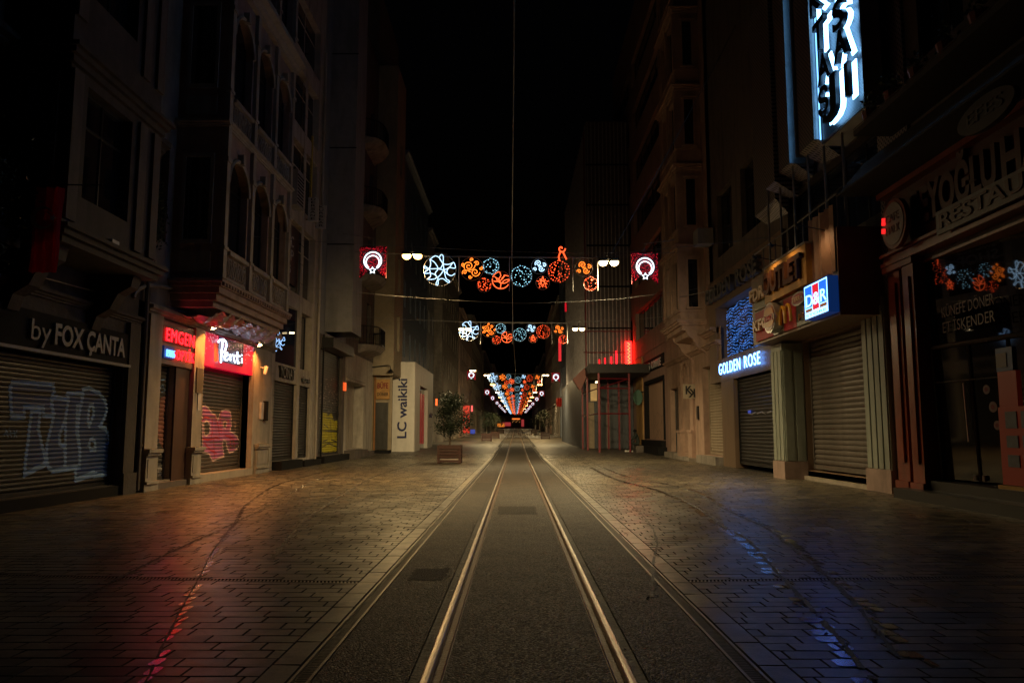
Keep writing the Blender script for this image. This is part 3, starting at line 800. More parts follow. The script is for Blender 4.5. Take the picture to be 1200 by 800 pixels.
for u in (12.9, 15.5):
    mb = MB(); pr = [(0, 0), (0, 1.1), (.9, 1.1), (.85, .85), (.6, .7), (.45, .4), (.2, .25), (.12, 0)]
    mb.prism(pr, lambda p, q, d: FL(d, p, 3.35 + q), u - .16, u + .16); mb.build('oriel_bracket', STONE_DARKEST, b1)
moulding(b1, FL, 9.0, 17.5, 3.72, cornice_prof(.16, .14), STONE_DARKEST)
moulding(b1, FL, 9.0, 12.5, 7.6, cornice_prof(.3, .25), STONE_DARKEST); moulding(b1, FL, 15.95, 18.0, 7.8, cornice_prof(.35, .3), STONE_DARKEST)
mb = MB(); mb.fbox(FL, 16.95, 17.42, 0, .1, 0, 3.7); mb.fbox(FL, 16.9, 17.47, 0, .15, 0, .45); mb.build('pier', STONE_DARKEST, b1)
mb = MB(); mb.fbox(FL, 10, 17.0, -.3, .08, 0, .2); mb.build('doorstep', BLACK, b1)
sh, info = shutter(b1, FL, 11.7, 16.88, .22, 2.7, .082, SHUT_BLACK, w=-.2)
C8 = dict(ox=0, oy=430, s=5.333, X=-8.7)
TP = [[(70, 95), (200, 101), (325, 110), (330, 150), (315, 200), (325, 305), (265, 305), (262, 250), (145, 250), (140, 315), (65, 315), (58, 220), (55, 130)],
      [(190, 275), (243, 275), (232, 390), (252, 480), (275, 575), (265, 610), (145, 675), (150, 580), (165, 480), (175, 380)],
      [(315, 190), (345, 190), (420, 205), (400, 320), (365, 420), (365, 480), (395, 495), (400, 600), (390, 635), (320, 650), (292, 620), (282, 560), (285, 480), (310, 380), (330, 290), (313, 240)],
      [(412, 165), (500, 165), (505, 230), (475, 245), (470, 400), (490, 520), (490, 625), (400, 640), (402, 300), (420, 210)]]
RP = [(510, 140), (545, 130), (610, 160), (650, 210), (660, 270), (640, 330), (615, 370), (650, 382), (665, 410), (675, 460), (690, 500), (710, 530), (715, 655), (585, 680), (580, 655), (465, 705), (465, 635), (490, 625), (492, 520), (478, 400), (485, 320), (495, 250), (512, 180)]
RH = [[(555, 240), (572, 235), (577, 270), (575, 300), (550, 370), (543, 330), (548, 270)], [(555, 460), (572, 447), (585, 470), (588, 515), (560, 515), (548, 485)]]
NAVY = mat('navy_spray_paint', (0.012, 0.055, 0.20), 0.45, var=0.45, scale=3, bump=0)
PALEBLUE = mat('pale_blue_spray_paint', (0.20, 0.36, 0.66), 0.5, var=0.3, scale=6, bump=0)
TPu = [crop_pts(p, **C8) for p in TP]; RPu = crop_pts(RP, **C8); RHu = [crop_pts(p, **C8) for p in RH]
for k, p in enumerate(TPu): paint(sh, FL, info, [p], NAVY, lift=.003 + .0004 * k)
paint(sh, FL, info, [RPu] + RHu, NAVY, lift=.0048)
paint_strokes(sh, FL, info, [p + [p[0]] for p in TPu + [RPu] + RHu], .085, PALEBLUE, name='graffiti_outline', lift=.0062)
low = [[(145, 672), (275, 605)], [(585, 680), (715, 660)], [(465, 705), (590, 668)], [(65, 305), (140, 308)], [(320, 650), (470, 625)]]
paint_strokes(sh, FL, info, [crop_pts(p, **C8) for p in low], .10, PALEBLUE, name='graffiti_outline', lift=.0085)
tagl = [[(15, 430), (30, 390), (40, 440)], [(50, 380), (60, 440)], [(75, 395), (95, 440)], [(95, 395), (75, 440)], [(20, 415), (100, 410)]]
paint_strokes(sh, FL, info, [crop_pts(p, **C8) for p in tagl], .018, PALEBLUE, name='graffiti_tag', lift=.009)
s1 = empty('shop_sign', FL(14.9, .0, 2.75), 'long dark fascia with pale grey raised letters reading by FOX ÇANTA', 'sign')
mb = MB(); mb.fbox(FL, 11.7, 17.0, .0, .07, 2.78, 3.44); mb.build('sign_board', BLACK, s1)
mb = MB(); mb.fbox(FL, 11.7, 17.0, .0, .12, 2.72, 2.775); mb.build('light_strip', DIML, s1)
lettering(s1, 'by', 'left', FL(13.4, .09, 2.93), .62, .36, DIML)
lettering(s1, 'FOX', 'left', FL(14.12, .09, 2.93), .95, .36, DIML, off=.03)
lettering(s1, 'ÇANTA', 'left', FL(15.2, .09, 2.93), 1.5, .36, DIML, off=.03)
downpipe(FL, 17.62, 9.0, 'dark drain pipe between the stone oriel house and the arched oriel house')
# hanging national flag
RED_CLOTH = cloth('red_flag_cloth', (0.65, 0.012, 0.02))
def wavy(x0, x1, z0, z1, Y, n=14, amp=.05):
    mb = MB()
    for i in range(n):
        for j in range(8):
            def P(a, b_):
                x = x0 + (x1 - x0) * a / n; z = z0 + (z1 - z0) * b_ / 8
                return (x + .012 * math.sin(b_), Y + amp * math.sin(a * 1.3 + b_ * .25), z - .03 * abs(math.sin(a * .6)))
            mb.quad(P(i, j), P(i + 1, j), P(i + 1, j + 1), P(i, j + 1))
    return mb
fx0, fz0 = on_cross(33, 318, 12.3); fx1, fz1 = on_cross(74, 218, 12.3)
fl = empty('flag', ((fx0 + fx1) / 2, 12.3, fz1), 'red flag with pale crescent and star hanging from the left oriel', 'flag')
wavy(fx0, fx1, fz0, fz1, 12.3).build('flag_cloth', RED_CLOTH, fl, smooth=True, flip=False)
cm = [(math.cos(t), math.sin(t)) for t in [R(35 + 290 * k / 20) for k in range(21)]]
cx, cz = (fx0 + fx1) / 2 - .02, fz1 - .55
mb = MB(); r0 = .19
pts = [(cx + r0 * c, cz + r0 * s) for c, s in cm] + [(cx + .04 + r0 * .78 * c, cz + r0 * .78 * s) for c, s in reversed(cm)]
n = 21
mb.add([(p[0], 12.215, p[1]) for p in pts], [(i, i + 1, 2 * n - 2 - i, 2 * n - 1 - i) for i in range(n - 1)])
st = [(cx + .17 + (.075 if k % 2 == 0 else .03) * math.cos(R(36 * k)), 12.215, cz + (.075 if k % 2 == 0 else .03) * math.sin(R(36 * k))) for k in range(10)]
mb.add(st, [tuple(range(10))]); mb.build('crescent_and_star', cloth('pale_flag_cloth', (.6, .55, .5)), fl, flip=False)
mb = MB(); mb.tube([(fx0 - .1, 12.3, fz1 + .02), (fx1 + .5, 12.55, fz1 + .1)], .012); mb.build('flag_pole', IRON, fl)
# ivy pots on the oriel's near corner
LEAF = mat('dark_ivy_leaf', (0.03, 0.055, 0.02), 0.55, var=0.4, bump=0)
rr = random.Random(5)
mb = MB(); plant_leaves(mb, 900, lambda: (-8.2 + rr.gauss(0, .25), 11.9 + rr.gauss(0, .35), 4.9 + rr.gauss(0, .45)), .045, rr)
pv = empty('hanging_plant', (-8.2, 11.9, 4.2), 'bushy dark ivy hanging at the far upper left beside the flag', 'plant')
tag(mb.build('foliage', LEAF, pv, flip=False), kind='stuff')
mb = MB(); mb.box(-8.5, -7.95, 11.5, 12.3, 4.25, 4.5); mb.build('flower_box', IRON, pv)
cb = MB(); cb.tube([FL(12.2, .12, 4.15), FL(13.5, .2, 4.02), FL(15.8, .14, 4.12)], .012); cb.build('loose_cable', WIRE, b1)
mb = MB(); mb.fbox(FL, 13.95, 14.2, 1.02, 1.16, 4.62, 4.82); mb.build('junction_box', LETTER_GREY, b1)
# clump on the pipe between the houses
mb = MB(); plant_leaves(mb, 700, lambda: FL(17.6 + rr.gauss(0, .12), .25 + rr.gauss(0, .09), 6.2 + rr.gauss(0, .35)), .04, rr)
tag(mb.build('climbing_ivy', LEAF, None, flip=False), 'dark clump of ivy clinging to the pipe between the two oriel houses', 'plant')

# ---- L2: arched oriel house, optician and hosiery shop below
b2 = building('tall ornate house with three storey arched oriel over the lit red and white shop signs', 22.0)
wall(b2, FL, 17.75, 27.15, 0, 4.25, [(18.44, 19.5, .18, 2.95), (20.97, 24.95, .18, 4.1)], STONE, .35, top=False, ends=False)
wall(b2, FL, 17.75, 27.15, 4.25, 20, [(18.05, 18.6, 5.9, 8.2), (25.2, 26.6, 5.9, 8.4, 1), (25.2, 26.6, 9.9, 12.3, 1)], STONE, .3)
window(b2, FL, 18.05, 18.6, 5.9, 8.2); window(b2, FL, 25.2, 26.6, 5.9, 8.4); window(b2, FL, 25.2, 26.6, 9.9, 12.3)
moulding(b2, FL, 17.75, 27.2, 4.05, cornice_prof(.2, .2), STONE)
moulding(b2, FL, 17.75, 21.3, 4.26, [(0, 0), (.1, 0), (.1, .04), (0, .04)], STONE_PALE, 'lead_flashing')
mb = MB()                                  # piers with pedestals
for u0, u1 in ((17.78, 18.42), (20.33, 20.95), (25.15, 26.8)):
    mb.fbox(FL, u0, u1, 0, .14, .95, 4.04 if u0 < 21 else 4.03)
mb.build('pier', STONE_PALE, b2)
for u0, u1 in ((17.74, 18.44), (20.24, 20.96), (25.3, 26.6)):
    mb = MB()
    mb.fbox(FL, u0, u1, 0, .20, .0, .16); mb.fbox(FL, u0 + .04, u1 - .04, 0, .24, .16, .22); mb.fbox(FL, u0 + .06, u1 - .06, 0, .19, .22, .80)
    mb.fbox(FL, u0 + .13, u1 - .13, .19, .205, .30, .72)
    mb.fbox(FL, u0 + .02, u1 - .02, 0, .25, .80, .86); mb.fbox(FL, u0, u1, 0, .29, .86, .94)
    mb.build('pedestal', STONE_PALE, b2)
mb = MB(); mb.fbox(FL, 19.5, 20.32, -.02, .03, 0.0, 2.95); mb.build('door_jamb', mat('dark_brown_jamb', (0.06, 0.03, 0.02), .5), b2)
mb = MB(); mb.fbox(FL, 18.43, 20.32, .0, .1, 2.95, 3.98); mb.build('fascia', mat('maroon_grey_fascia', (0.14, 0.10, 0.09), .45), b2)
sh, info = shutter(b2, FL, 18.45, 19.49, .18, 2.93, .1, SHUT_DARK, w=-.2)
C5 = dict(ox=170, oy=440, s=5.714, X=-8.65)
SKIN = mat('dull_rose_spray_paint', (0.27, 0.115, 0.085), .5, var=.35, bump=0); GREYP = mat('pale_grey_spray_paint', (0.30, 0.29, 0.29), .5, var=.35, bump=0)
paint(sh, FL, info, [crop_pts([(110, 150), (150, 130), (190, 150), (195, 230), (190, 300), (200, 360), (190, 440), (165, 480), (130, 490), (105, 450), (92, 380), (100, 300), (105, 220)], **C5),
                     crop_pts([(130, 250), (180, 240), (178, 300), (160, 330), (135, 310)], **C5)], SKIN)
paint(sh, FL, info, [crop_pts(p, **C5) for p in ([(90, 600), (150, 590), (150, 640), (95, 650)], [(155, 500), (190, 520), (195, 560), (155, 600)], [(95, 660), (140, 655), (140, 735), (100, 740)], [(150, 610), (200, 600), (198, 660), (152, 670)])], GREYP, lift=.004)
paint_strokes(sh, FL, info, [crop_pts(p, **C5) for p in ([(105, 90), (125, 60), (140, 100), (120, 110)], [(150, 90), (170, 60), (185, 100)], [(190, 80), (215, 70), (205, 105)], [(110, 30), (150, 25), (220, 40)])], .02, PALEBLUE, lift=.005)
sh2, info2 = shutter(b2, FL, 20.98, 24.93, .22, 3.1, .1, SHUT_DARK, w=-.25)
C5b = dict(ox=170, oy=440, s=5.714, X=-8.72)
PINK = mat('pink_spray_paint', (0.36, 0.12, 0.30), .5, var=.3, bump=0); WHT = mat('whitish_spray_paint', (0.55, 0.42, 0.42), .5, bump=0)
REDP = mat('deep_red_spray_paint', (0.35, 0.02, 0.05), .5, bump=0)
BL = crop_pts([(385, 205), (405, 200), (425, 215), (448, 250), (470, 262), (490, 300), (500, 262), (515, 238), (540, 228), (562, 232), (575, 250), (580, 330), (570, 370), (595, 385), (620, 410), (632, 440), (628, 475), (600, 505), (565, 515), (550, 480), (545, 440), (525, 428), (520, 460), (530, 540), (500, 550), (455, 570), (440, 545), (430, 520), (388, 512)], **C5b)
HO = [crop_pts([(393, 320), (415, 300), (437, 325), (435, 385), (412, 402), (398, 395)], **C5b), crop_pts([(525, 315), (540, 303), (550, 320), (540, 352), (526, 345)], **C5b)]
paint(sh2, FL, info2, [BL] + HO, PINK)
paint_strokes(sh2, FL, info2, [BL + [BL[0]]] + [h + [h[0]] for h in HO], .05, WHT, name='graffiti_outline', lift=.0045)
paint_strokes(sh2, FL, info2, [crop_pts(p, **C5b) for p in ([(450, 290), (452, 380), (440, 420)], [(470, 270), (490, 330), (500, 400)], [(540, 400), (590, 420), (600, 470)], [(400, 450), (440, 500), (480, 520)], [(385, 300), (400, 280), (430, 285)], [(388, 420), (420, 430), (470, 415), (500, 420)], [(510, 240), (505, 300), (512, 380)], [(560, 300), (558, 350)], [(460, 430), (465, 550)], [(570, 400), (575, 490)])], .05, REDP, name='graffiti_shade', lift=.0065)
paint_strokes(sh2, FL, info2, [crop_pts(p, **C5b) for p in ([(595, 305), (612, 305)], [(595, 320), (612, 322)], [(597, 340), (612, 340)], [(598, 375), (610, 375)], [(604, 305), (604, 380)])], .02, WHT, name='graffiti_tag', lift=.0065)
mb = MB(); mb.fbox(FL, 20.97, 25.14, -.3, .16, 0, .2); mb.build('doorstep', MARBLE, b2)
mb = MB(); mb.fbox(FL, 18.45, 20.23, -.3, .12, 0, .14); mb.build('doorstep', STONE_DARK, b2)
mb = MB(); mb.fbox(FL, 24.95, 25.146, -.2, .16, 0.2, 4.03); mb.build('door_jamb', STONE_PALE, b2)
mb = MB(); mb.fbox(FL, 25.65, 25.9, .14, .2, 1.75, 2.3); mb.build('notice', LETTER_GREY, b2)
mb = MB(); mb.fbox(FL, 26.0, 26.25, .14, .24, 1.7, 2.35); mb.build('intercom', BLACK, b2)
mb = MB(); mb.fbox(FL, 20.6, 20.8, .14, .16, 1.9, 2.35); mb.build('notice', LETTER_GREY, b2)
mb = MB(); mb.fbox(FL, 20.45, 20.85, .14, .17, 2.35, 3.0); mb.build('brass_plate', mat('dull_brass', (.16, .13, .07), .4, .5), b2)
# oriel
OX = 1.2
O0, O1 = 18.95, 24.6
bays = [O0 + .25 + i * 1.78 for i in range(3)]
oh = []
for z, h in ((5.95, 2.45), (9.95, 2.4), (13.9, 2.3)):
    for u in bays: oh.append((u + .05, u + 1.55, z, z + h, 1))
wall(b2, FL, O0, O1, 5.05, 18, oh, STONE_PINK, .28, w=OX, back=0.0, name='oriel_wall')
for z, h in ((5.95, 2.45), (9.95, 2.4), (13.9, 2.3)):
    for u in bays: window(b2, FL, u + .05, u + 1.55, z, z + h, w=OX - .22, bars=(1, 1))
mb = MB()
for u in [O0] + [x - .13 for x in bays[1:]] + [O1 - .26]:
    for z0, z1 in ((5.1, 8.95), (9.15, 12.95), (13.4, 17)):
        mb.fbox(FL, u, u + .22, OX, OX + .10, z0, z1); mb.fbox(FL, u - .03, u + .25, OX, OX + .13, z1 - .9, z1 - .78); mb.fbox(FL, u - .03, u + .25, OX, OX + .13, z0 + .72, z0 + .8)
mb.build('oriel_pilaster', STONE_PALE, b2)
mb = MB()
for u in bays:
    for z in (8.4 - .78, 12.35 - .78):          # archivolts
        r0 = .75; c = u + .8
        ring = [(c + r0 * math.cos(t), z + r0 * math.sin(t)) for t in [math.pi * k / 12 for k in range(13)]]
        mb.tube([FL(p, OX + .04, q) for p, q in ring], .055, 5)
        mb.fbox(FL, c - .08, c + .08, OX, OX + .16, z + .68, z + .95)
mb.build('archivolt', STONE_PALE, b2)
for u in bays:
    for z in (5.12, 9.12):                       # pierced balustrade panels
        mb = MB(); a, c = u + .12, u + 1.5
        mb.fbox(FL, a, c, OX, OX + .05, z, z + .06); mb.fbox(FL, a, c, OX, OX + .13, z + .62, z + .72)
        for k in range(4):
            cc = a + .17 + k * (c - a - .34) / 3
            ring = [(cc + .13 * math.cos(t), z + .33 + .22 * math.sin(t)) for t in [2 * math.pi * q / 10 for q in range(10)]]
            mb.tube([FL(p, OX + .05, q) for p, q in ring], .022, 5, closed=True)
            mb.tube([FL(cc - .13, OX + .05, z + .08), FL(cc + .13, OX + .05, z + .6)], .016, 5); mb.tube([FL(cc + .13, OX + .05, z + .08), FL(cc - .13, OX + .05, z + .6)], .016, 5)
        mb.build('balustrade', STONE_PALE, b2)
for z, h, dw in ((8.95, .16, .16), (12.95, .4, .42), (17, .4, .5)):
    mb = MB(); pp = cornice_prof(h, dw)
    mb.prism(pp, lambda p, q, d: FL(d, OX + p, z + q), O0 - .0, O1)
    mb.prism([(a, b_) for a, b_ in pp], lambda p, q, d: (-8.5 + d, O0 - p, z + q), 0, OX + dw * .98)
    mb.build('oriel_cornice', STONE_PALE, b2)
mb = MB()                                    # stepped base of the oriel
for z0, z1, e in ((4.98, 5.05, .16), (4.88, 4.98, .10), (4.72, 4.88, .04), (4.55, 4.72, -.06), (4.4, 4.55, -.18)):
    mb.fbox(FL, O0 - e, O1 + max(e, 0), 0, OX + e, z0, z1)
mb.build('oriel_base', STONE_PINK, b2)
mb = MB()                                    # dentils under the cornice
u = O0
while u < O1: mb.fbox(FL, u, u + .09, OX + .1, OX + .155, 4.90, 4.975); u += .2
tag(mb.build('dentil_row', STONE_PINK, b2), kind='stuff')
mb = MB()                                    # side window of the oriel facing the viewer
for z, h in ((5.95, 2.3), (9.95, 2.3)):
    for x0, x1 in ((-8.3, -8.22), (-7.6, -7.52)): mb.box(x0, x1, O0 - .06, O0, z, z + h)
    mb.box(-8.22, -7.6, O0 - .06, O0, z + h - .1, z + h); mb.box(-8.22, -7.6, O0 - .06, O0, z, z + .1)
    for zz in (z - .7,): mb.box(-8.3, -7.52, O0 - .03, O0, zz, zz + .5)
o = mb.build('window', STONE_PALE, b2)
mb = MB()
for z, h in ((5.95, 2.3), (9.95, 2.3)): mb.box(-8.22, -7.6, O0 - .025, O0 - .004, z + .1, z + h - .1)
mb.build('pane', GLASS, o)
mb = MB()                                     # big arch on the wall below the oriel
ring = [(19.3 + 2.2 * math.cos(t) * 1.0, 4.28 + .55 * math.sin(t)) for t in [math.pi * k / 14 for k in range(15)]]
mb.tube([FL(p, .05, q) for p, q in ring], .05, 6); mb.build('blind_arch', STONE_PALE, b2)
# crumpled plastic sheeting slung under the oriel
FOIL = mat('crumpled_translucent_sheeting', (0.42, 0.40, 0.42), 0.22, 0.0, var=.2, bump=.6, bscale=9)
mb = MB(); rn = random.Random(21); NU, NW = 60, 16; hh = {}
for i in range(NU + 1):
    for j in range(NW + 1):
        t = i / NU; s = j / NW
        hh[i, j] = FL(19.3 + 5.0 * t, .10 + 1.15 * s, 4.36 - .10 * math.sin(math.pi * s) * (1 + .8 * math.sin(t * 9)) - .07 * rn.random() - .10 * math.sin(t * 23 + s * 7) ** 2)
for i in range(NU):
    for j in range(NW): mb.quad(hh[i, j], hh[i + 1, j], hh[i + 1, j + 1], hh[i, j + 1])
tag(mb.build('plastic_sheeting', FOIL, None, flip=False), 'crumpled plastic sheeting slung under the arched oriel, lit red from below', 'sheeting')

E_RED = em('red_lit_letter', (1.0, 0.004, 0.010), 7); E_BLUEL = em('blue_white_lit_letter', (0.12, 0.35, 1.0), 3)
E_WHITE = em('white_lit_letter', (0.62, 0.80, 1.0), 4.5)
s2 = empty('shop_sign', FL(19.7, .1, 3.0), 'optician sign in glowing red capitals above the narrow graffiti door', 'sign')
mb = MB(); mb.fbox(FL, 18.47, 20.28, .1, .13, 3.47, 3.86); mb.build('letter_tray', mat('dark_maroon_tray', (.05, .012, .012), .5), s2)
lettering(s2, 'EMGEN', 'left', FL(18.50, .17, 3.50), 1.74, .30, E_RED, ext=.008, gap=.06)
lettering(s2, 'OPTİK', 'left', FL(19.12, .17, 3.10), 1.12, .24, E_RED, ext=.008, gap=.06)
mb = MB(); mb.fbox(FL, 18.5, 19.06, .1, .15, 3.08, 3.38); mb.build('date_box', em('deep_blue_box', (0.0, 0.03, 0.25), .15), s2)
lettering(s2, '1905', 'left', FL(18.54, .18, 3.12), .48, .17, E_BLUEL, ext=.02)
s3 = empty('shop_sign', FL(23.4, .1, 3.12), 'crimson fascia with glowing white handwritten letters above the pink graffiti shutter', 'sign')
mb = MB(); mb.fbox(FL, 20.97, 24.94, -.1, .10, 3.12, 4.03); mb.build('sign_board', em('crimson_lit_panel', (0.75, 0.0, 0.035), .5, (0.55, 0.0, 0.04)), s3)
mb = MB(); mb.fbox(FL, 22.0, 24.0, .1, .112, 3.32, 4.02); mb.build('dark_backing', mat('night_blue_panel', (0.06, 0.01, 0.05), .35), s3)
mb = MB(); rp = random.Random(8)
for _ in range(130):
    u = rp.uniform(21.0, 24.9); z = 4.03 - abs(rp.gauss(0, .22)); s = rp.uniform(.006, .016)
    if z > 3.3: mb.fbox(FL, u - s, u + s, .113, .12, z - s, z + s)
tag(mb.build('sequin_print', em('pink_white_sequins', (1, .5, .6), .8), s3), kind='stuff')
def pent(pts): return [FL(*(lambda q: (q[0], .16, q[1]))(on_wall(170 + x / 8.571, 370 + y / 8.571, -8.34))) for x, y in pts]
for ltr, lines in (('P', [[(762, 470), (765, 400), (775, 300), (780, 255)], [(735, 262), (755, 240), (785, 236), (812, 260), (818, 300), (805, 345), (782, 370)]]),
                   ('e', [[(795, 420), (830, 395), (828, 370), (812, 372), (798, 405), (800, 440), (822, 448), (845, 425)]]),
                   ('n', [[(855, 385), (858, 450)], [(858, 410), (878, 390), (892, 405), (893, 440), (905, 468)]]),
                   ('t', [[(928, 360), (926, 440), (934, 478), (948, 470)], [(905, 400), (955, 405)]]),
                   ('i', [[(972, 425), (973, 475)], [(970, 392), (973, 396)]])):
    mb = MB()
    for l in lines: mb.tube(pent(l), .025 if ltr == 'P' else .021, 6)
    mb.build('letter', E_WHITE, s3)
mb = MB()
for x in (700, 715, 730): mb.tube(pent([(x, 270), (x + 2, 460)]), .018, 5)
mb.build('pencil_stripes', em('orange_glow_print', (1, .25, .1), .12), s3)
WARM = em('warm_spotlight_lens', (1.0, 0.62, 0.28), 60)
def spot(F, u, z, lab, power=14):
    e = empty('spotlight', F(u, .3, z), lab, 'lamp', 'spotlights over the lit shop front')
    mb = MB(); mb.tube([F(u, .22, z + .06), F(u, .34, z + .03)], [.05, .085], 10); mb.tube([F(u, 0.1, z + .1), F(u, .24, z + .07)], .015); mb.build('housing', STEEL, e)
    mb = MB(); c = Vector(F(u, .355, z + .02)); mb.tube([F(u, .342, z + .015), F(u, .352, z - .005)], [.07, .07], 12); mb.build('lens', WARM, e)
    l = bpy.data.lights.new('spotlight_light', 'SPOT'); l.energy = power; l.color = (1.0, 0.30, 0.05); l.spot_size = R(150); l.spot_blend = .6; l.shadow_soft_size = .05
    o = bpy.data.objects.new('spotlight_light', l); COL.objects.link(o); o.parent = e; o.location = Vector(F(u, .38, z - .03)) - e.location; o.rotation_euler = (0, R(12 if F.s > 0 else -12), 0)
    return e
spot(FL, 20.95, 4.10, 'round orange spotlight over the left corner of the crimson fascia', 380)
spot(FL, 24.8, 4.06, 'round orange spotlight over the right corner of the crimson fascia', 300)
e = empty('security_camera', FL(25.6, .14, 3.3), 'white security camera on the pier right of the crimson shop', 'camera')
mb = MB(); mb.tube([FL(25.6, .14, 3.42), FL(25.6, .3, 3.42)], .02); mb.build('bracket', LETTER_GREY, e)
mb = MB(); mb.tube([FL(25.55, .3, 3.2), FL(25.6, .34, 3.46)], [.05, .07], 8); mb.build('camera_body', LETTER_GREY, e)

# ---- L3: modern front with glass
b3 = building('narrow modern house with pale concrete frame and dark glass beside the arched oriel', 30.2)
wall(b3, FL, 27.2, 33.4, 0, 24, [(27.5, 30.4, .3, 3.15), (30.75, 32.4, .3, 3.15), (27.5, 30.4, 3.8, 6.05), (30.75, 32.4, 3.8, 6.05), (27.5, 32.5, 6.65, 9.4), (27.5, 32.5, 10.1, 12.6), (27.5, 32.5, 13.3, 15.6), (27.5, 32.5, 16.4, 18.6)], PLASTER_WHITE, .75)
for u0, u1 in ((27.52, 30.38), (30.77, 32.38)): shutter(b3, FL, u0, u1, .32, 3.13, .1, SHUT_BLACK, w=-.15)
mb = MB()
z = .32
while z < 15:
    for u in (27.35, 30.57, 32.7): mb.fbox(FL, u - .17, u + .17, 0, .02, z + .01, z + .74)
    z += .76
mb.build('cladding_panel', PLASTER_WHITE, b3)
ww = empty('window', (-8.5, 29, 3.8)); ww.parent = b3; ww.location -= b3.location
mb = MB(); mb.quad((-9.15, 27.45, 3.8), (-8.56, 30.42, 3.8), (-8.56, 30.42, 6.05), (-9.15, 27.45, 6.05)); mb.build('pane', GLASS_BLUE, ww, flip=False)
window(b3, FL, 30.75, 32.4, 3.8, 6.05, w=-.3, bars=(0, 0), pane=GLASS_BLUE)
for z, h in ((6.65, 2.75), (10.1, 2.5), (13.3, 2.3), (16.4, 2.2)): window(b3, FL, 27.5, 32.5, z, z + h, w=-.25, bars=(2, 1), frame=PLASTER_WHITE)
s4 = empty('shop_sign', FL(29, .02, 3.3), 'dark slim capitals on the pale band between black shutters and glass', 'sign')
lettering(s4, 'YONAT', 'left', FL(27.95, .05, 3.28), 1.85, .42, LETTER_DARK, ext=.05)
lettering(s4, 'BİJUTERİ', 'left', FL(30.95, .05, 3.3), 1.2, .16, LETTER_DARK, ext=.02)
s5 = empty('shop_sign', FL(29, .0, 7.0), 'brownish window banner with pale block capitals on the upper glass', 'sign')
mb = MB(); mb.fbox(FL, 27.56, 30.7, -.2, -.18, 7.0, 9.3); mb.build('banner', mat('brown_banner', (.07, .045, .04), .5), s5)
for t, z, c in (('EROTIC', 8.45, .42), ('SHOP', 7.9, .42), ('TOYS', 7.4, .3)): lettering(s5, t, 'left', FL(27.9, -.17, z), 2.1 if c > .3 else 1.8, c, LETTER_GREY, ext=.01)
e = empty('air_conditioner', FL(28.9, .2, 10.0), 'pale vertical air conditioner cabinet on the modern white house', 'air conditioner')
mb = MB(); mb.fbox(FL, 28.4, 29.3, 0, .35, 9.75, 11.1); mb.build('cabinet', PLASTER_GREY, e)
mb = MB()
for k in range(9): mb.fbox(FL, 28.45, 29.25, .352, .365, 9.85 + k * .13, 9.9 + k * .13)
mb.build('grille', BLACK, e)
def cross_sign(px0, px1, y0, y1, Y, X_att, label, col, letters, parts_name='sign_board', th=.12, lcol=None, cap=.2):
    x0, z0 = on_cross(px0, y1, Y); x1, z1 = on_cross(px1, y0, Y)
    e = empty('projecting_sign', ((x0 + x1) / 2, Y, z0), label, 'sign')
    mb = MB(); mb.box(x0, x1, Y - th / 2, Y + th / 2, z0, z1); mb.build(parts_name, col, e)
    mb = MB()
    xa = min(x0, x1) if X_att < 0 else max(x0, x1)
    for z in (z0 + .1, z1 - .1): mb.tube([(X_att, Y, z), (xa, Y, z)], .02)
    mb.build('bracket', IRON, e)
    n = len(letters)
    if n:
        st = (z1 - z0) / (n + .4)
        for k, ch in enumerate(letters):
            if ch != ' ': lettering(e, ch, 'camera', (x0 + (x1 - x0) * .22, Y - th / 2 - .012, z1 - st * (k + 1) + st * .12), (x1 - x0) * .56, min(cap, st * .7), lcol or LETTER_DARK, ext=.006)
    return e
cross_sign(362.5, 367, 160, 240, 31.6, -8.5, 'tall narrow yellow and black vertical sign projecting from the white modern house', mat('dull_yellow_sign', (.55, .42, .04), .5), 'OTELRESTORAN', cap=.3)
cross_sign(361, 373.5, 232, 260, 31.0, -8.5, 'upper pale projecting box sign, left one of the two by the white modern house', mat('off_white_sign_face', (.5, .5, .5), .5), 'DERSANE', lcol=LETTER_DARK)
cross_sign(371, 382.5, 241, 268, 32.5, -8.5, 'lower pale projecting box sign, right one of the two by the white modern house', mat('off_white_sign_face', (.5, .5, .5), .5), 'KURSLAR', lcol=LETTER_DARK)
downpipe(FL, 33.1, 18, 'pale drain pipe at the right edge of the white modern house', m=PLASTER_WHITE)
for a, c, h in ((27.6, 30.3, .3), (30.6, 33.2, .22)): 
    mb = MB(); mb.fbox(FL, a, c, 0, .35, 0, h); mb.build('doorstep', BLACK, b3)

# ---- L4: dark shutter with yellow graffiti, grey blank tower above
b4 = building('blank smooth grey tower block above the tall black shutter with yellow graffiti', 36.0)
wall(b4, FL, 33.45, 38.95, 0, 5.6, [(34.0, 38.4, .3, 5.0)], STONE_DARK, .4, top=False)
sh, info = shutter(b4, FL, 34.02, 38.38, .3, 4.98, .11, SHUT_BLACK, w=-.2)
C7 = dict(ox=340, oy=380, s=4.445, X=-8.68)
YEL = mat('yellow_spray_paint', (0.42, 0.36, 0.02), .5, var=.35, bump=0)
YG = crop_pts([(160, 465), (175, 458), (192, 460), (197, 478), (213, 460), (222, 478), (228, 505), (245, 498), (258, 520), (256, 600), (255, 655), (240, 668), (228, 658), (215, 678), (200, 660), (185, 682), (170, 660), (158, 675), (157, 600), (160, 540)], **C7)
paint(sh, FL, info, [YG], YEL)
paint_strokes(sh, FL, info, [crop_pts(p, **C7) for p in ([(175, 520), (200, 540), (195, 600), (170, 610)], [(210, 500), (215, 600), (240, 610)], [(235, 530), (250, 560), (235, 590)], [(165, 640), (200, 620), (250, 640)])], .05, SHUT_BLACK, name='graffiti_shade', lift=.005)
mb = MB(); rp = random.Random(4)
pl = []
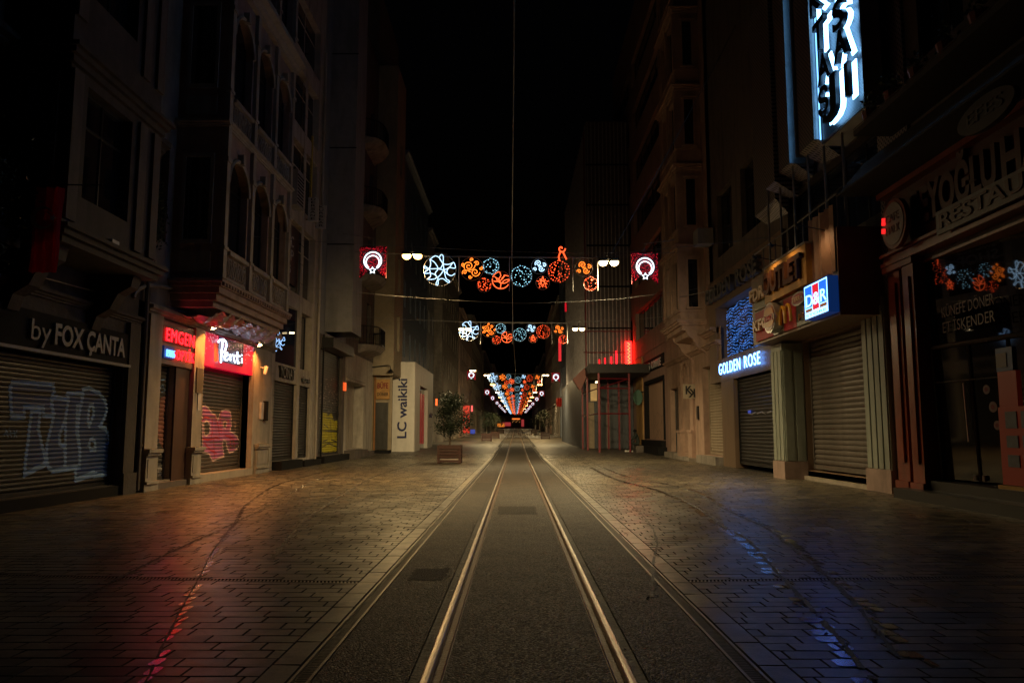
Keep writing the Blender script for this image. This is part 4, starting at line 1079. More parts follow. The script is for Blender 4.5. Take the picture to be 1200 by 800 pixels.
for _ in range(120):
    x, y = rp.uniform(145, 262), rp.gauss(375, 38); s = rp.uniform(1, 3)
    pl.append([(x, y), (x + s * 2, y + s * .6)])
paint_strokes(sh, FL, info, [crop_pts(p, **C7) for p in pl], .025, WHT, name='graffiti_dots', lift=.006)
wall(b4, FL, 34.6, 36.7, 5.75, 26, [], PLASTER_GREY, w=1.2, back=0.0, name='tower_wall')
wall(b4, FL, 33.45, 38.95, 5.6, 26, [(37.0, 38.4, 6.5, 9), (37.0, 38.4, 10.5, 13)], PLASTER_GREY, .4)
window(b4, FL, 37.0, 38.4, 6.5, 9); window(b4, FL, 37.0, 38.4, 10.5, 13)
mb = MB()
for z in (9.7, 14.2, 18.7): mb.box(-8.5, -7.28, 34.585, 34.6, z, z + .05)
mb.build('panel_joint', BLACK, b4)
mb = MB(); mb.fbox(FL, 34.2, 38.6, 0, .5, 5.02, 5.45); mb.build('shutter_box', SHUT_BLACK, b4)
mb = MB(); mb.tube([FL(34.25, .06, .0), FL(34.25, .06, 5.6)], .04); mb.build('cable_duct', IRON, b4)
mb = MB(); mb.fbox(FL, 33.7, 38.8, 0, .35, 0, .28); mb.build('doorstep', BLACK, b4)
mb = MB(); mb.fbox(FL, 38.5, 38.9, .02, .1, 3.35, 3.75); tag(mb.build('warning_light', em('dim_orange_light', (1, .12, .02), .9), None), 'small orange light on the wall right of the yellow graffiti shutter', 'lamp')

# ---- L5: white plaster with balconies
b5 = building('narrow plastered house with three curved iron balconies above a bare white shopfront', 43.0)
wall(b5, FL, 39.0, 46.5, 0, 5.4, [(39.5, 43.9, .45, 3.85)], PLASTER_WHITE, .9, top=False)
wall(b5, FL, 39.0, 46.5, 5.4, 24, [(41.2, 42.4, z, z + 2.5) for z in (6.2, 10.1, 14, 17.9)] + [(44.3, 45.5, z, z + 2.5) for z in (6.2, 10.1, 14, 17.9)], STONE_DARK, .3)
for z in (6.2, 10.1, 14, 17.9):
    for u in (41.2, 44.3): window(b5, FL, u, u + 1.2, z, z + 2.5, bars=(1, 1))
mb = MB(); mb.fbox(FL, 39.3, 44.0, .0, .1, 3.88, 4.02); mb.fbox(FL, 39.3, 44.0, 0, .06, 4.05, 4.12); mb.build('shopfront_rail', PLASTER_WHITE, b5)
mb = MB()
for i in range(16):
    for k in range(4): mb.fbox(FL, 39.55 + k * .24 + (.12 if i % 2 else 0), 39.55 + k * .24 + .23 + (.12 if i % 2 else 0), -.62, -.5, .5 + i * .2, .5 + i * .2 + .19)
mb.build('brick', mat('whitewashed_brick', (.36, .28, .25), .8, grime=.4), b5)
mb = MB(); mb.fbox(FL, 40.75, 43.8, -.6, -.52, .45, 3.84); mb.fbox(FL, 42.2, 42.25, -.52, -.5, .5, 3.8); mb.fbox(FL, 40.8, 40.86, -.52, -.49, .5, 3.8); mb.build('panel_door', mat('cream_painted_board', (.45, .40, .33), .6, grime=.4), b5)
for z in (6.05, 9.95, 13.8, 17.7):
    mb = MB(); n = 12
    arc = [(42.0 + 3.9 * k / n, .95 * (1 - abs(2 * k / n - 1) ** 4) + .1) for k in range(n + 1)]
    for (a, wa), (c, wc) in zip(arc, arc[1:]):
        mb.add([FL(a, 0, z - .5), FL(c, 0, z - .5), FL(c, wc * .75, z - .28), FL(a, wa * .75, z - .28), FL(a, 0, z), FL(c, 0, z), FL(c, wc, z), FL(a, wa, z)], [(0, 1, 2, 3), (4, 7, 6, 5), (3, 2, 6, 7), (0, 3, 7, 4), (1, 5, 6, 2)])
    o = mb.build('balcony', STONE, b5)
    mb = MB()
    mb.tube([FL(a, w * .96, z + 1.0) for a, w in arc], .03, 5); mb.tube([FL(a, w * .96, z + .08) for a, w in arc], .02, 5)
    for k in range(37):
        t = k / 36 * n; i = min(int(t), n - 1); f = t - i
        a = arc[i][0] + (arc[i + 1][0] - arc[i][0]) * f; w = (arc[i][1] + (arc[i + 1][1] - arc[i][1]) * f) * .96
        mb.tube([FL(a, w, z), FL(a, w, z + 1)], .014, 4, cap=False)
    tag(mb.build('railing', IRON, o), kind='stuff')
for a, c, h in ((39.1, 42.5, .42), (42.6, 44.5, .3)):
    mb = MB(); mb.fbox(FL, a, c, 0, .55, 0, h); mb.build('doorstep', STONE_DARK, b5)

# ---- L6: beige block jutting out
b6 = building('tall plain beige block jutting out over a small shop with an orange sign', 48.0)
wall(b6, FL, 46.62, 50.1, 4.75, 24, [(47.9, 48.9, z, z + 2.2) for z in (6.3, 10.0, 13.7, 17.4)], PLASTER_BEIGE, .25, w=1.2, name='wall')
for z in (6.3, 10.0, 13.7, 17.4): window(b6, FL, 47.9, 48.9, z, z + 2.2, w=1.0)
mb = MB(); mb.box(-9.6, -7.5, 47.6, 47.8, 0, 4.9); mb.build('lower_wall', PLASTER_BEIGE, b6)
mb = MB(); mb.box(-8.5, -7.35, 46.66, 50, 4.69, 4.75); mb.build('soffit', PLASTER_BEIGE, b6)
mb = MB(); x = -8.45
while x < -7.75: mb.box(x, x + .06, 47.5, 47.59, .3, 3.1); x += .075
mb.build('folding_gate', SHUT_DARK, b6)
mb = MB(); mb.box(-8.56, -8.47, 47.45, 47.62, .2, 4.7); mb.build('corner_post', mat('orange_brown_post', (.30, .13, .04), .6), b6)
s6 = empty('shop_sign', (-8.0, 47.5, 3.3), 'small square orange shop sign under the jutting beige block', 'sign')
mb = MB(); mb.box(-8.45, -7.62, 47.42, 47.55, 3.3, 4.5); mb.build('sign_board', mat('orange_sign_face', (.40, .21, .06), .5, var=.3), s6)
lettering(s6, 'BÜFE', 'camera', (-8.38, 47.40, 3.95), .68, .32, mat('dark_red_letter', (.2, .01, .01), .5), ext=.01, off=.02)
lettering(s6, 'DÖNER', 'camera', (-8.38, 47.40, 3.5), .68, .2, LETTER_DARK, ext=.01)
for u in (46.8,):
    e = empty('wall_lamp', (-8.4, 46.3, 4.9), 'unlit black gooseneck wall lamp left of the small orange sign', 'lamp')
    mb = MB(); mb.tube([(-8.5, 46.3, 5.15), (-7.6, 46.3, 5.25), (-7.45, 46.3, 5.22), (-7.4, 46.3, 5.0)], .025); mb.build('arm', IRON, e)
    mb = MB(); mb.tube([(-7.4, 46.3, 5.02), (-7.4, 46.3, 4.82)], [.05, .19], 12); mb.build('lamp_shade', IRON, e)
mb = MB(); mb.box(-8.4, -7.5, 46.9, 47.58, 0, .26); mb.build('doorstep', BLACK, b6)

# ---- L7: white clothes shop corner
b7 = building('low white rounded corner building with big dark blue vertical lettering', 52.0)
WHITEWALL = mat('white_shop_wall', (0.64, 0.60, 0.54), 0.6, var=.08, grime=.2, bump=.03)
mb = MB()
X0, X1, Y0, Y1, ZT = -7.85, -6.38, 49.72, 60.5, 5.75
prf = [(X0, Y0), (X1 - .12, Y0), (X1 - .03, Y0 + .04), (X1, Y0 + .16), (X1, Y1)]
for (a, c) in zip(prf, prf[1:]):
    if c == (X1, Y1):
        for ya, yb in ((a[1], 52.4), (57.0, Y1)): mb.quad((X1, ya, gz(ya)), (X1, yb, gz(yb)), (X1, yb, ZT), (X1, ya, ZT))
        mb.quad((X1, 52.4, 4.4), (X1, 57.0, 4.4), (X1, 57.0, ZT), (X1, 52.4, ZT))
    else: mb.quad((a[0], a[1], 0), (c[0], c[1], 0), (c[0], c[1], ZT), (a[0], a[1], ZT))
mb.quad((X0, Y0, ZT), (X1, Y0, ZT), (X1, Y1, ZT), (X0, Y1, ZT)); mb.quad((X0, Y0, 0), (X0, Y1, 0), (X0, Y1, ZT), (X0, Y0, ZT))
for y in (52.4, 57.0): mb.quad((X1, y, 0), (X1 - .35, y, 0), (X1 - .35, y, 4.4), (X1, y, 4.4))
mb.quad((X1, 52.4, 4.4), (X1, 57, 4.4), (X1 - .35, 57, 4.4), (X1 - .35, 52.4, 4.4))
mb.build('wall', WHITEWALL, b7, flip=False)
o = MB().box(X1 - .3, X1 - .26, 52.4, 57, .15, 4.4).build('shop_window', GLASS, b7)
mb = MB()
for y0, y1, c in ((52.5, 53.3, 0), (54.6, 55.5, 0), (56.0, 56.8, 0)): mb.box(X1 - .25, X1 - .22, y0, y1, .5, 4.0)
mb.build('sale_poster', em('dim_red_poster', (.55, .02, .03), .12, (.4, .02, .03)), o)
s7 = empty('shop_sign', (-7.2, Y0 - .02, .9), 'dark blue letters running upwards on the white corner building', 'sign')
NVY = mat('navy_sign_letter', (.012, .02, .10), .4, bump=0)
zl, zt = on_cross(470, 514, Y0)[1], on_cross(470, 443, Y0)[1]
lettering(s7, 'LC waikiki', 'camera', (on_cross(476.5, 480, Y0)[0], Y0 - .03, zl), zt - zl, .55, NVY, ext=.02, off=.02, up='rot')
s8 = empty('shop_sign', (X1, 58.5, 2), 'small blue vertical lettering on the street side of the white corner building', 'sign')
lettering(s8, 'waikiki', 'left', (X1 + .03, 57.7, 2.4), 1.9, .35, NVY, ext=.01)
FAR = []
# ================================================================= RIGHT SIDE
FR = Fr(1, 8.3)
def perf_mat(name, col, scale=28):
    m = bpy.data.materials.new(name); m.use_nodes = True
    nt = m.node_tree; b = nt.nodes['Principled BSDF']; L = nt.links
    ge = nn(nt, 'ShaderNodeNewGeometry'); mp = nn(nt, 'ShaderNodeMapping'); mp.inputs['Scale'].default_value = (scale,) * 3
    mp.inputs['Rotation'].default_value = (R(45), 0, 0)
    L.new(ge.outputs['Position'], mp.inputs['Vector'])
    fr = nn(nt, 'ShaderNodeVectorMath', operation='FRACTION'); L.new(mp.outputs[0], fr.inputs[0])
    sb = nn(nt, 'ShaderNodeVectorMath', operation='SUBTRACT'); sb.inputs[1].default_value = (.5, .5, .5); L.new(fr.outputs[0], sb.inputs[0])
    ml = nn(nt, 'ShaderNodeVectorMath', operation='MULTIPLY'); ml.inputs[1].default_value = (0, 1, 1); L.new(sb.outputs[0], ml.inputs[0])
    ln = nn(nt, 'ShaderNodeVectorMath', operation='LENGTH'); L.new(ml.outputs[0], ln.inputs[0])
    lt = nn(nt, 'ShaderNodeMath', operation='LESS_THAN'); lt.inputs[1].default_value = .30; L.new(ln.outputs['Value'], lt.inputs[0])
    mx = nn(nt, 'ShaderNodeMix', data_type='RGBA'); L.new(lt.outputs[0], mx.inputs['Factor'])
    mx.inputs['A'].default_value = (*col, 1); mx.inputs['B'].default_value = (.004, .004, .005, 1)
    L.new(mx.outputs['Result'], b.inputs['Base Color']); b.inputs['Metallic'].default_value = .5; b.inputs['Roughness'].default_value = .45
    return m
PERF = perf_mat('perforated_metal_cladding', (.30, .27, .27), 11)
PERF2 = perf_mat('perforated_sign_panel', (.035, .04, .045), 14)

# ---- R1: restaurant with red wood front
r1 = building('dark restaurant house with red brown wooden shopfront at the right edge', 13.0, 1, 8.3)
wall(r1, FR, 7.0, 17.0, 0, 4.8, [(11.0, 15.75, .35, 4.75)], WOOD_RED, 1.2, top=False, ends=False)
wall(r1, FR, 7.0, 17.0, 4.8, 18, [(9.0, 10.6, 8.9, 11.4), (11.4, 13.0, 8.9, 11.4), (13.8, 15.4, 8.9, 11.4)], STONE_DARKEST, .3)
for u in (9.0, 11.4, 13.8): window(r1, FR, u, u + 1.6, 8.9, 11.4)
mb = MB()
for u0, u1, w in ((16.45, 16.95, .16), (15.75, 16.2, .22)):
    mb.fbox(FR, u0, u1, 0, w, .32, 4.75); mb.fbox(FR, u0 + .12, u1 - .12, w, w + .05, .7, 4.5); mb.fbox(FR, u0 - .03, u1 + .03, 0, w + .06, 0, .32)
mb.fbox(FR, 15.72, 17.0, 0, .26, 4.76, 4.88)
mb.build('timber_pilaster', WOOD_RED, r1)
mb = MB(); mb.fbox(FR, 7, 17.0, 0, .28, 4.89, 4.97); mb.fbox(FR, 7, 17.0, 0, .2, 4.97, 5.1); mb.fbox(FR, 7, 17.0, 0, .30, 5.1, 5.16); mb.fbox(FR, 7, 17, 0, .3, 6.42, 6.54)
mb.build('timber_cornice', WOOD_RED, r1)
mb = MB(); mb.fbox(FR, 7, 17.0, 0, .10, 5.16, 6.42); mb.build('fascia', mat('dull_orange_fascia', (.06, .014, .006), .7), r1)
mb = MB(); mb.prism([(0, 0), (0, 1.0), (.5, .75), (1.1, 0.05), (1.1, 0)], lambda p, q, d: FR(d, p, 6.55 + q), 7, 17.1); mb.build('awning', mat('black_canvas', (.012, .011, .012), .85, bump=.3), r1)
mb = MB(); mb.tube([FR(7, 1.12, 6.56), FR(17.1, 1.12, 6.56)], .012); mb.build('awning_bar', IRON, r1)
s = empty('shop_sign', FR(13, .1, 4.5), 'large dark red raised capitals across the restaurant fascia at far right', 'sign')
lettering(s, 'BEYOĞLU', 'right', FR(15.75, .14, 5.5), 2.9, .66, mat('dark_red_raised_letter', (.055, .008, .006), .5), ext=.06, off=.04)
lettering(s, 'HALKI', 'right', FR(12.75, .14, 5.5), 2.2, .66, mat('dark_red_raised_letter', (.055, .008, .006), .5), ext=.06, off=.04)
s = empty('shop_sign', FR(12, .1, 4.4), 'pale plate with dark capitals reading RESTAURANT at the right edge', 'sign')
mb = MB(); mb.fbox(FR, 9.8, 14.5, .32, .37, 5.0, 5.44); mb.build('sign_board', mat('pale_sign_plate', (.10, .09, .09), .5), s)
lettering(s, 'RESTAURANT', 'right', FR(14.4, .385, 5.10), 4.4, .26, mat('dark_red_raised_letter', (.055, .008, .006), .5), ext=.01, off=.02)
e = empty('round_sign', FR(16.35, .35, 4.5), 'round white and red badge sign on the corner of the restaurant', 'sign')
def disc(F, u, z, w0, w1, r, n=24): 
    mb = MB(); mb.prism([(u + r * math.cos(2 * math.pi * k / n), z + r * math.sin(2 * math.pi * k / n)) for k in range(n)], lambda p, q, d: F(p, d, q), w0, w1); return mb
uc, zc = on_wall(1047, 262, 7.8)
disc(FR, uc, zc, .40, .5, .52).build('rim', WOOD_RED, e); disc(FR, uc, zc, .5, .515, .44).build('face', mat('cream_badge_face', (.22, .19, .17), .5, var=.3), e)
lettering(e, 'CAFE', 'right', FR(uc + .3, .525, zc + .05), .6, .16, mat('dark_red_raised_letter', (.055, .008, .006), .5), ext=.004); lettering(e, 'HALK', 'right', FR(uc + .3, .525, zc - .2), .6, .16, mat('dark_red_raised_letter', (.055, .008, .006), .5), ext=.004)
mb = MB(); mb.tube([FR(uc + .36, .53, zc + .05), FR(uc + .33, .53, zc + .2)], .05, 6); mb.tube([FR(uc + .38, .53, zc - .12), FR(uc + .36, .53, zc - .02)], .05, 6); mb.build('red_light', em('red_glow', (1, .02, .02), 1.2), e)
e = empty('oval_sign', FR(11.8, 1.2, 6.2), 'oval drinks sign hanging under the black awning at far right', 'sign')
mb = MB(); mb.prism([(11.7 + .75 * math.cos(2 * math.pi * k / 24), 6.25 + .26 * math.sin(2 * math.pi * k / 24)) for k in range(24)], lambda p, q, d: FR(p, d, q), .95, 1.05); mb.build('sign_board', mat('greyish_oval', (.018, .017, .02), .5), e)
lettering(e, 'EFES', 'right', FR(12.2, 1.06, 6.17), 1.0, .2, mat('dim_grey_letter', (.05, .05, .05), .5), ext=.005)
# glazing: set back, the near edge swung towards the street
e = empty('shop_window', FR(13.5, -.8, .4), 'angled dark glass shopfront of the restaurant with stickers and door', 'window')
na = R(-9.2); dirx = Vector((-math.sin(na), -math.cos(na), 0))  # towards the viewer
p0 = Vector((8.42, 15.7, 0))
LEAN = .025
def GP(t, z, off=0.0): 
    q = p0 + Vector((math.sin(na) * 0 - dirx.x * 0, 0, 0)) + dirx * t + Vector((-math.cos(na), math.sin(na), 0)) * off
    return (q.x - LEAN * (z - .4), q.y, z)
GL2 = glass('restaurant_glass', (.006, .005, .005), .015)
MB().quad(GP(0, 3.05), GP(5.2, 3.05), GP(5.2, 4.74), GP(0, 4.74)).build('upper_pane', GL2, e, flip=False)
for a, c in ((.1, .98), (1.02, 1.9), (2.0, 5.2)): MB().quad(GP(a, .42), GP(c, .42), GP(c, 2.95), GP(a, 2.95)).build('door_leaf' if a < 1.5 else 'side_pane', glass('door_glass', (.012, .011, .011), .06), e, flip=False)
mb = MB()
for t in (0, 1.0, 1.95): mb.tube([GP(t, .42, .02), GP(t, 3.0, .02)], .025, 4)
mb.tube([GP(0, 3.0, .02), GP(5.2, 3.0, .02)], .035, 4); mb.tube([GP(0, 2.3, .03), GP(2.0, 2.3, .03)], .015, 4); mb.build('glazing_bar', STONE_DARK, e)
mb = MB(); mb.tube([GP(.86, 1.15, .07), GP(.86, 2.25, .07)], .018, 8); mb.build('door_handle', STEEL, e)
mb = MB()
for t in (.9, 1.12): mb.tube([GP(t, .44, .03), GP(t, .54, .03)], .04, 6)
mb.build('door_lock', STEEL, e)
for (t, z, r) in ((1.35, 2.1, .085), (1.47, 1.78, .1), (1.53, 1.45, .085)):
    c = Vector(GP(t, z, .012)); a = dirx
    mb = MB(); mb.add([c + a * (r * math.cos(2 * math.pi * k / 16)) + Vector((0, 0, r * math.sin(2 * math.pi * k / 16))) for k in range(16)], [tuple(range(16))]); o = mb.build('sticker', mat('pink_white_sticker', (.20, .12, .12), .5), e, flip=False)
    c = Vector(GP(t, z, .018)); r *= .5
    MB().add([c + a * (r * math.cos(2 * math.pi * k / 8)) + Vector((0, 0, r * math.sin(2 * math.pi * k / 8))) for k in range(8)], [tuple(range(8))]).build('sticker_print', mat('dark_red_print', (.2, .01, .02), .5), o, flip=False)
lettering(e, 'KÜNEFE DÖNER', 'right', (8.36, 15.3, 3.55), 1.7, .2, mat('dark_orange_vinyl', (.055, .014, .006), .5), ext=.003); lettering(e, 'ET İSKENDER', 'right', (8.36, 15.3, 3.25), 1.7, .2, mat('dark_orange_vinyl', (.055, .014, .006), .5), ext=.003)
mb = MB(); mb.fbox(FR, 9, 16.4, -1.2, .55, 0, .2); mb.fbox(FR, 9, 15.7, -1.2, .15, .2, .38); mb.build('doorstep', mat('black_granite', (.015, .015, .016), .35), r1)
e = empty('menu_board', (8.0, 12.2, .4), 'red board of cards with a blue header beside the restaurant door, right edge', 'sign')
mb = MB(); mb.fbox(FR, 11.6, 13.55, -.05, .03, .45, 1.75); mb.fbox(FR, 13.0, 13.5, -.05, .03, 1.752, 2.35); mb.build('red_panel', em('red_board', (1, .06, .02), .012, (.24, .02, .012)), e)
mb = MB(); mb.fbox(FR, 13.05, 13.5, -.04, .04, 2.352, 2.75); mb.build('blue_panel', mat('blue_board', (.02, .07, .25), .45), e)
mb = MB()
for i in range(4):
    for j in range(3): mb.fbox(FR, 13.35 - i * .42 - .3, 13.35 - i * .42, .03, .045, .75 + j * .32, .75 + j * .32 + (.2 if j < 2 else .28))
mb.build('card', mat('pale_blue_card', (.08, .11, .16), .4, var=.5), e)
mb = MB(); mb.fbox(FR, 13.2, 13.48, .04, .05, 2.42, 2.66); mb.build('card', mat('pale_sign_plate', (.10, .09, .09), .5), e)
mb = MB(); mb.fbox(FR, 11, 13.6, -.05, .09, .37, .44); mb.build('brass_sill', mat('brass_sill', (.32, .2, .06), .35, .6), e)
# balcony with flower pots above the awning
e = empty('flower_balcony', FR(13, 0, 7), 'dark balcony ledge with a row of plants above the black awning', 'balcony')
mb = MB(); mb.fbox(FR, 8, 16.6, 0, .9, 7.75, 7.87); mb.tube([FR(8, .9, 7.9), FR(16.6, .9, 7.9)], .012); mb.build('ledge', mat('black_ledge', (.02, .017, .016), .8), e)  # ledge in one even near-black tone
rr = random.Random(9)
for k in range(8):
    u = 9.2 + k * 1.0
    mb = MB(); mb.tube([FR(u, .7, 7.88), FR(u, .7, 8.14)], [.12, .18], 10); o = mb.build('flower_pot', mat('terracotta', (.16, .05, .03), .7), e)
    mb = MB(); plant_leaves(mb, 60, lambda: FR(u + rr.gauss(0, .13), .7 + rr.gauss(0, .1), 8.3 + rr.gauss(0, .13)), .06, rr); mb.build('foliage', LEAF, o, flip=False)

# ---- R2: fast food arcade
r2 = building('arcade building with grey green pilasters, wide brown roller shutter and protruding sign box', 20.5, 1, 8.3)
wall(r2, FR, 17.0, 23.6, 0, 6.0, [(18.55, 22.6, .25, 3.9)], PANEL_BROWN, .5, top=False, ends=False)
wall(r2, FR, 17.0, 25.25, 6.0, 20, [(17.4, 23.4, 6.3, 8.4)], STONE_DARK, .4)
window(r2, FR, 17.4, 23.4, 6.3, 8.4, w=-.3, bars=(4, 1), pane=GLASS_BLUE, t=.07)
sh, info = shutter(r2, FR, 18.6, 22.58, .3, 3.88, .135, SHUT_BROWN, w=-.22, depth=.035)
tg = [[(540, 405), (548, 385), (560, 410)], [(565, 440), (575, 420), (590, 445), (600, 425)], [(610, 470), (630, 480), (650, 470), (660, 485)]]
mb = MB(); mb.fbox(FR, 18.52, 22.6, -.5, .12, 0, .10); mb.fbox(FR, 18.6, 22.58, -.5, 0.0, .1, .24); mb.build('doorstep', MARBLE, r2)
def fluted(parent, u0, u1, w, z0, z1):
    mb = MB(); mb.fbox(FR, u0, u1, 0, w, z0 + .5, z1); n = max(2, int((u1 - u0) / .28)); st = (u1 - u0) / n
    for k in range(n): mb.fbox(FR, u0 + st * k + .035, u0 + st * (k + 1) - .035, w, w + .03, z0 + .52, z1 - .2)
    if w > .3:
        for k in range(2): mb.box(8.3 - w + .04 + k * w / 2, 8.3 - w - .04 + (k + 1) * w / 2, u0 - .025, u0, z0 + .52, z1 - .2)
    o = mb.build('pilaster', GREENISH, parent)
    mb = MB(); mb.fbox(FR, u0 - .04, u1 + .04, 0, w + .05, z0, z0 + .5); mb.build('pilaster_base', STONE_PINK, parent)
fluted(r2, 17.35, 18.5, .1, 0, 4.35); fluted(r2, 22.62, 23.55, .62, 0, 3.88)
box = MB(); box.fbox(FR, 17.5, 24.0, 0, 1.0, 3.95, 5.98); box.build('sign_box', PANEL_BROWN, r2)
mb = MB()
for u in (20.0, 22.4): mb.fbox(FR, u, u + .02, 1.0, 1.004, 3.96, 5.97)
mb.build('panel_joint', BLACK, r2)
mb = MB()                                    # railing and glass over the box
mb.tube([FR(17.5, .95, 6.75), FR(24.0, .95, 6.75)], .02, 6); mb.tube([FR(17.5, .0, 6.75), FR(17.5, .95, 6.75)], .02, 6)
for k in range(7): mb.tube([FR(17.52 + k * 1.075, .95, 5.98), FR(17.52 + k * 1.075, .95, 6.75)], .018, 6)
mb.build('railing', WIRE, r2)
mb = MB()
for k in range(6): mb.tube([FR(18.0 + k * 1.1, .55, 5.98), FR(18.0 + k * 1.1, .55, 9.0)], .035, 6)
mb.build('tie_rod', STEEL, r2)
mb = MB(); mb.fbox(FR, 15.95, 17.3, 0, .06, 4.4, 14); mb.build('perforated_cladding', PERF, r2)
# perforated metal boxes with tapered ends
def taper(u0, u1, w0, w1, z0, z1, matl, name='metal_box', tip=.45):
    mb = MB(); mb.fbox(FR, u0, u1, w0, w1, z0, z1)
    a, b_, c, d = FR(u0, w0, z0), FR(u1, w0, z0), FR(u1, w1, z0), FR(u0, w1, z0)
    e1, f1 = FR(u0, w0 + .02, z0 - tip), FR(u1, w0 + .02, z0 - tip * .6)
    mb.add([a, b_, c, d, e1, f1], [(0, 4, 3), (1, 2, 5), (3, 4, 5, 2), (0, 1, 5, 4)])
    return mb.build(name, matl, r2)
taper(23.0, 25.0, .1, .5, 8.3, 15, PERF); taper(22.1, 22.9, .1, .8, 8.55, 15, PERF); taper(20.95, 22.0, .1, .7, 8.75, 15, PERF)
taper(19.15, 20.3, .1, .72, 8.7, 15, PERF); mb = MB()
for u in (20.9, 20.36, 19.1): mb.fbox(FR, u, u + .05, .1, .78, 8.65, 15)
mb.build('metal_fin', STEEL, r2)
mb = MB(); mb.fbox(FR, 19.0, 19.02, .64, .67, 8.6, 15); mb.fbox(FR, 20.5, 20.515, .60, .62, 8.8, 15); mb.build('added_fin_glow', em('cold_added_glow', (.18, .5, 1.0), 2.5), r2)  # glow strips added to light the metal fins blue
s = empty('vertical_sign', FR(17.2, .6, 8.5), 'huge backlit vertical sign with black capitals and white halo, top right', 'sign')
mb = MB(); mb.fbox(FR, 16.55, 18.95, .3, .62, 8.5, 16); mb.build('sign_panel', PERF2, s)
mb = MB(); mb.fbox(FR, 16.55, 18.95, .25, .66, 8.42, 8.5); mb.fbox(FR, 16.49, 16.55, .25, .68, 8.42, 16); mb.build('panel_frame', STEEL, s)
a, b_, c, d = FR(16.6, .3, 8.42), FR(18.9, .3, 8.42), FR(18.9, .62, 8.42), FR(16.6, .62, 8.42)
mb = MB().add([a, b_, c, d, FR(16.9, .3, 8.2), FR(18.4, .3, 8.2)], [(0, 4, 3), (1, 2, 5), (3, 4, 5, 2), (0, 1, 5, 4)]); mb.build('panel_tip', mat('dull_steel', (.2, .2, .2), .5, .6), s)
HALO = em('cold_white_halo', (.22, .55, 1.0), 8); BLK = mat('gloss_black_letter', (.012, .014, .018), .35, bump=0)
def big(ch, cx, cy, w=.66, h=.64, X=7.44):
    uc, zc = on_wall(cx, cy, X)
    lettering(s, ch, 'right', (X, uc + w / 2, zc - h / 2), w, h, BLK, ext=.055, off=.03)
    lettering(s, ch, 'right', (7.585, uc + w / 2, zc - h / 2), w, h, HALO, ext=.012, off=.06, name='halo_letter')
big('S', 984, 17); big('A', 986.5, 52); big('J', 978, 105, .56, .72); big('I', 994, 93, .30, .72)
big('T', 961, 41, .66, .70); big('A', 967, 79); big('Ş', 967, 119, .66, .62)
big('K', 956, 0); big('A', 979, -24); big('P', 975, -62); big('İ', 950, -42, .4); big('Ş', 946, -80)
for k in range(3): big('E', 972, -110 - 50 * k)
# ---- signs on the box
F73 = Fr(1, 7.3)
def upx(x): return on_wall(x, 360, 7.25)[0]
s = empty('shop_sign', FR(18.4, 1.0, 4.05), 'glowing blue and red square box sign with white letters D&R', 'sign')
u0, u1 = upx(952), upx(981); z0, z1 = 4.02, 4.86
mb = MB(); mb.fbox(F73, u1, u0, 0.0, .24, z0, z1); mb.build('sign_case', em('blue_lit_case', (.02, .12, .6), .12, (.02, .05, .15)), s)
E_W2 = em('white_lit_face', (.17, .45, 1.0), 5); E_BL = em('blue_lit_face', (.0, .025, .9), 7); E_R2 = em('red_lit_face', (.95, .0, .03), .8); E_BR = em('brown_print_face', (.35, .10, .01), .6)
f = .25
o = MB().fbox(F73, u1 + .03, u0 - .03, .24, .243, z0 + .03, z1 - .03).build('sign_face', E_W2, s)
W = u0 - u1 - .06; A = u1 + .03
MB().fbox(F73, A + .04, A + .34 * W, .243, .246, z0 + .27, z1 - .06).build('blue_stripe', E_BL, s)
MB().fbox(F73, A + .36 * W, A + .64 * W, .243, .246, z0 + .18, z1 - .06).build('red_stripe', E_R2, s)
MB().fbox(F73, A + .66 * W, A + W - .04, .243, .246, z0 + .27, z1 - .06).build('blue_stripe', E_BL, s)
MB().fbox(F73, A + .05, A + .33 * W, .243, .246, z0 + .17, z0 + .25).build('brown_stripe', E_BR, s)
MB().fbox(F73, A + .67 * W, A + W - .05, .243, .246, z0 + .17, z0 + .25).build('brown_stripe', E_BR, s)
lettering(s, 'D&R', 'right', F73(u0 - .08, .252, z0 + .30), W - .1, .28, E_W2, ext=.003, off=.005)
lettering(s, 'STORE', 'right', F73(u0 - .1, .252, z0 + .06), W - .14, .06, E_BL, ext=.002)
sb_ = em('soft_gold_lit_panel', (1.0, .45, .08), .10, (.50, .28, .06))
def board(label, x0, x1, z0, z1, m, th=.06):
    e = empty('shop_sign', F73((upx(x0) + upx(x1)) / 2, 0, z0), label, 'sign')
    MB().fbox(F73, upx(x1), upx(x0), .005, th, z0, z1).build('sign_board', m, e); return e
GOLD = mat('brushed_gold_panel', (.55, .30, .07), .42, .35, var=.25, scale=2, bump=.1, bscale=6)
e = board('large shiny gold panel with dark slab letters on the sign box', 903, 954, 4.93, 5.92, GOLD, .2)
mb = MB(); mb.fbox(F73, upx(954) - .03, upx(903) + .03, .005, .24, 5.92, 5.97); mb.build('lamp_strip', STEEL, e)
UG0, UG1 = upx(903), upx(954)
lettering(e, 'OUTLET', 'right', F73(UG0 - .12, .26, 5.16), UG0 - UG1 - .3, .55, mat('dark_brown_slab_letter', (.05, .02, .012), .3), ext=.05, off=.04)
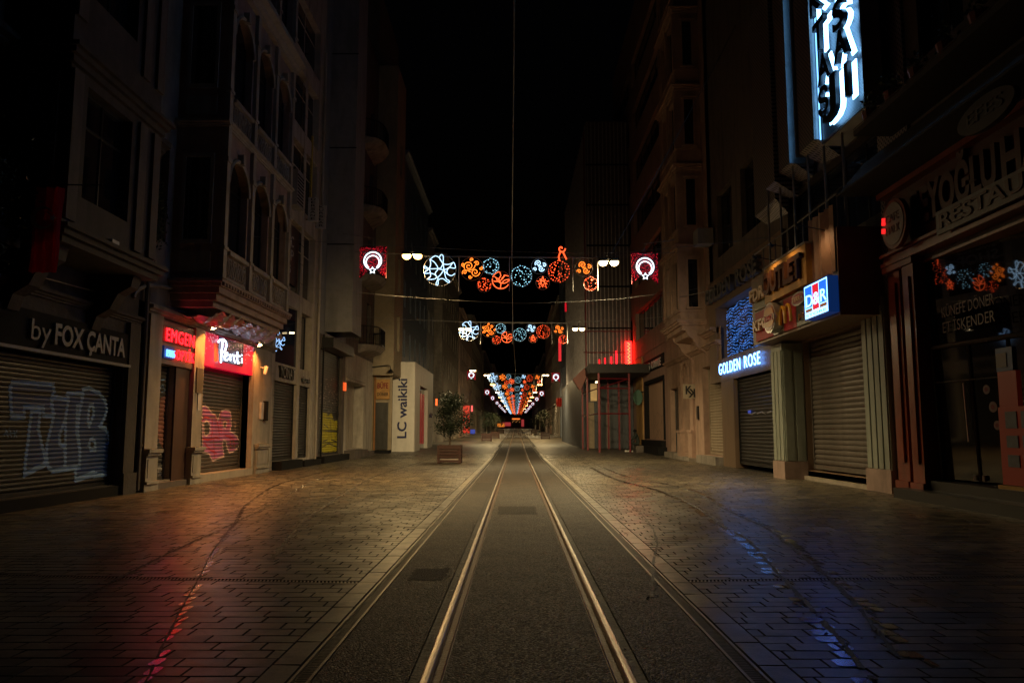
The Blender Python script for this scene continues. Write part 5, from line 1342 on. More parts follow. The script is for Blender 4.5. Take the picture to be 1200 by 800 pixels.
for uu, pw in ((UG0 - .9, 34), (UG1 + .9, 26), (UG1 + .2 - 1.2, 16)):  # spotlights added to brighten the gold panel and the tiles below
    mb = MB(); mb.tube([F73(uu, .1, 5.99), F73(uu, .75, 6.12)], .012, 5); mb.tube([F73(uu, .78, 6.16), F73(uu, .70, 6.04)], [.03, .05], 8); mb.build('added_spot_arm', IRON, e)
    l = bpy.data.lights.new('added_sign_spot', 'SPOT'); l.energy = pw; l.color = (1, .58, .26); l.spot_size = R(125); l.spot_blend = 1.0; l.shadow_soft_size = .03
    o = bpy.data.objects.new('added_sign_spot', l); COL.objects.link(o); o.parent = e; o.location = Vector(F73(uu, .69, 6.01)) - origin(e)
    o.rotation_euler = Vector((1.0, 0, -1.35)).to_track_quat('-Z', 'Y').to_euler()
e = board('olive tile with pale raised capitals FDR, far top tile of the sign box', 884, 902, 4.95, 5.62, mat('olive_tile', (.16, .15, .07), .4), .05)
lettering(e, 'FDR', 'right', F73(upx(884.5), .16, 5.20), upx(885) - upx(902), .34, mat('cream_letter', (.75, .55, .38), .4), ext=.06, off=.03)
REDT = mat('red_enamel_tile', (.42, .02, .035), .55, bump=.02)
e = board('red tile with black edged pale capitals KFC, bottom far tile', 885, 905, 4.02, 4.88, REDT)
lettering(e, 'KFC', 'right', F73(upx(885.5), .12, 4.30), upx(886) - upx(904), .30, mat('cream_letter', (.75, .55, .38), .4), ext=.05, off=.03)
e = board('grey tile with a large round chrome rimmed bun badge', 905.5, 918, 4.02, 4.88, mat('grey_enamel_tile', (.22, .19, .16), .35))
def ell(F, u, z, ru, rz, w0, w1, n=28):
    mb = MB(); mb.prism([(u + ru * math.cos(2 * math.pi * k / n), z + rz * math.sin(2 * math.pi * k / n)) for k in range(n)], lambda p, q, d: F(p, d, q), w0, w1); return mb
uc = upx(911.5)
ell(F73, uc, 4.46, .50, .42, .06, .30).build('badge_rim', STEEL, e)
ell(F73, uc, 4.46, .45, .37, .30, .315).build('badge_face', mat('dark_orange_badge', (.22, .06, .02), .35), e)
mb = MB(); mb.prism([(uc + .40 * math.cos(t), 4.54 + .20 * math.sin(t)) for t in [math.pi * k / 12 for k in range(13)]], lambda p, q, d: F73(p, d, q), .315, .325); mb.build('bun_top', mat('orange_bun', (.50, .22, .05), .4), e)
mb = MB(); mb.prism([(uc + .40 * math.cos(t), 4.36 - .16 * math.sin(t)) for t in [math.pi * k / 12 for k in range(13)]], lambda p, q, d: F73(p, d, q), .315, .325); mb.build('bun_bottom', mat('orange_bun', (.50, .22, .05), .4), e)
lettering(e, 'KING', 'right', F73(uc + .33, .33, 4.37), .66, .14, mat('bright_red_letter', (.5, .02, .02), .4), ext=.005, off=.02)
e = board('red tile with tall yellow double arch emblem', 918.5, 933, 4.02, 4.88, REDT)
uc = upx(925.5); mb = MB()
for sg in (-1, 1):
    pts = [(uc + sg * (.0 + .21 + .20 * math.cos(t)), 4.30 + .46 * math.sin(t)) for t in [math.pi * k / 14 for k in range(15)]]
    mb.tube([F73(p, .18, q - .12) for p, q in pts], .045, 6)
mb.build('arch_emblem', mat('yellow_arch', (.65, .36, .03), .35, bump=0), e)
e = board('dark green tile with a small red oval badge over orange script', 933.5, 952, 4.02, 4.88, mat('dark_green_tile', (.05, .075, .06), .4))
uc = upx(942.5); ell(F73, uc, 4.66, .48, .17, .06, .2).build('badge_rim', STEEL, e); ell(F73, uc, 4.66, .44, .135, .2, .21).build('badge_face', mat('deep_red_oval', (.25, .01, .02), .35), e)
lettering(e, 'TERRA', 'right', F73(uc + .38, .225, 4.6), .76, .12, mat('cream_letter', (.75, .55, .38), .4), ext=.004); lettering(e, 'pizza', 'right', F73(uc + .36, .08, 4.2), .7, .17, mat('orange_script', (.55, .22, .03), .4), ext=.01)
# crumpled banner on the right end of the box
mb = MB(); n = 14
for i in range(n):
    u = 17.55 + i * .1
    wv = lambda k: 1.04 + .05 * math.sin(k * 1.9)
    mb.quad(FR(u, wv(i), 4.95), FR(u + .1, wv(i + 1), 4.95), FR(u + .1, wv(i + 1), 6.5), FR(u, wv(i), 6.5))
tag(mb.build('hanging_banner', mat('pale_orange_cloth', (.42, .26, .17), .5, var=.4, scale=1.5), None, flip=False), 'limp pale banner hanging from the railing above the glowing blue square sign', 'banner')

# ---- R3: cosmetics shop in brown panels
r3b = building('brown panelled shop building with blue fairy light window and two rows of shop letters', 29.0, 1, 8.3)
F3 = Fr(1, 8.2)
wall(r3b, F3, 23.65, 33.1, 3.32, 7.55, [(25.6, 31.9, 4.22, 6.35)], PANEL_BROWN, .5, back=1.2)
wall(r3b, FR, 25.27, 33.1, 7.4, 22, [(26.0, 28.2, 8.4, 11), (29.4, 31.6, 8.4, 11)], STONE_DARK, .3)
for u in (26.0, 29.4): window(r3b, FR, u, u + 2.2, 8.4, 11)
mb = MB(); mb.fbox(F3, 29.65, 31.4, -.5, -.004, 0, 3.315); mb.build('pier', PANEL_BROWN, r3b)
sh, info = shutter(r3b, F3, 23.7, 29.6, .15, 3.3, .125, SHUT_BLACK, w=-.2)
paint_strokes(sh, F3, info, [[(28.4, 2.0), (28.0, 1.95), (27.6, 2.02)], [(27.4, 1.96), (26.9, 2.02), (26.5, 1.93)], [(26.3, 1.97), (25.9, 2.0)]], .05, LETTER_GREY)
o = MB().fbox(F3, 28.05, 28.4, -.16, -.15, 2.0, 2.1).build('blue_tag', em('small_blue_sticker', (.05, .1, .6), .5), r3b)
o = MB().fbox(F3, 25.6, 31.9, -.5, -.47, 4.22, 6.35).build('shop_window', glass('dark_blue_window', (.004, .008, .03), .08), r3b)
mb = MB(); rp = random.Random(12); z = 4.25; j = 0
while z < 6.3:
    u = 25.65
    while u < 31.8:
        zz = z + .05 * math.sin(u * 2.1 + j) + .04 * math.sin(u * 5.3)
        if rp.random() > .18:
            s_ = .010 + .009 * rp.random(); c = F3(u, -.40, zz)
            mb.add([(c[0] - s_, c[1], c[2]), (c[0], c[1] + s_ * 1.6, c[2]), (c[0], c[1], c[2] + s_), (c[0], c[1] - s_ * 1.6, c[2]), (c[0], c[1], c[2] - s_)], [(0, 1, 2), (0, 2, 3), (0, 3, 4), (0, 4, 1)])
        u += .115
    z += .095; j += 1
e = tag(mb.build('fairy_light_curtain', em('ice_blue_led', (.10, .32, 1.0), 1.5), None, flip=False), 'curtain of small blue fairy lights filling the first floor shop window', 'fairy lights')
s = empty('shop_sign', F3(29, .1, 6.6), 'dark unlit raised shop letters along the top of the brown panels', 'sign')
lettering(s, 'GOLDEN', 'right', F3(32.85, .12, 6.62), 4.0, .55, mat('grey_faced_letter', (.10, .10, .11), .5), ext=.09, off=.03)
lettering(s, 'ROSE', 'right', F3(28.3, .12, 6.62), 2.6, .55, mat('grey_faced_letter', (.10, .10, .11), .5), ext=.09, off=.03)
s = empty('shop_sign', F3(28.5, .1, 3.5), 'bright blue white glowing shop letters on the brown band over the dark shutter', 'sign')
E_GR = em('ice_white_lit_letter', (.13, .34, 1.0), 8)
lettering(s, 'GOLDEN', 'right', F3(31.3, .1, 3.58), 3.1, .42, E_GR, ext=.008, gap=.07)
lettering(s, 'ROSE', 'right', F3(27.85, .1, 3.58), 1.95, .42, E_GR, ext=.008, gap=.07)
mb = MB(); mb.fbox(FR, 31.9, 32.7, .1, .75, 9.1, 9.75); o = mb.build('air_conditioner', PLASTER_GREY, None); tag(o, 'air conditioner box on the wall above the far end of the dark shop letters', 'air conditioner')

# ---- R4: ornate house with oriel
r4 = building('ornate plastered house with bay oriel and crossed K plate', 37.5, 1, 8.3)
WP = mat('warm_pink_plaster', (.40, .27, .21), .75, var=.2, grime=.5, bump=.25, bscale=20)
wall(r4, FR, 31.55, 43.0, 0, 5.6, [(31.7, 34.9, .35, 4.15), (37.3, 38.9, .3, 4.55, 1), (40.2, 42.3, .3, 3.6)], WP, .55, top=False, ends=False)
shutter(r4, FR, 31.75, 34.85, .37, 4.13, .12, SHUT_PALE, w=-.3); shutter(r4, FR, 40.25, 42.25, .32, 3.58, .12, SHUT_DARK, w=-.3)
MB().fbox(FR, 37.32, 38.88, -.52, -.48, .3, 4.5).build('door', mat('olive_grey_door', (.12, .11, .08), .5), r4)
mb = MB()
for u0, u1 in ((36.55, 37.2), (39.0, 39.7)):
    mb.fbox(FR, u0, u1, 0, .1, 1.35, 4.7); mb.fbox(FR, u0 - .06, u1 + .06, 0, .2, 0, 1.3); mb.fbox(FR, u0 - .1, u1 + .1, 0, .24, 1.3, 1.42)
ring = [(38.1 + .95 * math.cos(t), 3.75 + .98 * math.sin(t)) for t in [math.pi * k / 14 for k in range(15)]]
mb.tube([FR(p, .06, q) for p, q in ring], .09, 6)
mb.build('door_surround', WP, r4)
moulding(r4, FR, 31.55, 43.0, 4.85, cornice_prof(.2, .25), WP)
moulding(r4, FR, 31.9, 36.3, 5.35, cornice_prof(.25, .35), WP)
wall(r4, FR, 32.5, 43.0, 5.6, 30, [(u, u + 1.2, z, z + 2.3) for z in (6.8, 10.5, 14.2, 17.9, 21.6) for u in (38.6, 41.0)], WP, .3)
for z in (6.8, 10.5, 14.2, 17.9, 21.6):
    for u in (38.6, 41.0): window(r4, FR, u, u + 1.2, z, z + 2.3)
OW = 1.1
fls = (6.75, 10.4, 14.1, 17.8, 21.5)
wall(r4, FR, 34.0, 37.6, 5.95, 28, [(34.55, 35.55, z, z + 2.25) for z in fls] + [(36.0, 37.0, z, z + 2.25) for z in fls], WP, .25, w=OW, back=0.0, name='oriel_wall')
for z in fls:
    window(r4, FR, 34.55, 35.55, z, z + 2.25, w=OW - .2, bars=(0, 1)); window(r4, FR, 36.0, 37.0, z, z + 2.25, w=OW - .2, bars=(0, 1))
    # window in the oriel's side facing the viewer
    e = empty('window', (7.75, 33.95, z)); e.parent = r4; e.location -= r4.location
    mb = MB(); a, c = 7.5, 8.05
    mb.box(a, a + .07, 33.93, 33.99, z, z + 2.2); mb.box(c - .07, c, 33.93, 33.99, z, z + 2.2); mb.box(a + .07, c - .07, 33.93, 33.99, z + 2.12, z + 2.2); mb.box(a - .05, c + .05, 33.86, 33.99, z - .09, z); mb.box(a - .05, c + .05, 33.88, 33.99, z + 2.2, z + 2.3)
    mb.build('frame', WP, e); MB().box(a + .07, c - .07, 33.975, 33.995, z, z + 2.12).build('pane', GLASS, e)
mb = MB()
for z in [5.95] + [q + 2.55 for q in fls]:
    for e0, z0, z1 in ((.06, z, z + .1), (.14, z + .1, z + .19), (.22, z + .19, z + .25)): mb.fbox(FR, 34.0 - e0, 37.6 + e0, 0, OW + e0, z0, z1)
for z in fls: mb.fbox(FR, 33.95, 37.65, 0, OW + .05, z - .2, z - .1)
for u in (34.02, 35.7, 37.35):
    for z in fls: mb.fbox(FR, u, u + .22, OW, OW + .06, z - .08, z + 2.5)
mb.build('oriel_moulding', WP, r4)
mb = MB(); mb.fbox(FR, 34.1, 37.5, 0, OW - .08, 5.75, 5.95); mb.fbox(FR, 34.4, 37.2, 0, OW - .35, 5.5, 5.75); mb.build('oriel_base', WP, r4)
for u in (34.2, 37.1):
    mb = MB(); pr = [(0, 0), (0, 1.0), (.85, 1.0), (.8, .8), (.55, .62), (.4, .3), (.16, .1)]
    mb.prism(pr, lambda p, q, d: FR(d, p, 4.75 + q), u - .12, u + .12); mb.build('oriel_bracket', WP, r4)
s = empty('shop_sign', FR(37.6, .3, 3.0), 'square pale plate with two crossed black K letters on the arched door', 'sign')
x0, z0 = on_cross(801, 467, 36.4); x1, z1 = on_cross(816, 450, 36.4)
MB().box(x0, x1 + .0, 36.4, 36.46, z0, z1).build('sign_board', mat('pale_plate', (.42, .36, .27), .5), s)
lettering(s, 'K', 'camera', (x0 + .08, 36.38, z0 + .22), .3, .36, LETTER_DARK, ext=.01, off=.03)
o = lettering(s, 'K', 'camera', (x0 + .32, 36.375, z0 + .08), .3, .36, LETTER_DARK, ext=.01, off=.03)[0]
o.scale.x *= -1; o.location.x += .24
for a, c, h in ((31.6, 35.0, .33), (36.4, 39.6, .15), (40, 42.5, .3)): MB().fbox(FR, a, c, -.5, .35, 0, h).build('doorstep', STONE, r4)
mb = MB(); mb.fbox(FR, 35.7, 35.95, 0, .08, 1.9, 2.5); mb.build('notice', LETTER_DARK, r4)

# ---- R5: coffee shop block
r5 = building('plain modern block with strip windows over the boarded coffee shop front', 50.0, 1, 8.3)
BRN = mat('rosy_brown_render', (.32, .20, .17), .75, var=.15, grime=.4, bump=.1)
wall(r5, FR, 43.0, 64.0, 0, 6.3, [(43.9, 50.3, .9, 4.35)], BRN, .35, top=False)
wall(r5, FR, 43.0, 64.0, 6.3, 31, [(43.6, 53.5, 7.5 + 3.6 * k, 9.4 + 3.6 * k) for k in range(6)] + [(55, 63, 7.5 + 3.6 * k, 9.4 + 3.6 * k) for k in range(6)], BRN, .3, w=.05)
for k in range(6):
    window(r5, FR, 43.6, 53.5, 7.5 + 3.6 * k, 9.4 + 3.6 * k, bars=(4, 0), t=.08); window(r5, FR, 55, 63, 7.5 + 3.6 * k, 9.4 + 3.6 * k, bars=(3, 0), t=.08)
mb = MB(); mb.fbox(FR, 43.8, 44.0, -.3, .08, .9, 4.5); mb.fbox(FR, 50.2, 50.4, -.3, .08, .9, 4.5); mb.fbox(FR, 44.0, 50.2, -.3, .08, 4.3, 4.5); mb.build('shopfront_frame', BLACK, r5)
bd = MB().fbox(FR, 44.0, 50.2, -.3, -.2, .9, 4.3).build('hoarding_board', mat('pale_rose_board', (.46, .30, .22), .6, var=.1, grime=.25), r5)
info = (0, 1000.0, -.2, 0.0)
C6 = dict(ox=750, oy=400, s=5.71, X=8.5)
gl = [[(75, 470), (70, 520), (80, 560), (95, 540), (92, 490), (80, 460)], [(105, 550), (100, 500), (115, 475), (130, 500), (125, 545), (108, 560)], [(120, 480), (150, 500), (140, 560)], [(145, 540), (150, 490), (165, 475), (175, 510), (168, 555)], [(90, 600), (95, 560), (120, 600), (100, 650)], [(110, 640), (130, 590), (150, 640), (135, 660), (120, 640)], [(165, 490), (185, 480), (195, 560), (190, 660)], [(155, 660), (170, 600), (185, 640), (175, 670)], [(75, 630), (90, 655), (105, 650)]]
paint_strokes(bd, FR, info, [crop_pts(p, **C6) for p in gl], .06, LETTER_DARK)
s = empty('shop_sign', FR(47, .1, 5.0), 'small pale capitals on a black strip over the boarded coffee shop', 'sign')
MB().fbox(FR, 43.7, 53.2, .0, .06, 5.0, 5.75).build('sign_board', BLACK, s)
lettering(s, 'STARBUCKS', 'right', FR(53.0, .09, 5.12), 5.0, .42, LETTER_GREY, ext=.02, off=.02); lettering(s, 'COFFEE', 'right', FR(47.6, .09, 5.12), 3.2, .42, LETTER_GREY, ext=.02, off=.02)
e = empty('round_sign', FR(50.9, .6, 3.2), 'oval green projecting sign beside the boarded coffee shop', 'sign')
mb = MB(); mb.prism([(7.9 + .3 * math.cos(2 * math.pi * k / 20), 3.55 + .5 * math.sin(2 * math.pi * k / 20)) for k in range(20)], lambda p, q, d: (p, d, q), 50.9, 51.0); mb.build('sign_board', mat('dim_green_sign', (.05, .14, .10), .5), e)
mb = MB(); mb.tube([(8.3, 50.95, 3.9), (7.9, 50.95, 3.9)], .03); mb.build('bracket', IRON, e)
mb = MB(); mb.fbox(FR, 51.2, 53.8, 0, .08, .3, 6.2); mb.build('pilaster', mat('orange_lit_render', (.40, .24, .09), .7), r5)  # orange light on the pilaster put into its colour
for a, c, h, w in ((43.5, 51, .5, .5), (43.8, 50.8, .85, .25)): MB().fbox(FR, a, c, 0, w, gz(45), h).build('doorstep', BLACK, r5)

# ---- R6: striped hoarding tower with red neon and steel portico
r6 = building('dark ribbed metal clad tower front glowing red at its foot behind a red steel portico', 62.0, 1, 8.3, name='clad_tower')
YW = 55.5
mb = MB(); mb.box(5.15, 8.2, YW, 79, 5.6, 24); mb.build('wall', mat('dark_ribbed_metal', (.11, .09, .10), .4, .3, var=.2), r6)
mb = MB(); x = 5.2
while x < 8.1: mb.box(x, x + .07, YW - .09, YW, 5.7, 23.9); x += .28
y = YW + .6
while y < 79: mb.box(5.06, 5.15, y, y + .1, 5.7, 23.9); y += 1.2
mb.build('rib', mat('grey_ribbed_metal', (.36, .33, .34), .45, .3), r6)
mb = MB()
for z in (8.6, 11.6, 14.6, 17.6, 20.6): mb.box(5.1, 8.2, YW - .12, YW - .09, z, z + .12)
mb.build('rail', BLACK, r6)
mb = MB(); mb.tube([(4.95, YW - .4, 5.8), (4.95, YW - .4, 23)], .05); mb.tube([(4.75, YW - .4, 8.4), (8.2, YW - .4, 8.4)], .035); mb.tube([(4.75, YW - .4, 6.9), (8.2, YW - .4, 6.9)], .03)
mb.build('red_tube', IRON_RED, r6)
mb = MB(); mb.box(4.6, 8.25, YW - .15, 79, 0.2, 5.55); mb.build('ground_floor', mat('blue_grey_panelling', (.07, .08, .10), .6, grime=.5), r6)
for k, (x0, x1, c) in enumerate(((5.05, 5.5, (.28, .22, .15)), (6.35, 6.6, (.25, .2, .18)))): MB().box(x0, x1, YW - .2, YW - .15, .2, 3.4).build('panel', mat('dull_panel_%s' % 'ab'[k], c, .6), r6)
pt = empty('portico', (6.2, 51.5, 0), 'red painted steel portico frame with a dark canopy under the ribbed tower', 'portico')
mb = MB(); mb.box(4.55, 8.25, 48.2, YW - .2, 4.95, 5.5); mb.build('canopy', mat('black_canopy', (.008, .005, .006), .6), pt)
for x, y in ((4.62, 54.6), (4.72, 52.0), (5.1, 48.4), (7.0, 48.6), (7.0, 53.5), (5.8, 54.5), (6.4, 54.6)):
    MB().box(x - .055, x + .055, y - .055, y + .055, gz(y), 4.95).build('post', IRON_RED, pt)
mb = MB()
for z in (2.45, 4.0, 4.6):
    mb.tube([(5.1, 48.4, z), (7.0, 48.6, z)], .04, 4)
    if z < 4.5: mb.tube([(4.62, 54.6, z), (5.1, 48.4, z)], .04, 4)
mb.tube([(5.1, 48.4, 4.0), (7.0, 48.6, 4.6)], .03, 4); mb.build('cross_bar', IRON_RED, pt)
mb = MB(); mb.add([(3.7, 51.2, 4.75), (4.5, 51.2, 5.5), (4.62, 51.2, 4.9), (4.2, 51.2, 4.0), (3.75, 52.4, 4.8), (4.5, 52.4, 5.5), (4.62, 52.4, 4.9), (4.2, 52.4, 4.1)], [(0, 1, 2, 3), (7, 6, 5, 4), (0, 4, 5, 1), (3, 2, 6, 7), (0, 3, 7, 4)]); mb.build('canopy_wing', mat('dull_red_panel', (.16, .03, .015), .5), pt)
MB().box(4.95, 5.05, 48.5, 48.9, 4.35, 4.45).build('small_lamp_glow', em('warm_small_lamp_glow', (1, .75, .4), 4), pt)
MB().box(5.25, 5.7, 55.2, 55.32, 3.5, 4.7).build('lit_panel', em('dim_amber_panel', (1, .6, .2), .25), pt)
e = empty('neon_sign', (7.85, 55.0, 6), 'glowing red vertical neon sign at the foot of the ribbed tower', 'sign')
x0, z0 = on_cross(733.5, 428, 55.1); x1, z1 = on_cross(740, 400, 55.1)
NEON = em('red_neon', (1.0, .03, .008), 26)
MB().box(x0, x1, 55.05, 55.2, z0, z1).build('sign_case', em('red_lit_case', (1.0, .006, .005), 16), e)
mb = MB()
for k in range(3): mb.tube([((x0 + x1) / 2 - .08 + .16 * (i % 2), 55.0, z0 + .1 + (z1 - z0 - .2) * (k * 4 + i) / 12) for i in range(5)], .03, 5)
mb.build('neon_tube', NEON, e)
for x, h, st in ((7.1, 1.4, 4), (6.75, 1.0, 2.5), (6.3, .9, 2.0), (5.9, .8, 1.6)):  # glowing tubes added to redden the foot of the ribbed wall
    o = MB().tube([(x, YW - .35, 5.62), (x, YW - .2, 5.62 + h)], .05, 6).build('added_red_tube', em('added_red_fill_%d' % int(h * 10), (1, .01, .02), st), r6)
mb = MB(); mb.tube([(4.98, 55.3, 8.7), (4.98, 55.3, 14)], .03); mb.build('edge_neon', em('dim_red_edge', (.8, .01, .06), .8), r6)
# person on the step
def person():
    P = {'pelvis': (7.55, 48.9, .50 + .1), 'spine': (7.53, 48.9, .75 + .1), 'chest': (7.45, 48.9, .98 + .1), 'neck': (7.40, 48.9, 1.14 + .1), 'head': (7.36, 48.9, 1.24 + .1), 'crown': (7.35, 48.9, 1.36 + .1),
         'shl': (7.42, 48.71, 1.08 + .1), 'ell': (7.28, 48.66, .84 + .1), 'hal': (7.10, 48.78, .72 + .1), 'shr': (7.42, 49.09, 1.08 + .1), 'elr': (7.28, 49.13, .84 + .1), 'har': (7.10, 49.0, .70 + .1),
         'hil': (7.52, 48.79, .48 + .1), 'knl': (7.12, 48.74, .55 + .1), 'anl': (7.15, 48.76, .12 + .1), 'tol': (6.98, 48.76, .08 + .1), 'hir': (7.52, 49.0, .48 + .1), 'knr': (7.10, 49.06, .56 + .1), 'anr': (6.98, 49.06, .12 + .1), 'tor': (6.8, 49.06, .08 + .1)}
    Rr = dict(pelvis=.13, spine=.12, chest=.14, neck=.055, head=.09, crown=.06, shl=.06, ell=.045, hal=.035, shr=.06, elr=.045, har=.035, hil=.085, knl=.065, anl=.045, tol=.035, hir=.085, knr=.065, anr=.045, tor=.035)
    E_ = [('pelvis', 'spine'), ('spine', 'chest'), ('chest', 'neck'), ('neck', 'head'), ('head', 'crown'), ('chest', 'shl'), ('shl', 'ell'), ('ell', 'hal'), ('chest', 'shr'), ('shr', 'elr'), ('elr', 'har'), ('pelvis', 'hil'), ('hil', 'knl'), ('knl', 'anl'), ('anl', 'tol'), ('pelvis', 'hir'), ('hir', 'knr'), ('knr', 'anr'), ('anr', 'tor')]
    ks = list(P); me = bpy.data.meshes.new('person'); base = Vector((7.5, 48.9, .1))
    me.from_pydata([tuple(Vector(P[k]) - base) for k in ks], [(ks.index(a), ks.index(b_)) for a, b_ in E_], [])
    o = bpy.data.objects.new('person', me); COL.objects.link(o); o.location = base
    md = o.modifiers.new('skin', 'SKIN'); 
    for i, k in enumerate(ks): me.skin_vertices[0].data[i].radius = (Rr[k], Rr[k])
    me.skin_vertices[0].data[0].use_root = True
    o.modifiers.new('sub', 'SUBSURF').levels = 1
    md2 = o.modifiers['sub']; md2.render_levels = 2
    me.materials.append(mat('dark_green_jacket_cloth', (.018, .026, .024), .8))
    tag(o, 'person in dark clothes and white shoes sitting on a step by the portico', 'person')
    for k in (('anl', 'tol'), ('anr', 'tor')):
        a, b_ = Vector(P[k[0]]), Vector(P[k[1]]); mb = MB(); mb.tube([a + Vector((.05, 0, -.08)), a + Vector((0, 0, -.06)), b_ + Vector((-.06, 0, -.02))], [.055, .065, .05], 8)
        mb.build('shoe', mat('white_shoe', (.6, .58, .55), .6), o, smooth=True)
    mb = MB(); h = Vector(P['head']); mb.tube([h + Vector((0, 0, .0)), h + Vector((.01, 0, .08)), h + Vector((.02, 0, .135)), h + Vector((.02, 0, .17))], [.105, .12, .10, .03], 10); mb.build('hair', BLACK, o, smooth=True)
    MB().box(7.35, 7.85, 48.4, 49.4, gz(49), .5).build('step_block', STONE_DARK, r5)
person()
# ================================================================= FAR BUILDINGS
def far_building(side, X, u0, u1, h, m, label, zw=(6.5, 3.6), wd=1.1, n=None, z0=0.0, shop=None, w0=None):
    F = Fr(side, X); b = building(label, (u0 + u1) / 2, side, X, name='far_building'); b.location.z = gz(u0)
    base = gz(u0)
    us = []; u = u0 + 1.6
    while u < u1 - 1.2: us.append(u); u += 3.0
    zs = []; z = base + zw[0]
    while z < h - 3: zs.append(z); z += zw[1]
    hs = holes_of(us, zs, wd, 2.0)
    so = [(u0 + .8, u1 - .8, base + .4, base + 3.4)] if z0 == 0 else []
    wall(b, F, u0, u1, z0, h, hs + so, m, .3)
    if u0 < 200: grid_windows(b, F, us, zs, wd, 2.0, w=-.2, bars=(1, 0))
    if so: shutter_m = MB().fbox(F, u0 + .85, u1 - .85, -.25, -.2, base + .4, base + 3.4).build('shop_window', GLASS, b)
    moulding(b, F, u0, u1, h - .5, cornice_prof(.4, .4), m)
    moulding(b, F, u0, u1, base + 4.4, cornice_prof(.25, .25), m)
    if z0 == 0:
        mb = MB(); u = u0 + .1
        while u < u1: mb.fbox(F, u, u + .45, 0, .12, base, base + 4.3); u += 4.2
        mb.build('pier', m, b)
    return b
wall(b5, FL, 46.5, 54.2, 5.4, 29, [(51.2, 52.4, z, z + 2.2) for z in (6.3, 10, 13.7, 17.4, 21)], STONE_DARK, .3)
far_building(-1, 8.0, 54.3, 70, 21.5, PLASTER_BLUE, 'blue grey clad block rising behind the low white corner building', z0=5.8, wd=.9)
far_building(-1, 8.0, 70.1, 76, 20, PLASTER_GREY, 'narrow grey house just behind the blue grey clad block on the left')
far_building(-1, 7.2, 76.2, 98, 19, STONE, 'old stone house with tall windows behind the largest potted tree')
far_building(-1, 7.0, 98.2, 124, 17, STONE_PINK, 'pinkish stone house beyond the second potted tree on the left')
far_building(-1, 7.0, 124.2, 160, 20, STONE, 'long stone house far down the left side of the street')
far_building(-1, 6.6, 160.2, 215, 18, STONE_DARK, 'dark far house on the left, second from the end of the street')
far_building(-1, 6.2, 215.2, 300, 20, STONE, 'farthest house on the left side of the street')
far_building(1, 5.6, 79.2, 100, 21, PLASTER_BLUE, 'bluish block directly behind the ribbed tower on the right')
far_building(1, 5.8, 100.2, 126, 19, STONE, 'stone house with small blue sign beyond the bluish block on the right')
far_building(1, 6.2, 126.2, 165, 22, STONE_PINK, 'pinkish house far down the right side of the street')
far_building(1, 6.2, 165.2, 220, 18, STONE_DARK, 'dark far house on the right, second from the end of the street')
far_building(1, 6.2, 220.2, 300, 20, STONE, 'farthest house on the right side of the street')
eb = empty('far_building', (0, 340, gz(340)), 'small building with orange lights closing the far end of the street', 'building')
b0 = gz(340)
MB().box(-9, 9, 340, 350, b0, b0 + 5.0).build('wall', STONE_DARK, eb)
E_OR = em('orange_light', (1.0, .20, .02), 4)
MB().box(-1.6, 1.8, 339.8, 339.95, b0 + 3.4, b0 + 3.9).build('lit_canopy', em('orange_glow', (1, .22, .03), 1.2), eb)
for k_ in range(7): MB().box(-1.5 + k_ * .5, -1.3 + k_ * .5, 339.7, 339.8, b0 + 2.2 + (k_ % 3) * .5, b0 + 2.5 + (k_ % 3) * .5).build('window_light', em('amber_light', (1, .45, .12), 1.5 if k_ % 2 else .6), eb)
MB().box(-6, -2.2, 339.7, 339.95, b0 + .6, b0 + 2.2).build('lit_shopfront', em('dim_rose_front', (.8, .08, .08), .35), eb)
MB().box(2.4, 3.5, 339.7, 339.95, b0 + .4, b0 + 3.4).build('lit_shopfront', em('dim_rose_front', (.8, .08, .08), .35), eb)
# lit signs and banners down the street
def lit_box(name, label, cat, x, Y, z0, z1, w, col, s, d=.15):
    e = empty(name, (x, Y, z0), label, cat)
    MB().box(x - w / 2, x + w / 2, Y - d / 2, Y + d / 2, z0, z1).build('sign_face', em('lit_' + name + '_%d' % int(Y * 10 + x), col, s), e)
    MB().box(x - w / 2 - .03, x + w / 2 + .03, Y + d / 2, Y + d / 2 + .05, z0 - .03, z1 + .03).build('sign_back', BLACK, e)
    return e
lit_box('banner', 'tall red lit banner behind the largest potted tree', 'banner', *on_cross(546.5, 492, 80)[:1], 80, on_cross(546, 507, 80)[1], on_cross(546, 475, 80)[1], .65, (.9, .03, .02), .28)
lit_box('projecting_sign', 'small cold blue lit sign far down the right pavement', 'sign', on_cross(664, 484, 95)[0], 95, on_cross(664, 487, 95)[1], on_cross(664, 480, 95)[1], .42, (.45, .75, 1), 1.8)
lit_box('projecting_sign', 'dim cyan lit sign between the posts of the red portico', 'sign', on_cross(686, 480, 79)[0] - .25, 78.9, on_cross(686, 487, 79)[1], on_cross(686, 476, 79)[1], .3, (.4, .7, 1), .8)
lit_box('projecting_sign', 'small blue lit sign right of the tall red banner', 'sign', on_cross(554, 500, 85)[0], 85, on_cross(554, 508, 85)[1], on_cross(554, 503, 85)[1], .5, (.02, .06, .5), .5)
lit_box('projecting_sign', 'narrow red and white lit sign above the blue one on the left', 'sign', on_cross(553, 478, 88)[0], 88, on_cross(553, 482, 88)[1], on_cross(553, 475, 88)[1], .2, (1, .12, .12), 1.0)
lit_box('projecting_sign', 'tiny orange lit sign left of the largest potted tree', 'sign', on_cross(511.5, 472, 62)[0], 62, on_cross(511, 475, 62)[1], on_cross(511, 467, 62)[1], .14, (1, .15, .03), 1.6)
lit_box('projecting_sign', 'vertical dark red neon strip hanging over the second string of lights, right side', 'sign', on_cross(656, 400, 62)[0], 62, on_cross(656, 423, 62)[1], on_cross(656, 396, 62)[1], .22, (.9, .01, .03), .7)
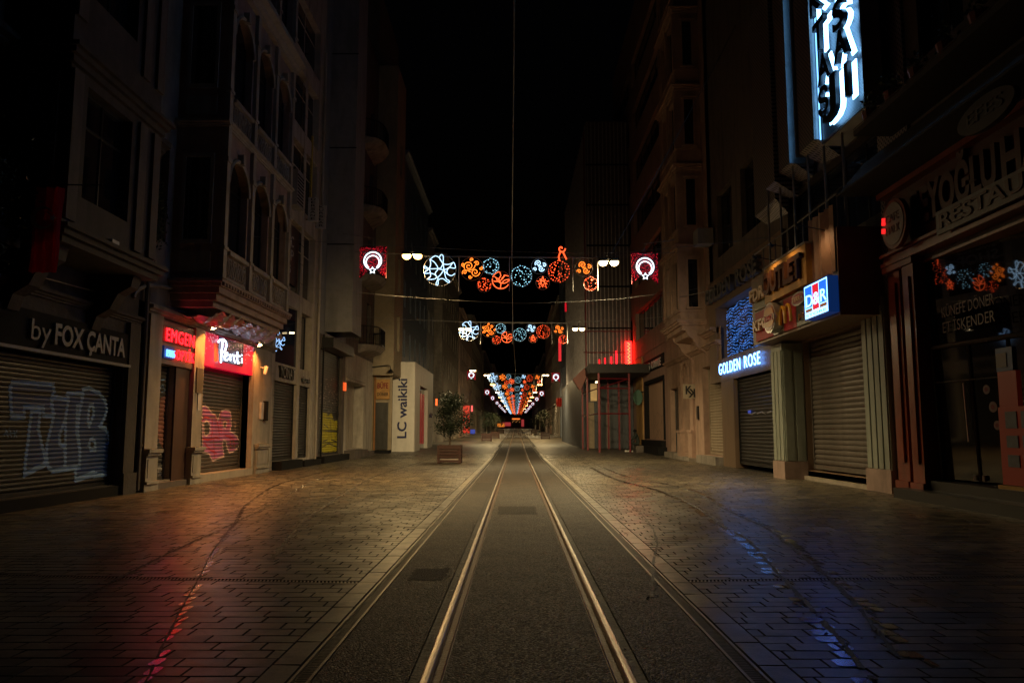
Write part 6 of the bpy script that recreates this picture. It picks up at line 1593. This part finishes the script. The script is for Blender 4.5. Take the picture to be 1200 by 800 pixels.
lit_box('projecting_sign', 'short red neon strip high between the two nearest strings of lights', 'sign', on_cross(663, 360, 75)[0], 75, on_cross(663, 365, 75)[1], on_cross(663, 355, 75)[1], .18, (.9, .01, .03), .5)
fr = empty('flag', (4.6, 88, 5), 'limp red flag hanging over the right pavement beyond the portico', 'flag')
xa, za = on_cross(652, 476, 88); xb, zb = on_cross(660, 466, 88)
wavy(xa, xb, za, zb, 88, amp=.1).build('flag_cloth', mat('bright_red_cloth', (.5, .02, .01), .7), fr, smooth=True, flip=False)
MB().tube([((xa + xb) / 2, 88, zb), (5.6, 88, zb + .4)], .025).build('flag_pole', IRON, fr)
lb = lit_box('shop_kiosk', 'orange lit stall beside the farthest left planters', 'kiosk', on_cross(587, 497, 165)[0], 165, on_cross(587, 500, 165)[1], on_cross(587, 496, 165)[1], 1.5, (1, .25, .02), .7, 1.0)

# ================================================================= STRINGS OF LIGHTS
RW = em('cold_white_rope_light', (.46, .72, 1.0), 2.3); RO = em('orange_rope_light', (1.0, .20, .02), 2.4); RR_ = em('red_led', (1.0, .085, .02), 2.4)
RT = em('ice_led', (.35, .75, .95), 1.5); ROR = em('red_orange_rope_light', (1.0, .12, .03), 2.3)
def spiral(cx, cy, r0, r1, a0, turns, n=26): return [(cx + (r0 + (r1 - r0) * k / n) * math.cos(a0 + turns * 2 * math.pi * k / n), cy + (r0 + (r1 - r0) * k / n) * math.sin(a0 + turns * 2 * math.pi * k / n)) for k in range(n + 1)]
def smooth2(p, n=5):
    out = []
    for i in range(len(p) - 1):
        a, b_, c, d = p[max(i - 1, 0)], p[i], p[i + 1], p[min(i + 2, len(p) - 1)]
        for k in range(n):
            t = k / n; out.append(tuple(.5 * (2 * b_[q] + (c[q] - a[q]) * t + (2 * a[q] - 5 * b_[q] + 4 * c[q] - d[q]) * t * t + (3 * b_[q] - a[q] - 3 * c[q] + d[q]) * t ** 3) for q in (0, 1)))
    return out + [p[-1]]
def star_lines():
    L_ = [[(150, 150), (215, 105), (270, 130), (320, 205), (390, 215), (450, 190)], [(150, 150), (160, 210), (140, 270), (80, 325), (95, 335), (160, 330), (215, 350), (245, 385)],
          [(320, 205), (275, 140), (285, 95), (310, 92), (322, 120), (320, 205)], [(320, 205), (290, 260), (245, 270), (140, 270), (85, 235), (76, 262), (140, 270)],
          [(150, 150), (210, 190), (255, 270), (220, 330), (245, 385)], [(245, 270), (330, 285), (400, 255), (450, 190), (476, 235), (470, 265), (400, 255)],
          [(320, 205), (335, 300), (360, 400), (402, 430), (395, 452), (370, 440), (320, 402), (265, 415), (255, 480), (232, 472), (260, 390)],
          [(330, 290), (280, 360), (245, 385), (200, 408), (128, 408), (160, 370), (155, 310), (140, 270)], [(330, 290), (380, 345), (430, 362), (475, 335)], [(400, 255), (370, 300), (385, 350)]]
    return [smooth2([((x - 278) / 205, (285 - y) / 205) for x, y in l]) for l in L_]
def scroll_lines(n=6):
    out = [spiral(-.28, .22, .05, .42, 0, 1.6), spiral(.30, -.32, .05, .40, 3.1, 1.5), spiral(.42, .45, .03, .22, 1, 1.3), spiral(-.62, -.32, .03, .22, 2, 1.3), spiral(-.75, .35, .02, .17, 4, 1.2), spiral(.78, .02, .02, .17, 0, 1.2), spiral(-.15, -.72, .02, .17, 5, 1.2), spiral(.0, .80, .02, .16, 3, 1.2)]
    out.append([(-.3, -.15), (0, -.1), (.2, .05), (.3, .3)]); out.append([(-.62, -.1), (-.4, -.15), (-.1, -.3)])
    return out[:n + 4]
def small_scroll():
    return [spiral(-.15, .35, .05, .42, 0, 1.6), spiral(.25, -.35, .04, .38, 3.1, 1.5), spiral(.62, .12, .03, .28, 1, 1.2), spiral(-.55, -.42, .03, .25, 2, 1.2), [(-.15, -.05), (.1, -.02), (.25, .05)]]
def leaf_lines():
    arc = lambda cx, cy, r, a, b_, n=12: [(cx + r * math.cos(a + (b_ - a) * k / n), cy + r * math.sin(a + (b_ - a) * k / n)) for k in range(n + 1)]
    return [arc(0, 0, .95, R(170), R(330)), arc(.25, .45, .8, R(190), R(330)), arc(-.5, .75, .9, R(250), R(350)), [(-.05, -.9), (0, -.4), (-.25, .1), (-.7, .4)], [(0, -.4), (.4, 0), (.9, .1)], [(-.25, .1), (.0, .5), (-.1, .9)], [(.1, .2), (.5, .55), (.85, .45)], arc(0, 0, .95, R(100), R(160))]
def star5():
    p = [(.95 * math.cos(R(90 + 144 * k)), .95 * math.sin(R(90 + 144 * k))) for k in range(6)]
    q = [(.7 * math.cos(R(126 + 144 * k)), .7 * math.sin(R(126 + 144 * k))) for k in range(6)]
    return [p, q]
def dots(n, seed, ring=True):
    r = random.Random(seed); out = []
    if ring: out += [(.95 * math.cos(2 * math.pi * k / 26), .95 * math.sin(2 * math.pi * k / 26)) for k in range(26)]
    while len(out) < n:
        x, y = r.uniform(-1, 1), r.uniform(-1, 1)
        if x * x + y * y < .85 and all((x - a) ** 2 + (y - b_) ** 2 > .02 for a, b_ in out): out.append((x, y))
    return out
BALLS = [('white_star_motif', 515.5, 316.3, 19, 'l', star_lines(), RW), ('orange_scroll_motif', 553, 315, 13.7, 'l', scroll_lines(), RO), ('ice_ball', 575.5, 312.5, 9.5, 'd', dots(40, 1), RT),
         ('red_ball', 567.5, 334, 8.5, 'd', dots(38, 2, False), RR_), ('orange_leaf_motif', 587, 328.5, 10.8, 'l', leaf_lines(), ROR), ('ice_ball', 611, 324, 12.6, 'd', dots(50, 3), RT),
         ('white_scroll_motif', 632, 312, 9.3, 'l', small_scroll(), RW), ('orange_star_motif', 636, 331.5, 8, 'l', star5(), ROR), ('red_ball', 655, 318.5, 13, 'd', dots(60, 4), RR_),
         ('orange_scroll_motif', 684, 314, 10.2, 'l', small_scroll(), RO), ('red_ball', 692, 333, 8.2, 'd', dots(40, 5), RR_)]
G0 = (0, 22.0, 6.32)
BMESH = []
for nme, px_, py_, r, kind, data, m in BALLS:
    x, z = on_cross(px_, py_, 22.0); rad = r * 22.0 / F_PX * 1.0
    ring = MB(); ring.tube([(rad * 1.02 * math.cos(2 * math.pi * k / 28), 0, rad * 1.02 * math.sin(2 * math.pi * k / 28)) for k in range(28)], .007, 4, closed=True)
    ro = ring.build('ring', WIRE, None, flip=False)
    mb = MB()
    if kind == 'd': pass
    if kind == 'l':
        tr = .0115 if nme.startswith('white') else .0125
        for li, l in enumerate(data): mb.tube([(p * rad, -.03 - .003 * (li % 3), q * rad) for p, q in l], tr, 5, cap=False)
    else:
        for i, (p, q) in enumerate(data):
            s = .011 + .005 * ((i * 7) % 3); dy = -.05 * ((i * 5) % 4)
            c = (p * rad, dy, q * rad)
            mb.add([(c[0] - s, c[1], c[2]), (c[0], c[1] - s, c[2]), (c[0] + s, c[1], c[2]), (c[0], c[1] + s, c[2]), (c[0], c[1], c[2] + s), (c[0], c[1], c[2] - s)], [(0, 1, 4), (1, 2, 4), (2, 3, 4), (3, 0, 4), (1, 0, 5), (2, 1, 5), (3, 2, 5), (0, 3, 5)])
    bo = mb.build(nme, m, None, flip=False)
    BMESH.append((nme, x, z - 6.32, bo.data, ro.data))
    for o in (ro, bo): COL.objects.unlink(o); bpy.data.objects.remove(o)
mb = MB(); xa, xb = on_cross(497, 300, 22)[0], on_cross(700, 303, 22)[0]
mb.tube([(-4.6, 0, .12), (xa, 0, .02)], .008, 4); mb.tube([(xb, 0, -.02), (4.6, 0, .1)], .008, 4)
mb.tube([(xa, 0, 0), (xb, 0, -.06)], .022, 5)
for px_ in (538, 597, 671): x = on_cross(px_, 303, 22)[0]; mb.tube([(x, 0, 0), (x, 0, -1.02)], .014, 4)
mb.tube([(xb, 0, -.1), (xb, 0, -1.0)], .018, 4)
bar = mb.build('garland_frame', WIRE, None); BAR = bar.data; COL.objects.unlink(bar); bpy.data.objects.remove(bar)
ROWS = [22, 35.5, 72, 90, 112, 133, 155, 177, 199, 221, 243, 265, 287, 309, 331]
lab = ['nearest string of orange, red and ice white light motifs hung across the street', 'second string of light motifs from the viewer, framed by the second pair of lamps',
       'third string of light motifs, the uppermost in the far cluster', 'fourth string of light motifs, just below the top one of the far cluster']
ordw = ['fifth', 'sixth', 'seventh', 'eighth', 'ninth', 'tenth', 'eleventh', 'twelfth', 'thirteenth', 'fourteenth', 'fifteenth']
for i, Y in enumerate(ROWS):
    l = lab[i] if i < 4 else '%s string of light motifs counted down the street from the viewer' % ordw[i - 4]
    e = empty('light_garland', (0.02 * (i % 3), Y, 6.32 + gz(Y)), l, 'string lights', 'strings of light motifs across the street')
    inst('garland_frame', BAR, e, origin(e))
    for nme, x, dz, bm_, rm in BMESH:
        o = inst(nme, bm_, e, origin(e) + Vector((x, 0, dz)))
        if 'ball' in nme: o['kind'] = 'stuff'
        if i < 4: inst('ring', rm, o, origin(o))
# bow above the nearest string
mb = MB()
for l in (spiral(0, .12, .02, .16, 0, 1), [(-.05, 0), (-.12, -.2), (-.08, -.35)], [(.05, 0), (.15, -.2), (.2, -.3)]): mb.tube([(on_cross(658, 300, 21.9)[0] + p * .7, 21.9, 6.42 + q * .75) for p, q in l], .022, 5)
tag(mb.build('ribbon_bow', RR_, None), 'red lit ribbon bow above the nearest string of lights', 'decoration')
# flag shaped light panels
LR = em('deep_red_led', (.9, .01, .03), .8); LW = em('white_neon', (.78, .90, 1.0), 2.2)
def flag_mesh():
    W2, H = .39, .92
    mb = MB(); r = random.Random(2)
    out = [(-W2, 0), (W2, 0), (W2 * .97, -H), (0, -H * .62), (-W2 * .97, -H)]
    for _ in range(3000):
        x, z = r.uniform(-W2, W2), r.uniform(-H, 0)
        lim = -H + (H * .38) * (1 - abs(x) / W2)
        if z < lim: continue
        if abs(math.hypot(x, z + .42) - .27) < .05 and z > -.7: continue
        if r.random() > .12: continue
        s = .012; mb.add([(x - s, 0, z), (x, -s, z), (x + s, 0, z), (x, 0, z + s), (x, 0, z - s)], [(0, 1, 3), (1, 2, 3), (1, 0, 4), (2, 1, 4)])
    a = mb.build('red_led_field', LR, None, flip=False)
    mb = MB(); mb.tube([(x, .03, z) for x, z in out], .012, 4, closed=True)
    p = MB(); mb.add([(x, .02, z) for x, z in (out[0], out[1], (0, -H * .62), out[4])], [(0, 1, 2, 3)]); mb.add([(x, .02, z) for x, z in (out[1], out[2], out[3])], [(0, 1, 2)])
    b_ = mb.build('panel', mat('dark_red_net', (.10, .004, .010), .8), None, flip=False)
    mb = MB(); c = [(.25 * math.cos(t), -.42 + .25 * math.sin(t)) for t in [R(-62 + 304 * k / 26) for k in range(27)]]
    mb.tube([(x, -.03, z) for x, z in c], .019, 6)
    c = [(.19 * math.cos(t), -.46 + .19 * math.sin(t)) for t in [R(-55 + 290 * k / 26) for k in range(27)]]
    mb.tube([(x, -.03, z) for x, z in c], .017, 6)
    st = [((.10 if k % 2 == 0 else .045) * math.sin(R(36 * k)), -.70 + (.10 if k % 2 == 0 else .045) * math.cos(R(36 * k))) for k in range(10)]
    mb.tube([(x, -.035, z) for x, z in st], .015, 5, closed=True)
    n_ = mb.build('crescent_and_star', LW, None, flip=False)
    ds = [o.data for o in (a, b_, n_)]
    for o in (a, b_, n_): COL.objects.unlink(o); bpy.data.objects.remove(o)
    return ds
FM = flag_mesh()
for i, Y in enumerate([22, 72, 112, 138, 171, 199, 225, 251, 277, 303]):
    for sx, wl in ((-4.08, 'left'), (3.68, 'right')):
        z = (6.60 if sx < 0 else 6.42) + gz(Y)
        l = ('red lit flag panel with white crescent, %s end of the nearest string of lights' % wl) if i == 0 else ('red lit flag panel with white crescent on the %s, %s one down the street' % (wl, ['second', 'third', 'fourth', 'fifth', 'sixth', 'seventh', 'eighth', 'ninth', 'tenth'][i - 1]))
        e = empty('light_flag', (sx, Y, z), l, 'decoration', 'red crescent light flags along the street', rz=R(-4 if sx < 0 else 6))
        for nme, me in zip(('red_led_field', 'panel', 'crescent_and_star'), FM): inst(nme, me, e, origin(e))
        if i < 3:
            o = MB().tube([(sx, Y + .03, z), (sx, Y + .03, z + .25), (sx + (-.9 if sx < 0 else .9), Y + .03, z + .4)], .012, 4).build('hanger_wire', WIRE, None)
            me = o.data; off = Vector((sx, Y, z))
            o.parent = e; o.location = o.location - e.location

# ================================================================= STREET LAMPS
def street_lamp(x, Y, z, lbl, warm, power, bulb=None):
    e = empty('street_lamp', (x, Y, z), lbl, 'street lamp', 'pairs of suspended street lamps')
    col = (1.0, .67, .27) if warm else (1.0, .76, .38)
    for k, dx in enumerate((-.16, .16)):
        hd = MB(); hd.add([(x + dx - .13, Y - .22, z + .03), (x + dx + .13, Y - .22, z + .03), (x + dx + .13, Y + .22, z + .03), (x + dx - .13, Y + .22, z + .03), (x + dx - .07, Y - .16, z + .12), (x + dx + .07, Y - .16, z + .12), (x + dx + .07, Y + .16, z + .12), (x + dx - .07, Y + .16, z + .12)], [(0, 1, 2, 3), (4, 7, 6, 5), (0, 4, 5, 1), (1, 5, 6, 2), (2, 6, 7, 3), (3, 7, 4, 0)])
        h = hd.build('lamp_head', STEEL, e)
        mb = MB(); rings = []
        for a in range(5):
            t = a / 4 * math.pi / 2; rr_ = .125 * math.cos(t); rings.append([(x + dx + rr_ * math.cos(q), Y + 1.5 * rr_ * math.sin(q), z + .028 - .10 * math.sin(t)) for q in [2 * math.pi * k2 / 12 for k2 in range(12)]])
        vs = [p for r_ in rings for p in r_]
        mb.add(vs, [(i * 12 + k2, i * 12 + (k2 + 1) % 12, (i + 1) * 12 + (k2 + 1) % 12, (i + 1) * 12 + k2) for i in range(4) for k2 in range(12)])
        mb.build('lens', em('lamp_lens_%s' % ('warm' if warm else 'neutral'), (1.0, .50, .13) if warm else (1.0, .68, .30), 14), h, smooth=True)
    mb = MB(); mb.tube([(x - .3, Y, z + .14), (x + .3, Y, z + .14)], .02, 5); mb.tube([(x, Y, z + .14), (x, Y, z + .3)], .015, 5); mb.build('hanger', IRON, e)
    if power:
        l = bpy.data.lights.new('street_lamp_light', 'SPOT'); l.energy = power; l.color = col; l.spot_size = R(149); l.spot_blend = 1.0; l.shadow_soft_size = .10
        o = bpy.data.objects.new('street_lamp_light', l); COL.objects.link(o); o.parent = e; o.location = (0, 0, -.12)
        if Y < 140:                       # stray light from the lens on the upper walls
            l = bpy.data.lights.new('street_lamp_glow', 'POINT'); l.energy = power * .018; l.color = col; l.shadow_soft_size = .10
            o = bpy.data.objects.new('street_lamp_glow', l); COL.objects.link(o); o.parent = e; o.location = (0, 0, -.14)
        if Y < 100:                       # the lens throws most of its light up and down the street
            for sg in (-1, 1):
                l = bpy.data.lights.new('street_lamp_throw', 'SPOT'); l.energy = power * ((1.7 if x < 0 and Y == 35.5 else .95) if sg > 0 else .08); l.color = col; l.spot_size = R(88); l.spot_blend = 1.0; l.shadow_soft_size = .10
                o = bpy.data.objects.new('street_lamp_throw', l); COL.objects.link(o); o.parent = e; o.location = (0, 0, -.14); o.rotation_euler = (sg * R(68), 0, 0)
    return e
PW = 2300
LAMPS = [(-2.96, 22, 6.30, 'brightest warm double street lamp, left of the nearest string of lights', True, PW), (2.62 + .03, 22, 6.10, 'double street lamp right of the nearest string of lights', False, PW),
         (-2.31, 35.5, 5.97, 'double street lamp left of the second string of lights', False, PW * .9), (2.86, 35.5, 5.97, 'double street lamp right of the second string of lights', False, PW * .9)]
for a in LAMPS: street_lamp(*a)
nm = ['third', 'fourth', 'fifth', 'sixth', 'seventh', 'eighth', 'ninth']
for i, Y in enumerate([72, 90, 112, 133, 155, 199, 243]):
    for x, wl in ((-2.65, 'left'), (2.75, 'right')):
        street_lamp(x, Y, 6.15 + gz(Y), 'double street lamp on the %s, %s pair down the street' % (wl, nm[i]), i % 2 == 1, PW * (1.0 if i < 3 else .9), 40)
street_lamp(-3.9, 71, 6.85, 'lone lamp just above the second left flag panel', False, 0, 30)
def wire(pts, lbl, r=.008, sag=.0, n=14, group=None):
    out = []
    for a, b_ in zip(pts, pts[1:]):
        for k in range(n):
            t = k / n; p = Vector(a).lerp(Vector(b_), t); p.z -= sag * 4 * t * (1 - t); out.append(p)
    out.append(Vector(pts[-1]))
    return tag(MB().tube(out, r, 5).build('overhead_wire', WIRE, None, flip=False), lbl, 'wire', group)
wire([(.06, -6, 5.85), (-.02, 9, 5.85), (-.11, 22, 6.28), (-.13, 35.5, 5.95)], 'tram contact wire running overhead along the middle of the street', .009)
wire([(-.13, 35.5, 5.95), (0, 72, 6.4), (0, 112, 6.9), (0, 200, 7.8)], 'far stretch of the tram contact wire beyond the second string of lights', .009)
wire([(-8.3, 24, 6.0), (-3.55, 24, 5.5), (.2, 24, 5.28)], 'thin span wire sagging from the left houses below the nearest string', .003, .02)
wire([(.2, 24, 5.28), (3.2, 24, 5.42), (8.2, 24, 6.1)], 'thin span wire rising to the right houses below the nearest string', .003, .02)
u, z = on_wall(862, 30, 8.3)
wire([(8.3, u, z), (2.75, 22, 6.42)], 'slanting stay wire from the upper right facade to the right lamp', .012, .1)
wire([(-8.5, 22, 7.0), (-2.96, 22, 6.6), (2.65, 22, 6.4), (8.3, 22, 7.0)], 'carrier wire from which the nearest pair of lamps hangs', .006, .05)
wire([(-8.5, 35.5, 6.7), (-2.31, 35.5, 6.3), (2.86, 35.5, 6.3), (8.3, 35.5, 6.7)], 'carrier wire from which the second pair of lamps hangs', .006, .05)
wire([(7.15, 33.9, 7.2), (8.3, 30, 7.0)], 'short dark cable drooping across the oriel with the crossed letters', .012, .05)
# glowing star and lamp added as reflections in the tilted left window
e = empty('window_reflection', (-8.55, 28.2, 4.9), 'glowing blue white star added as a reflection in the dark upper glass of the modern house', 'decoration')
sx_, sz_ = on_cross(325.5, 400, 27.9)
mb = MB()
for li, l in enumerate(star_lines()): mb.tube([(sx_ + p * .23, 27.9 + p * .1, sz_ + q * .36) for p, q in l], .011, 4, cap=False)
mb.build('star_reflection', em('star_reflection_glow', (.35, .6, 1.0), 1.3), e, flip=False)
x, z = on_cross(342, 390, 29.7); MB().tube([(x - .09, 29.7, z), (x + .09, 29.7, z)], [.035, .035], 8).build('small_lamp_glow', em('warm_small_lamp_glow', (1, .75, .4), 4), e)  # warm glow added as a lamp's reflection in the glass

# ================================================================= PLANTERS WITH TREES
TREE_LEAF = mat('dark_green_leaf', (.010, .020, .007), .6, var=.5, scale=8, bump=0)
BARK = mat('grey_bark', (.10, .08, .06), .8, var=.4, bump=.5)
def planter(x, Y, lbl, w=.9, h=.78):
    z0 = gz(Y); e = empty('planter', (x, Y, z0), lbl, 'planter', 'wooden planters with trees')
    for sx in (-1, 1):
        for sy in (-1, 1):
            MB().box(x + sx * w / 2 - .05, x + sx * w / 2 + .05, Y + sy * w / 2 - .05, Y + sy * w / 2 + .05, z0, z0 + h).build('post', WOOD_PLANT, e)
    bz = [.06, .25, .37, .49, .61]; bh = [.10, .08, .08, .08, .16]
    for zz, hh_ in zip(bz, bh):
        MB().box(x - w / 2 + .05, x + w / 2 - .05, Y - w / 2 - .02, Y - w / 2 + .015, z0 + zz, z0 + zz + hh_).build('board', WOOD_PLANT, e)
        MB().box(x - w / 2 + .05, x + w / 2 - .05, Y + w / 2 - .015, Y + w / 2 + .02, z0 + zz, z0 + zz + hh_).build('board', WOOD_PLANT, e)
        for sx in (-1, 1): MB().box(x + sx * w / 2 - .018, x + sx * w / 2 + .018, Y - w / 2 + .05, Y + w / 2 - .05, z0 + zz, z0 + zz + hh_).build('board', WOOD_PLANT, e)
    MB().box(x - w / 2 + .06, x + w / 2 - .06, Y - w / 2 + .06, Y + w / 2 - .06, z0 + .14, z0 + .7).build('gap_light_liner', mat('pale_gap_liner', (.45, .40, .36), .7), e)  # pale colour imitates light showing through the slat gaps
    return e
def tree(x, Y, h, cr, n, lbl, seed):
    z0 = gz(Y) + .7; r = random.Random(seed)
    e = empty('potted_tree', (x, Y, z0), lbl, 'tree', 'trees in the planters')
    mb = MB()
    for k in range(2):
        p = [(x + .05 * math.cos(t * 2.5 + k * 3.1), Y + .05 * math.sin(t * 2.5 + k * 3.1), z0 + t * .28) for t in range(4)]
        mb.tube(p, [.035, .03, .026, .022], 6)
    limbs = []
    for k in range(9):
        a = r.uniform(0, 6.28); q = (x + cr * .62 * math.cos(a), Y + cr * .62 * math.sin(a), z0 + h * r.uniform(.5, .9))
        mb.tube([(x, Y, z0 + .6), (x + .3 * cr * math.cos(a), Y + .3 * cr * math.sin(a), z0 + h * .5), q], [.022, .015, .006], 5); limbs.append(q)
    mb.build('trunk', BARK, e)
    cl = [(r.gauss(0, .42), r.gauss(0, .42), r.uniform(-.75, .8)) for _ in range(26)]
    def pt():
        c = r.choice(cl); v = Vector((c[0] + r.gauss(0, .17), c[1] + r.gauss(0, .17), c[2] + r.gauss(0, .17)))
        if v.length > 1.15: v *= 1.0 / v.length
        return (x + v.x * cr, Y + v.y * cr, z0 + h * .62 + v.z * h * .42)
    mb = MB(); plant_leaves(mb, n, pt, .055, r)
    tag(mb.build('crown', TREE_LEAF, e, flip=False), kind='stuff')
PL = [(528, 34, 2.2, .92, 4200, 'largest dark red slatted planter, at left near the white corner building', 'largest potted tree, beside the low white corner building'),
      (570.5, 79, 2.2, .75, 1500, 'second planter on the left, half way to the far lights', 'second potted tree on the left side'),
      (580.5, 93, 2.1, .75, 1100, 'third planter on the left, just behind the second', 'third potted tree on the left side'),
      (639, 90, 2.5, .95, 1500, 'largest planter on the right pavement', 'largest bushy tree on the right pavement'),
      (626, 125, 2.6, 1.1, 1000, 'second planter on the right pavement, farther off', 'second bushy tree on the right pavement'),
      (587.5, 130, 2.2, .9, 700, 'fourth and farthest planter on the left', 'farthest small tree on the left side')]
for i, (px_, Y, h, cr, n, lp, lt) in enumerate(PL):
    x = (px_ - VANISH_X) * Y / F_PX
    planter(x, Y, lp); tree(x, Y, h, cr, n, lt, 40 + i)

# ================================================================= every separate piece its own object
SPLIT = {'pier', 'oriel_pilaster', 'oriel_band', 'pane', 'pedestal', 'door_jamb', 'rib', 'card', 'metal_fin', 'timber_pilaster', 'timber_cornice', 'shopfront_frame', 'oriel_moulding',
         'panel_joint', 'cladding_panel', 'brick', 'archivolt', 'oriel_base', 'shopfront_rail', 'door_surround', 'rail', 'red_tube', 'cross_bar', 'tie_rod', 'bracket', 'door_lock', 'red_light', 'glazing_bar',
         'doorstep', 'pilaster', 'pencil_stripes', 'blind_arch', 'oriel_cornice', 'window', 'balustrade'}
for o in [o for o in scene.objects if o.type == 'MESH' and o.name.split('.')[0] in SPLIT and o.get('kind') != 'stuff' and o.parent]:
    me = o.data
    if me.users > 1 or len(me.vertices) > 6000: continue
    n = len(me.vertices); par = list(range(n))
    def find(a):
        while par[a] != a: par[a] = par[par[a]]; a = par[a]
        return a
    for p in me.polygons:
        v0 = find(p.vertices[0])
        for v in p.vertices[1:]: par[find(v)] = v0
    comp = {}
    for p in me.polygons: comp.setdefault(find(p.vertices[0]), []).append(p)
    if len(comp) < 2: continue
    nm_ = o.name.split('.')[0]; first = True; co = [v.co.copy() for v in me.vertices]; news = []
    for ps in comp.values():
        ids = sorted({v for p in ps for v in p.vertices}); mp = {v: i for i, v in enumerate(ids)}
        m2 = bpy.data.meshes.new(nm_); m2.from_pydata([co[v] for v in ids], [], [[mp[v] for v in p.vertices] for p in ps])
        for m in me.materials: m2.materials.append(m)
        news.append(m2)
    o.data = news[0]
    for m2 in news[1:]:
        q = bpy.data.objects.new(nm_, m2); COL.objects.link(q); q.parent = o.parent; q.location = o.location; q.rotation_euler = o.rotation_euler
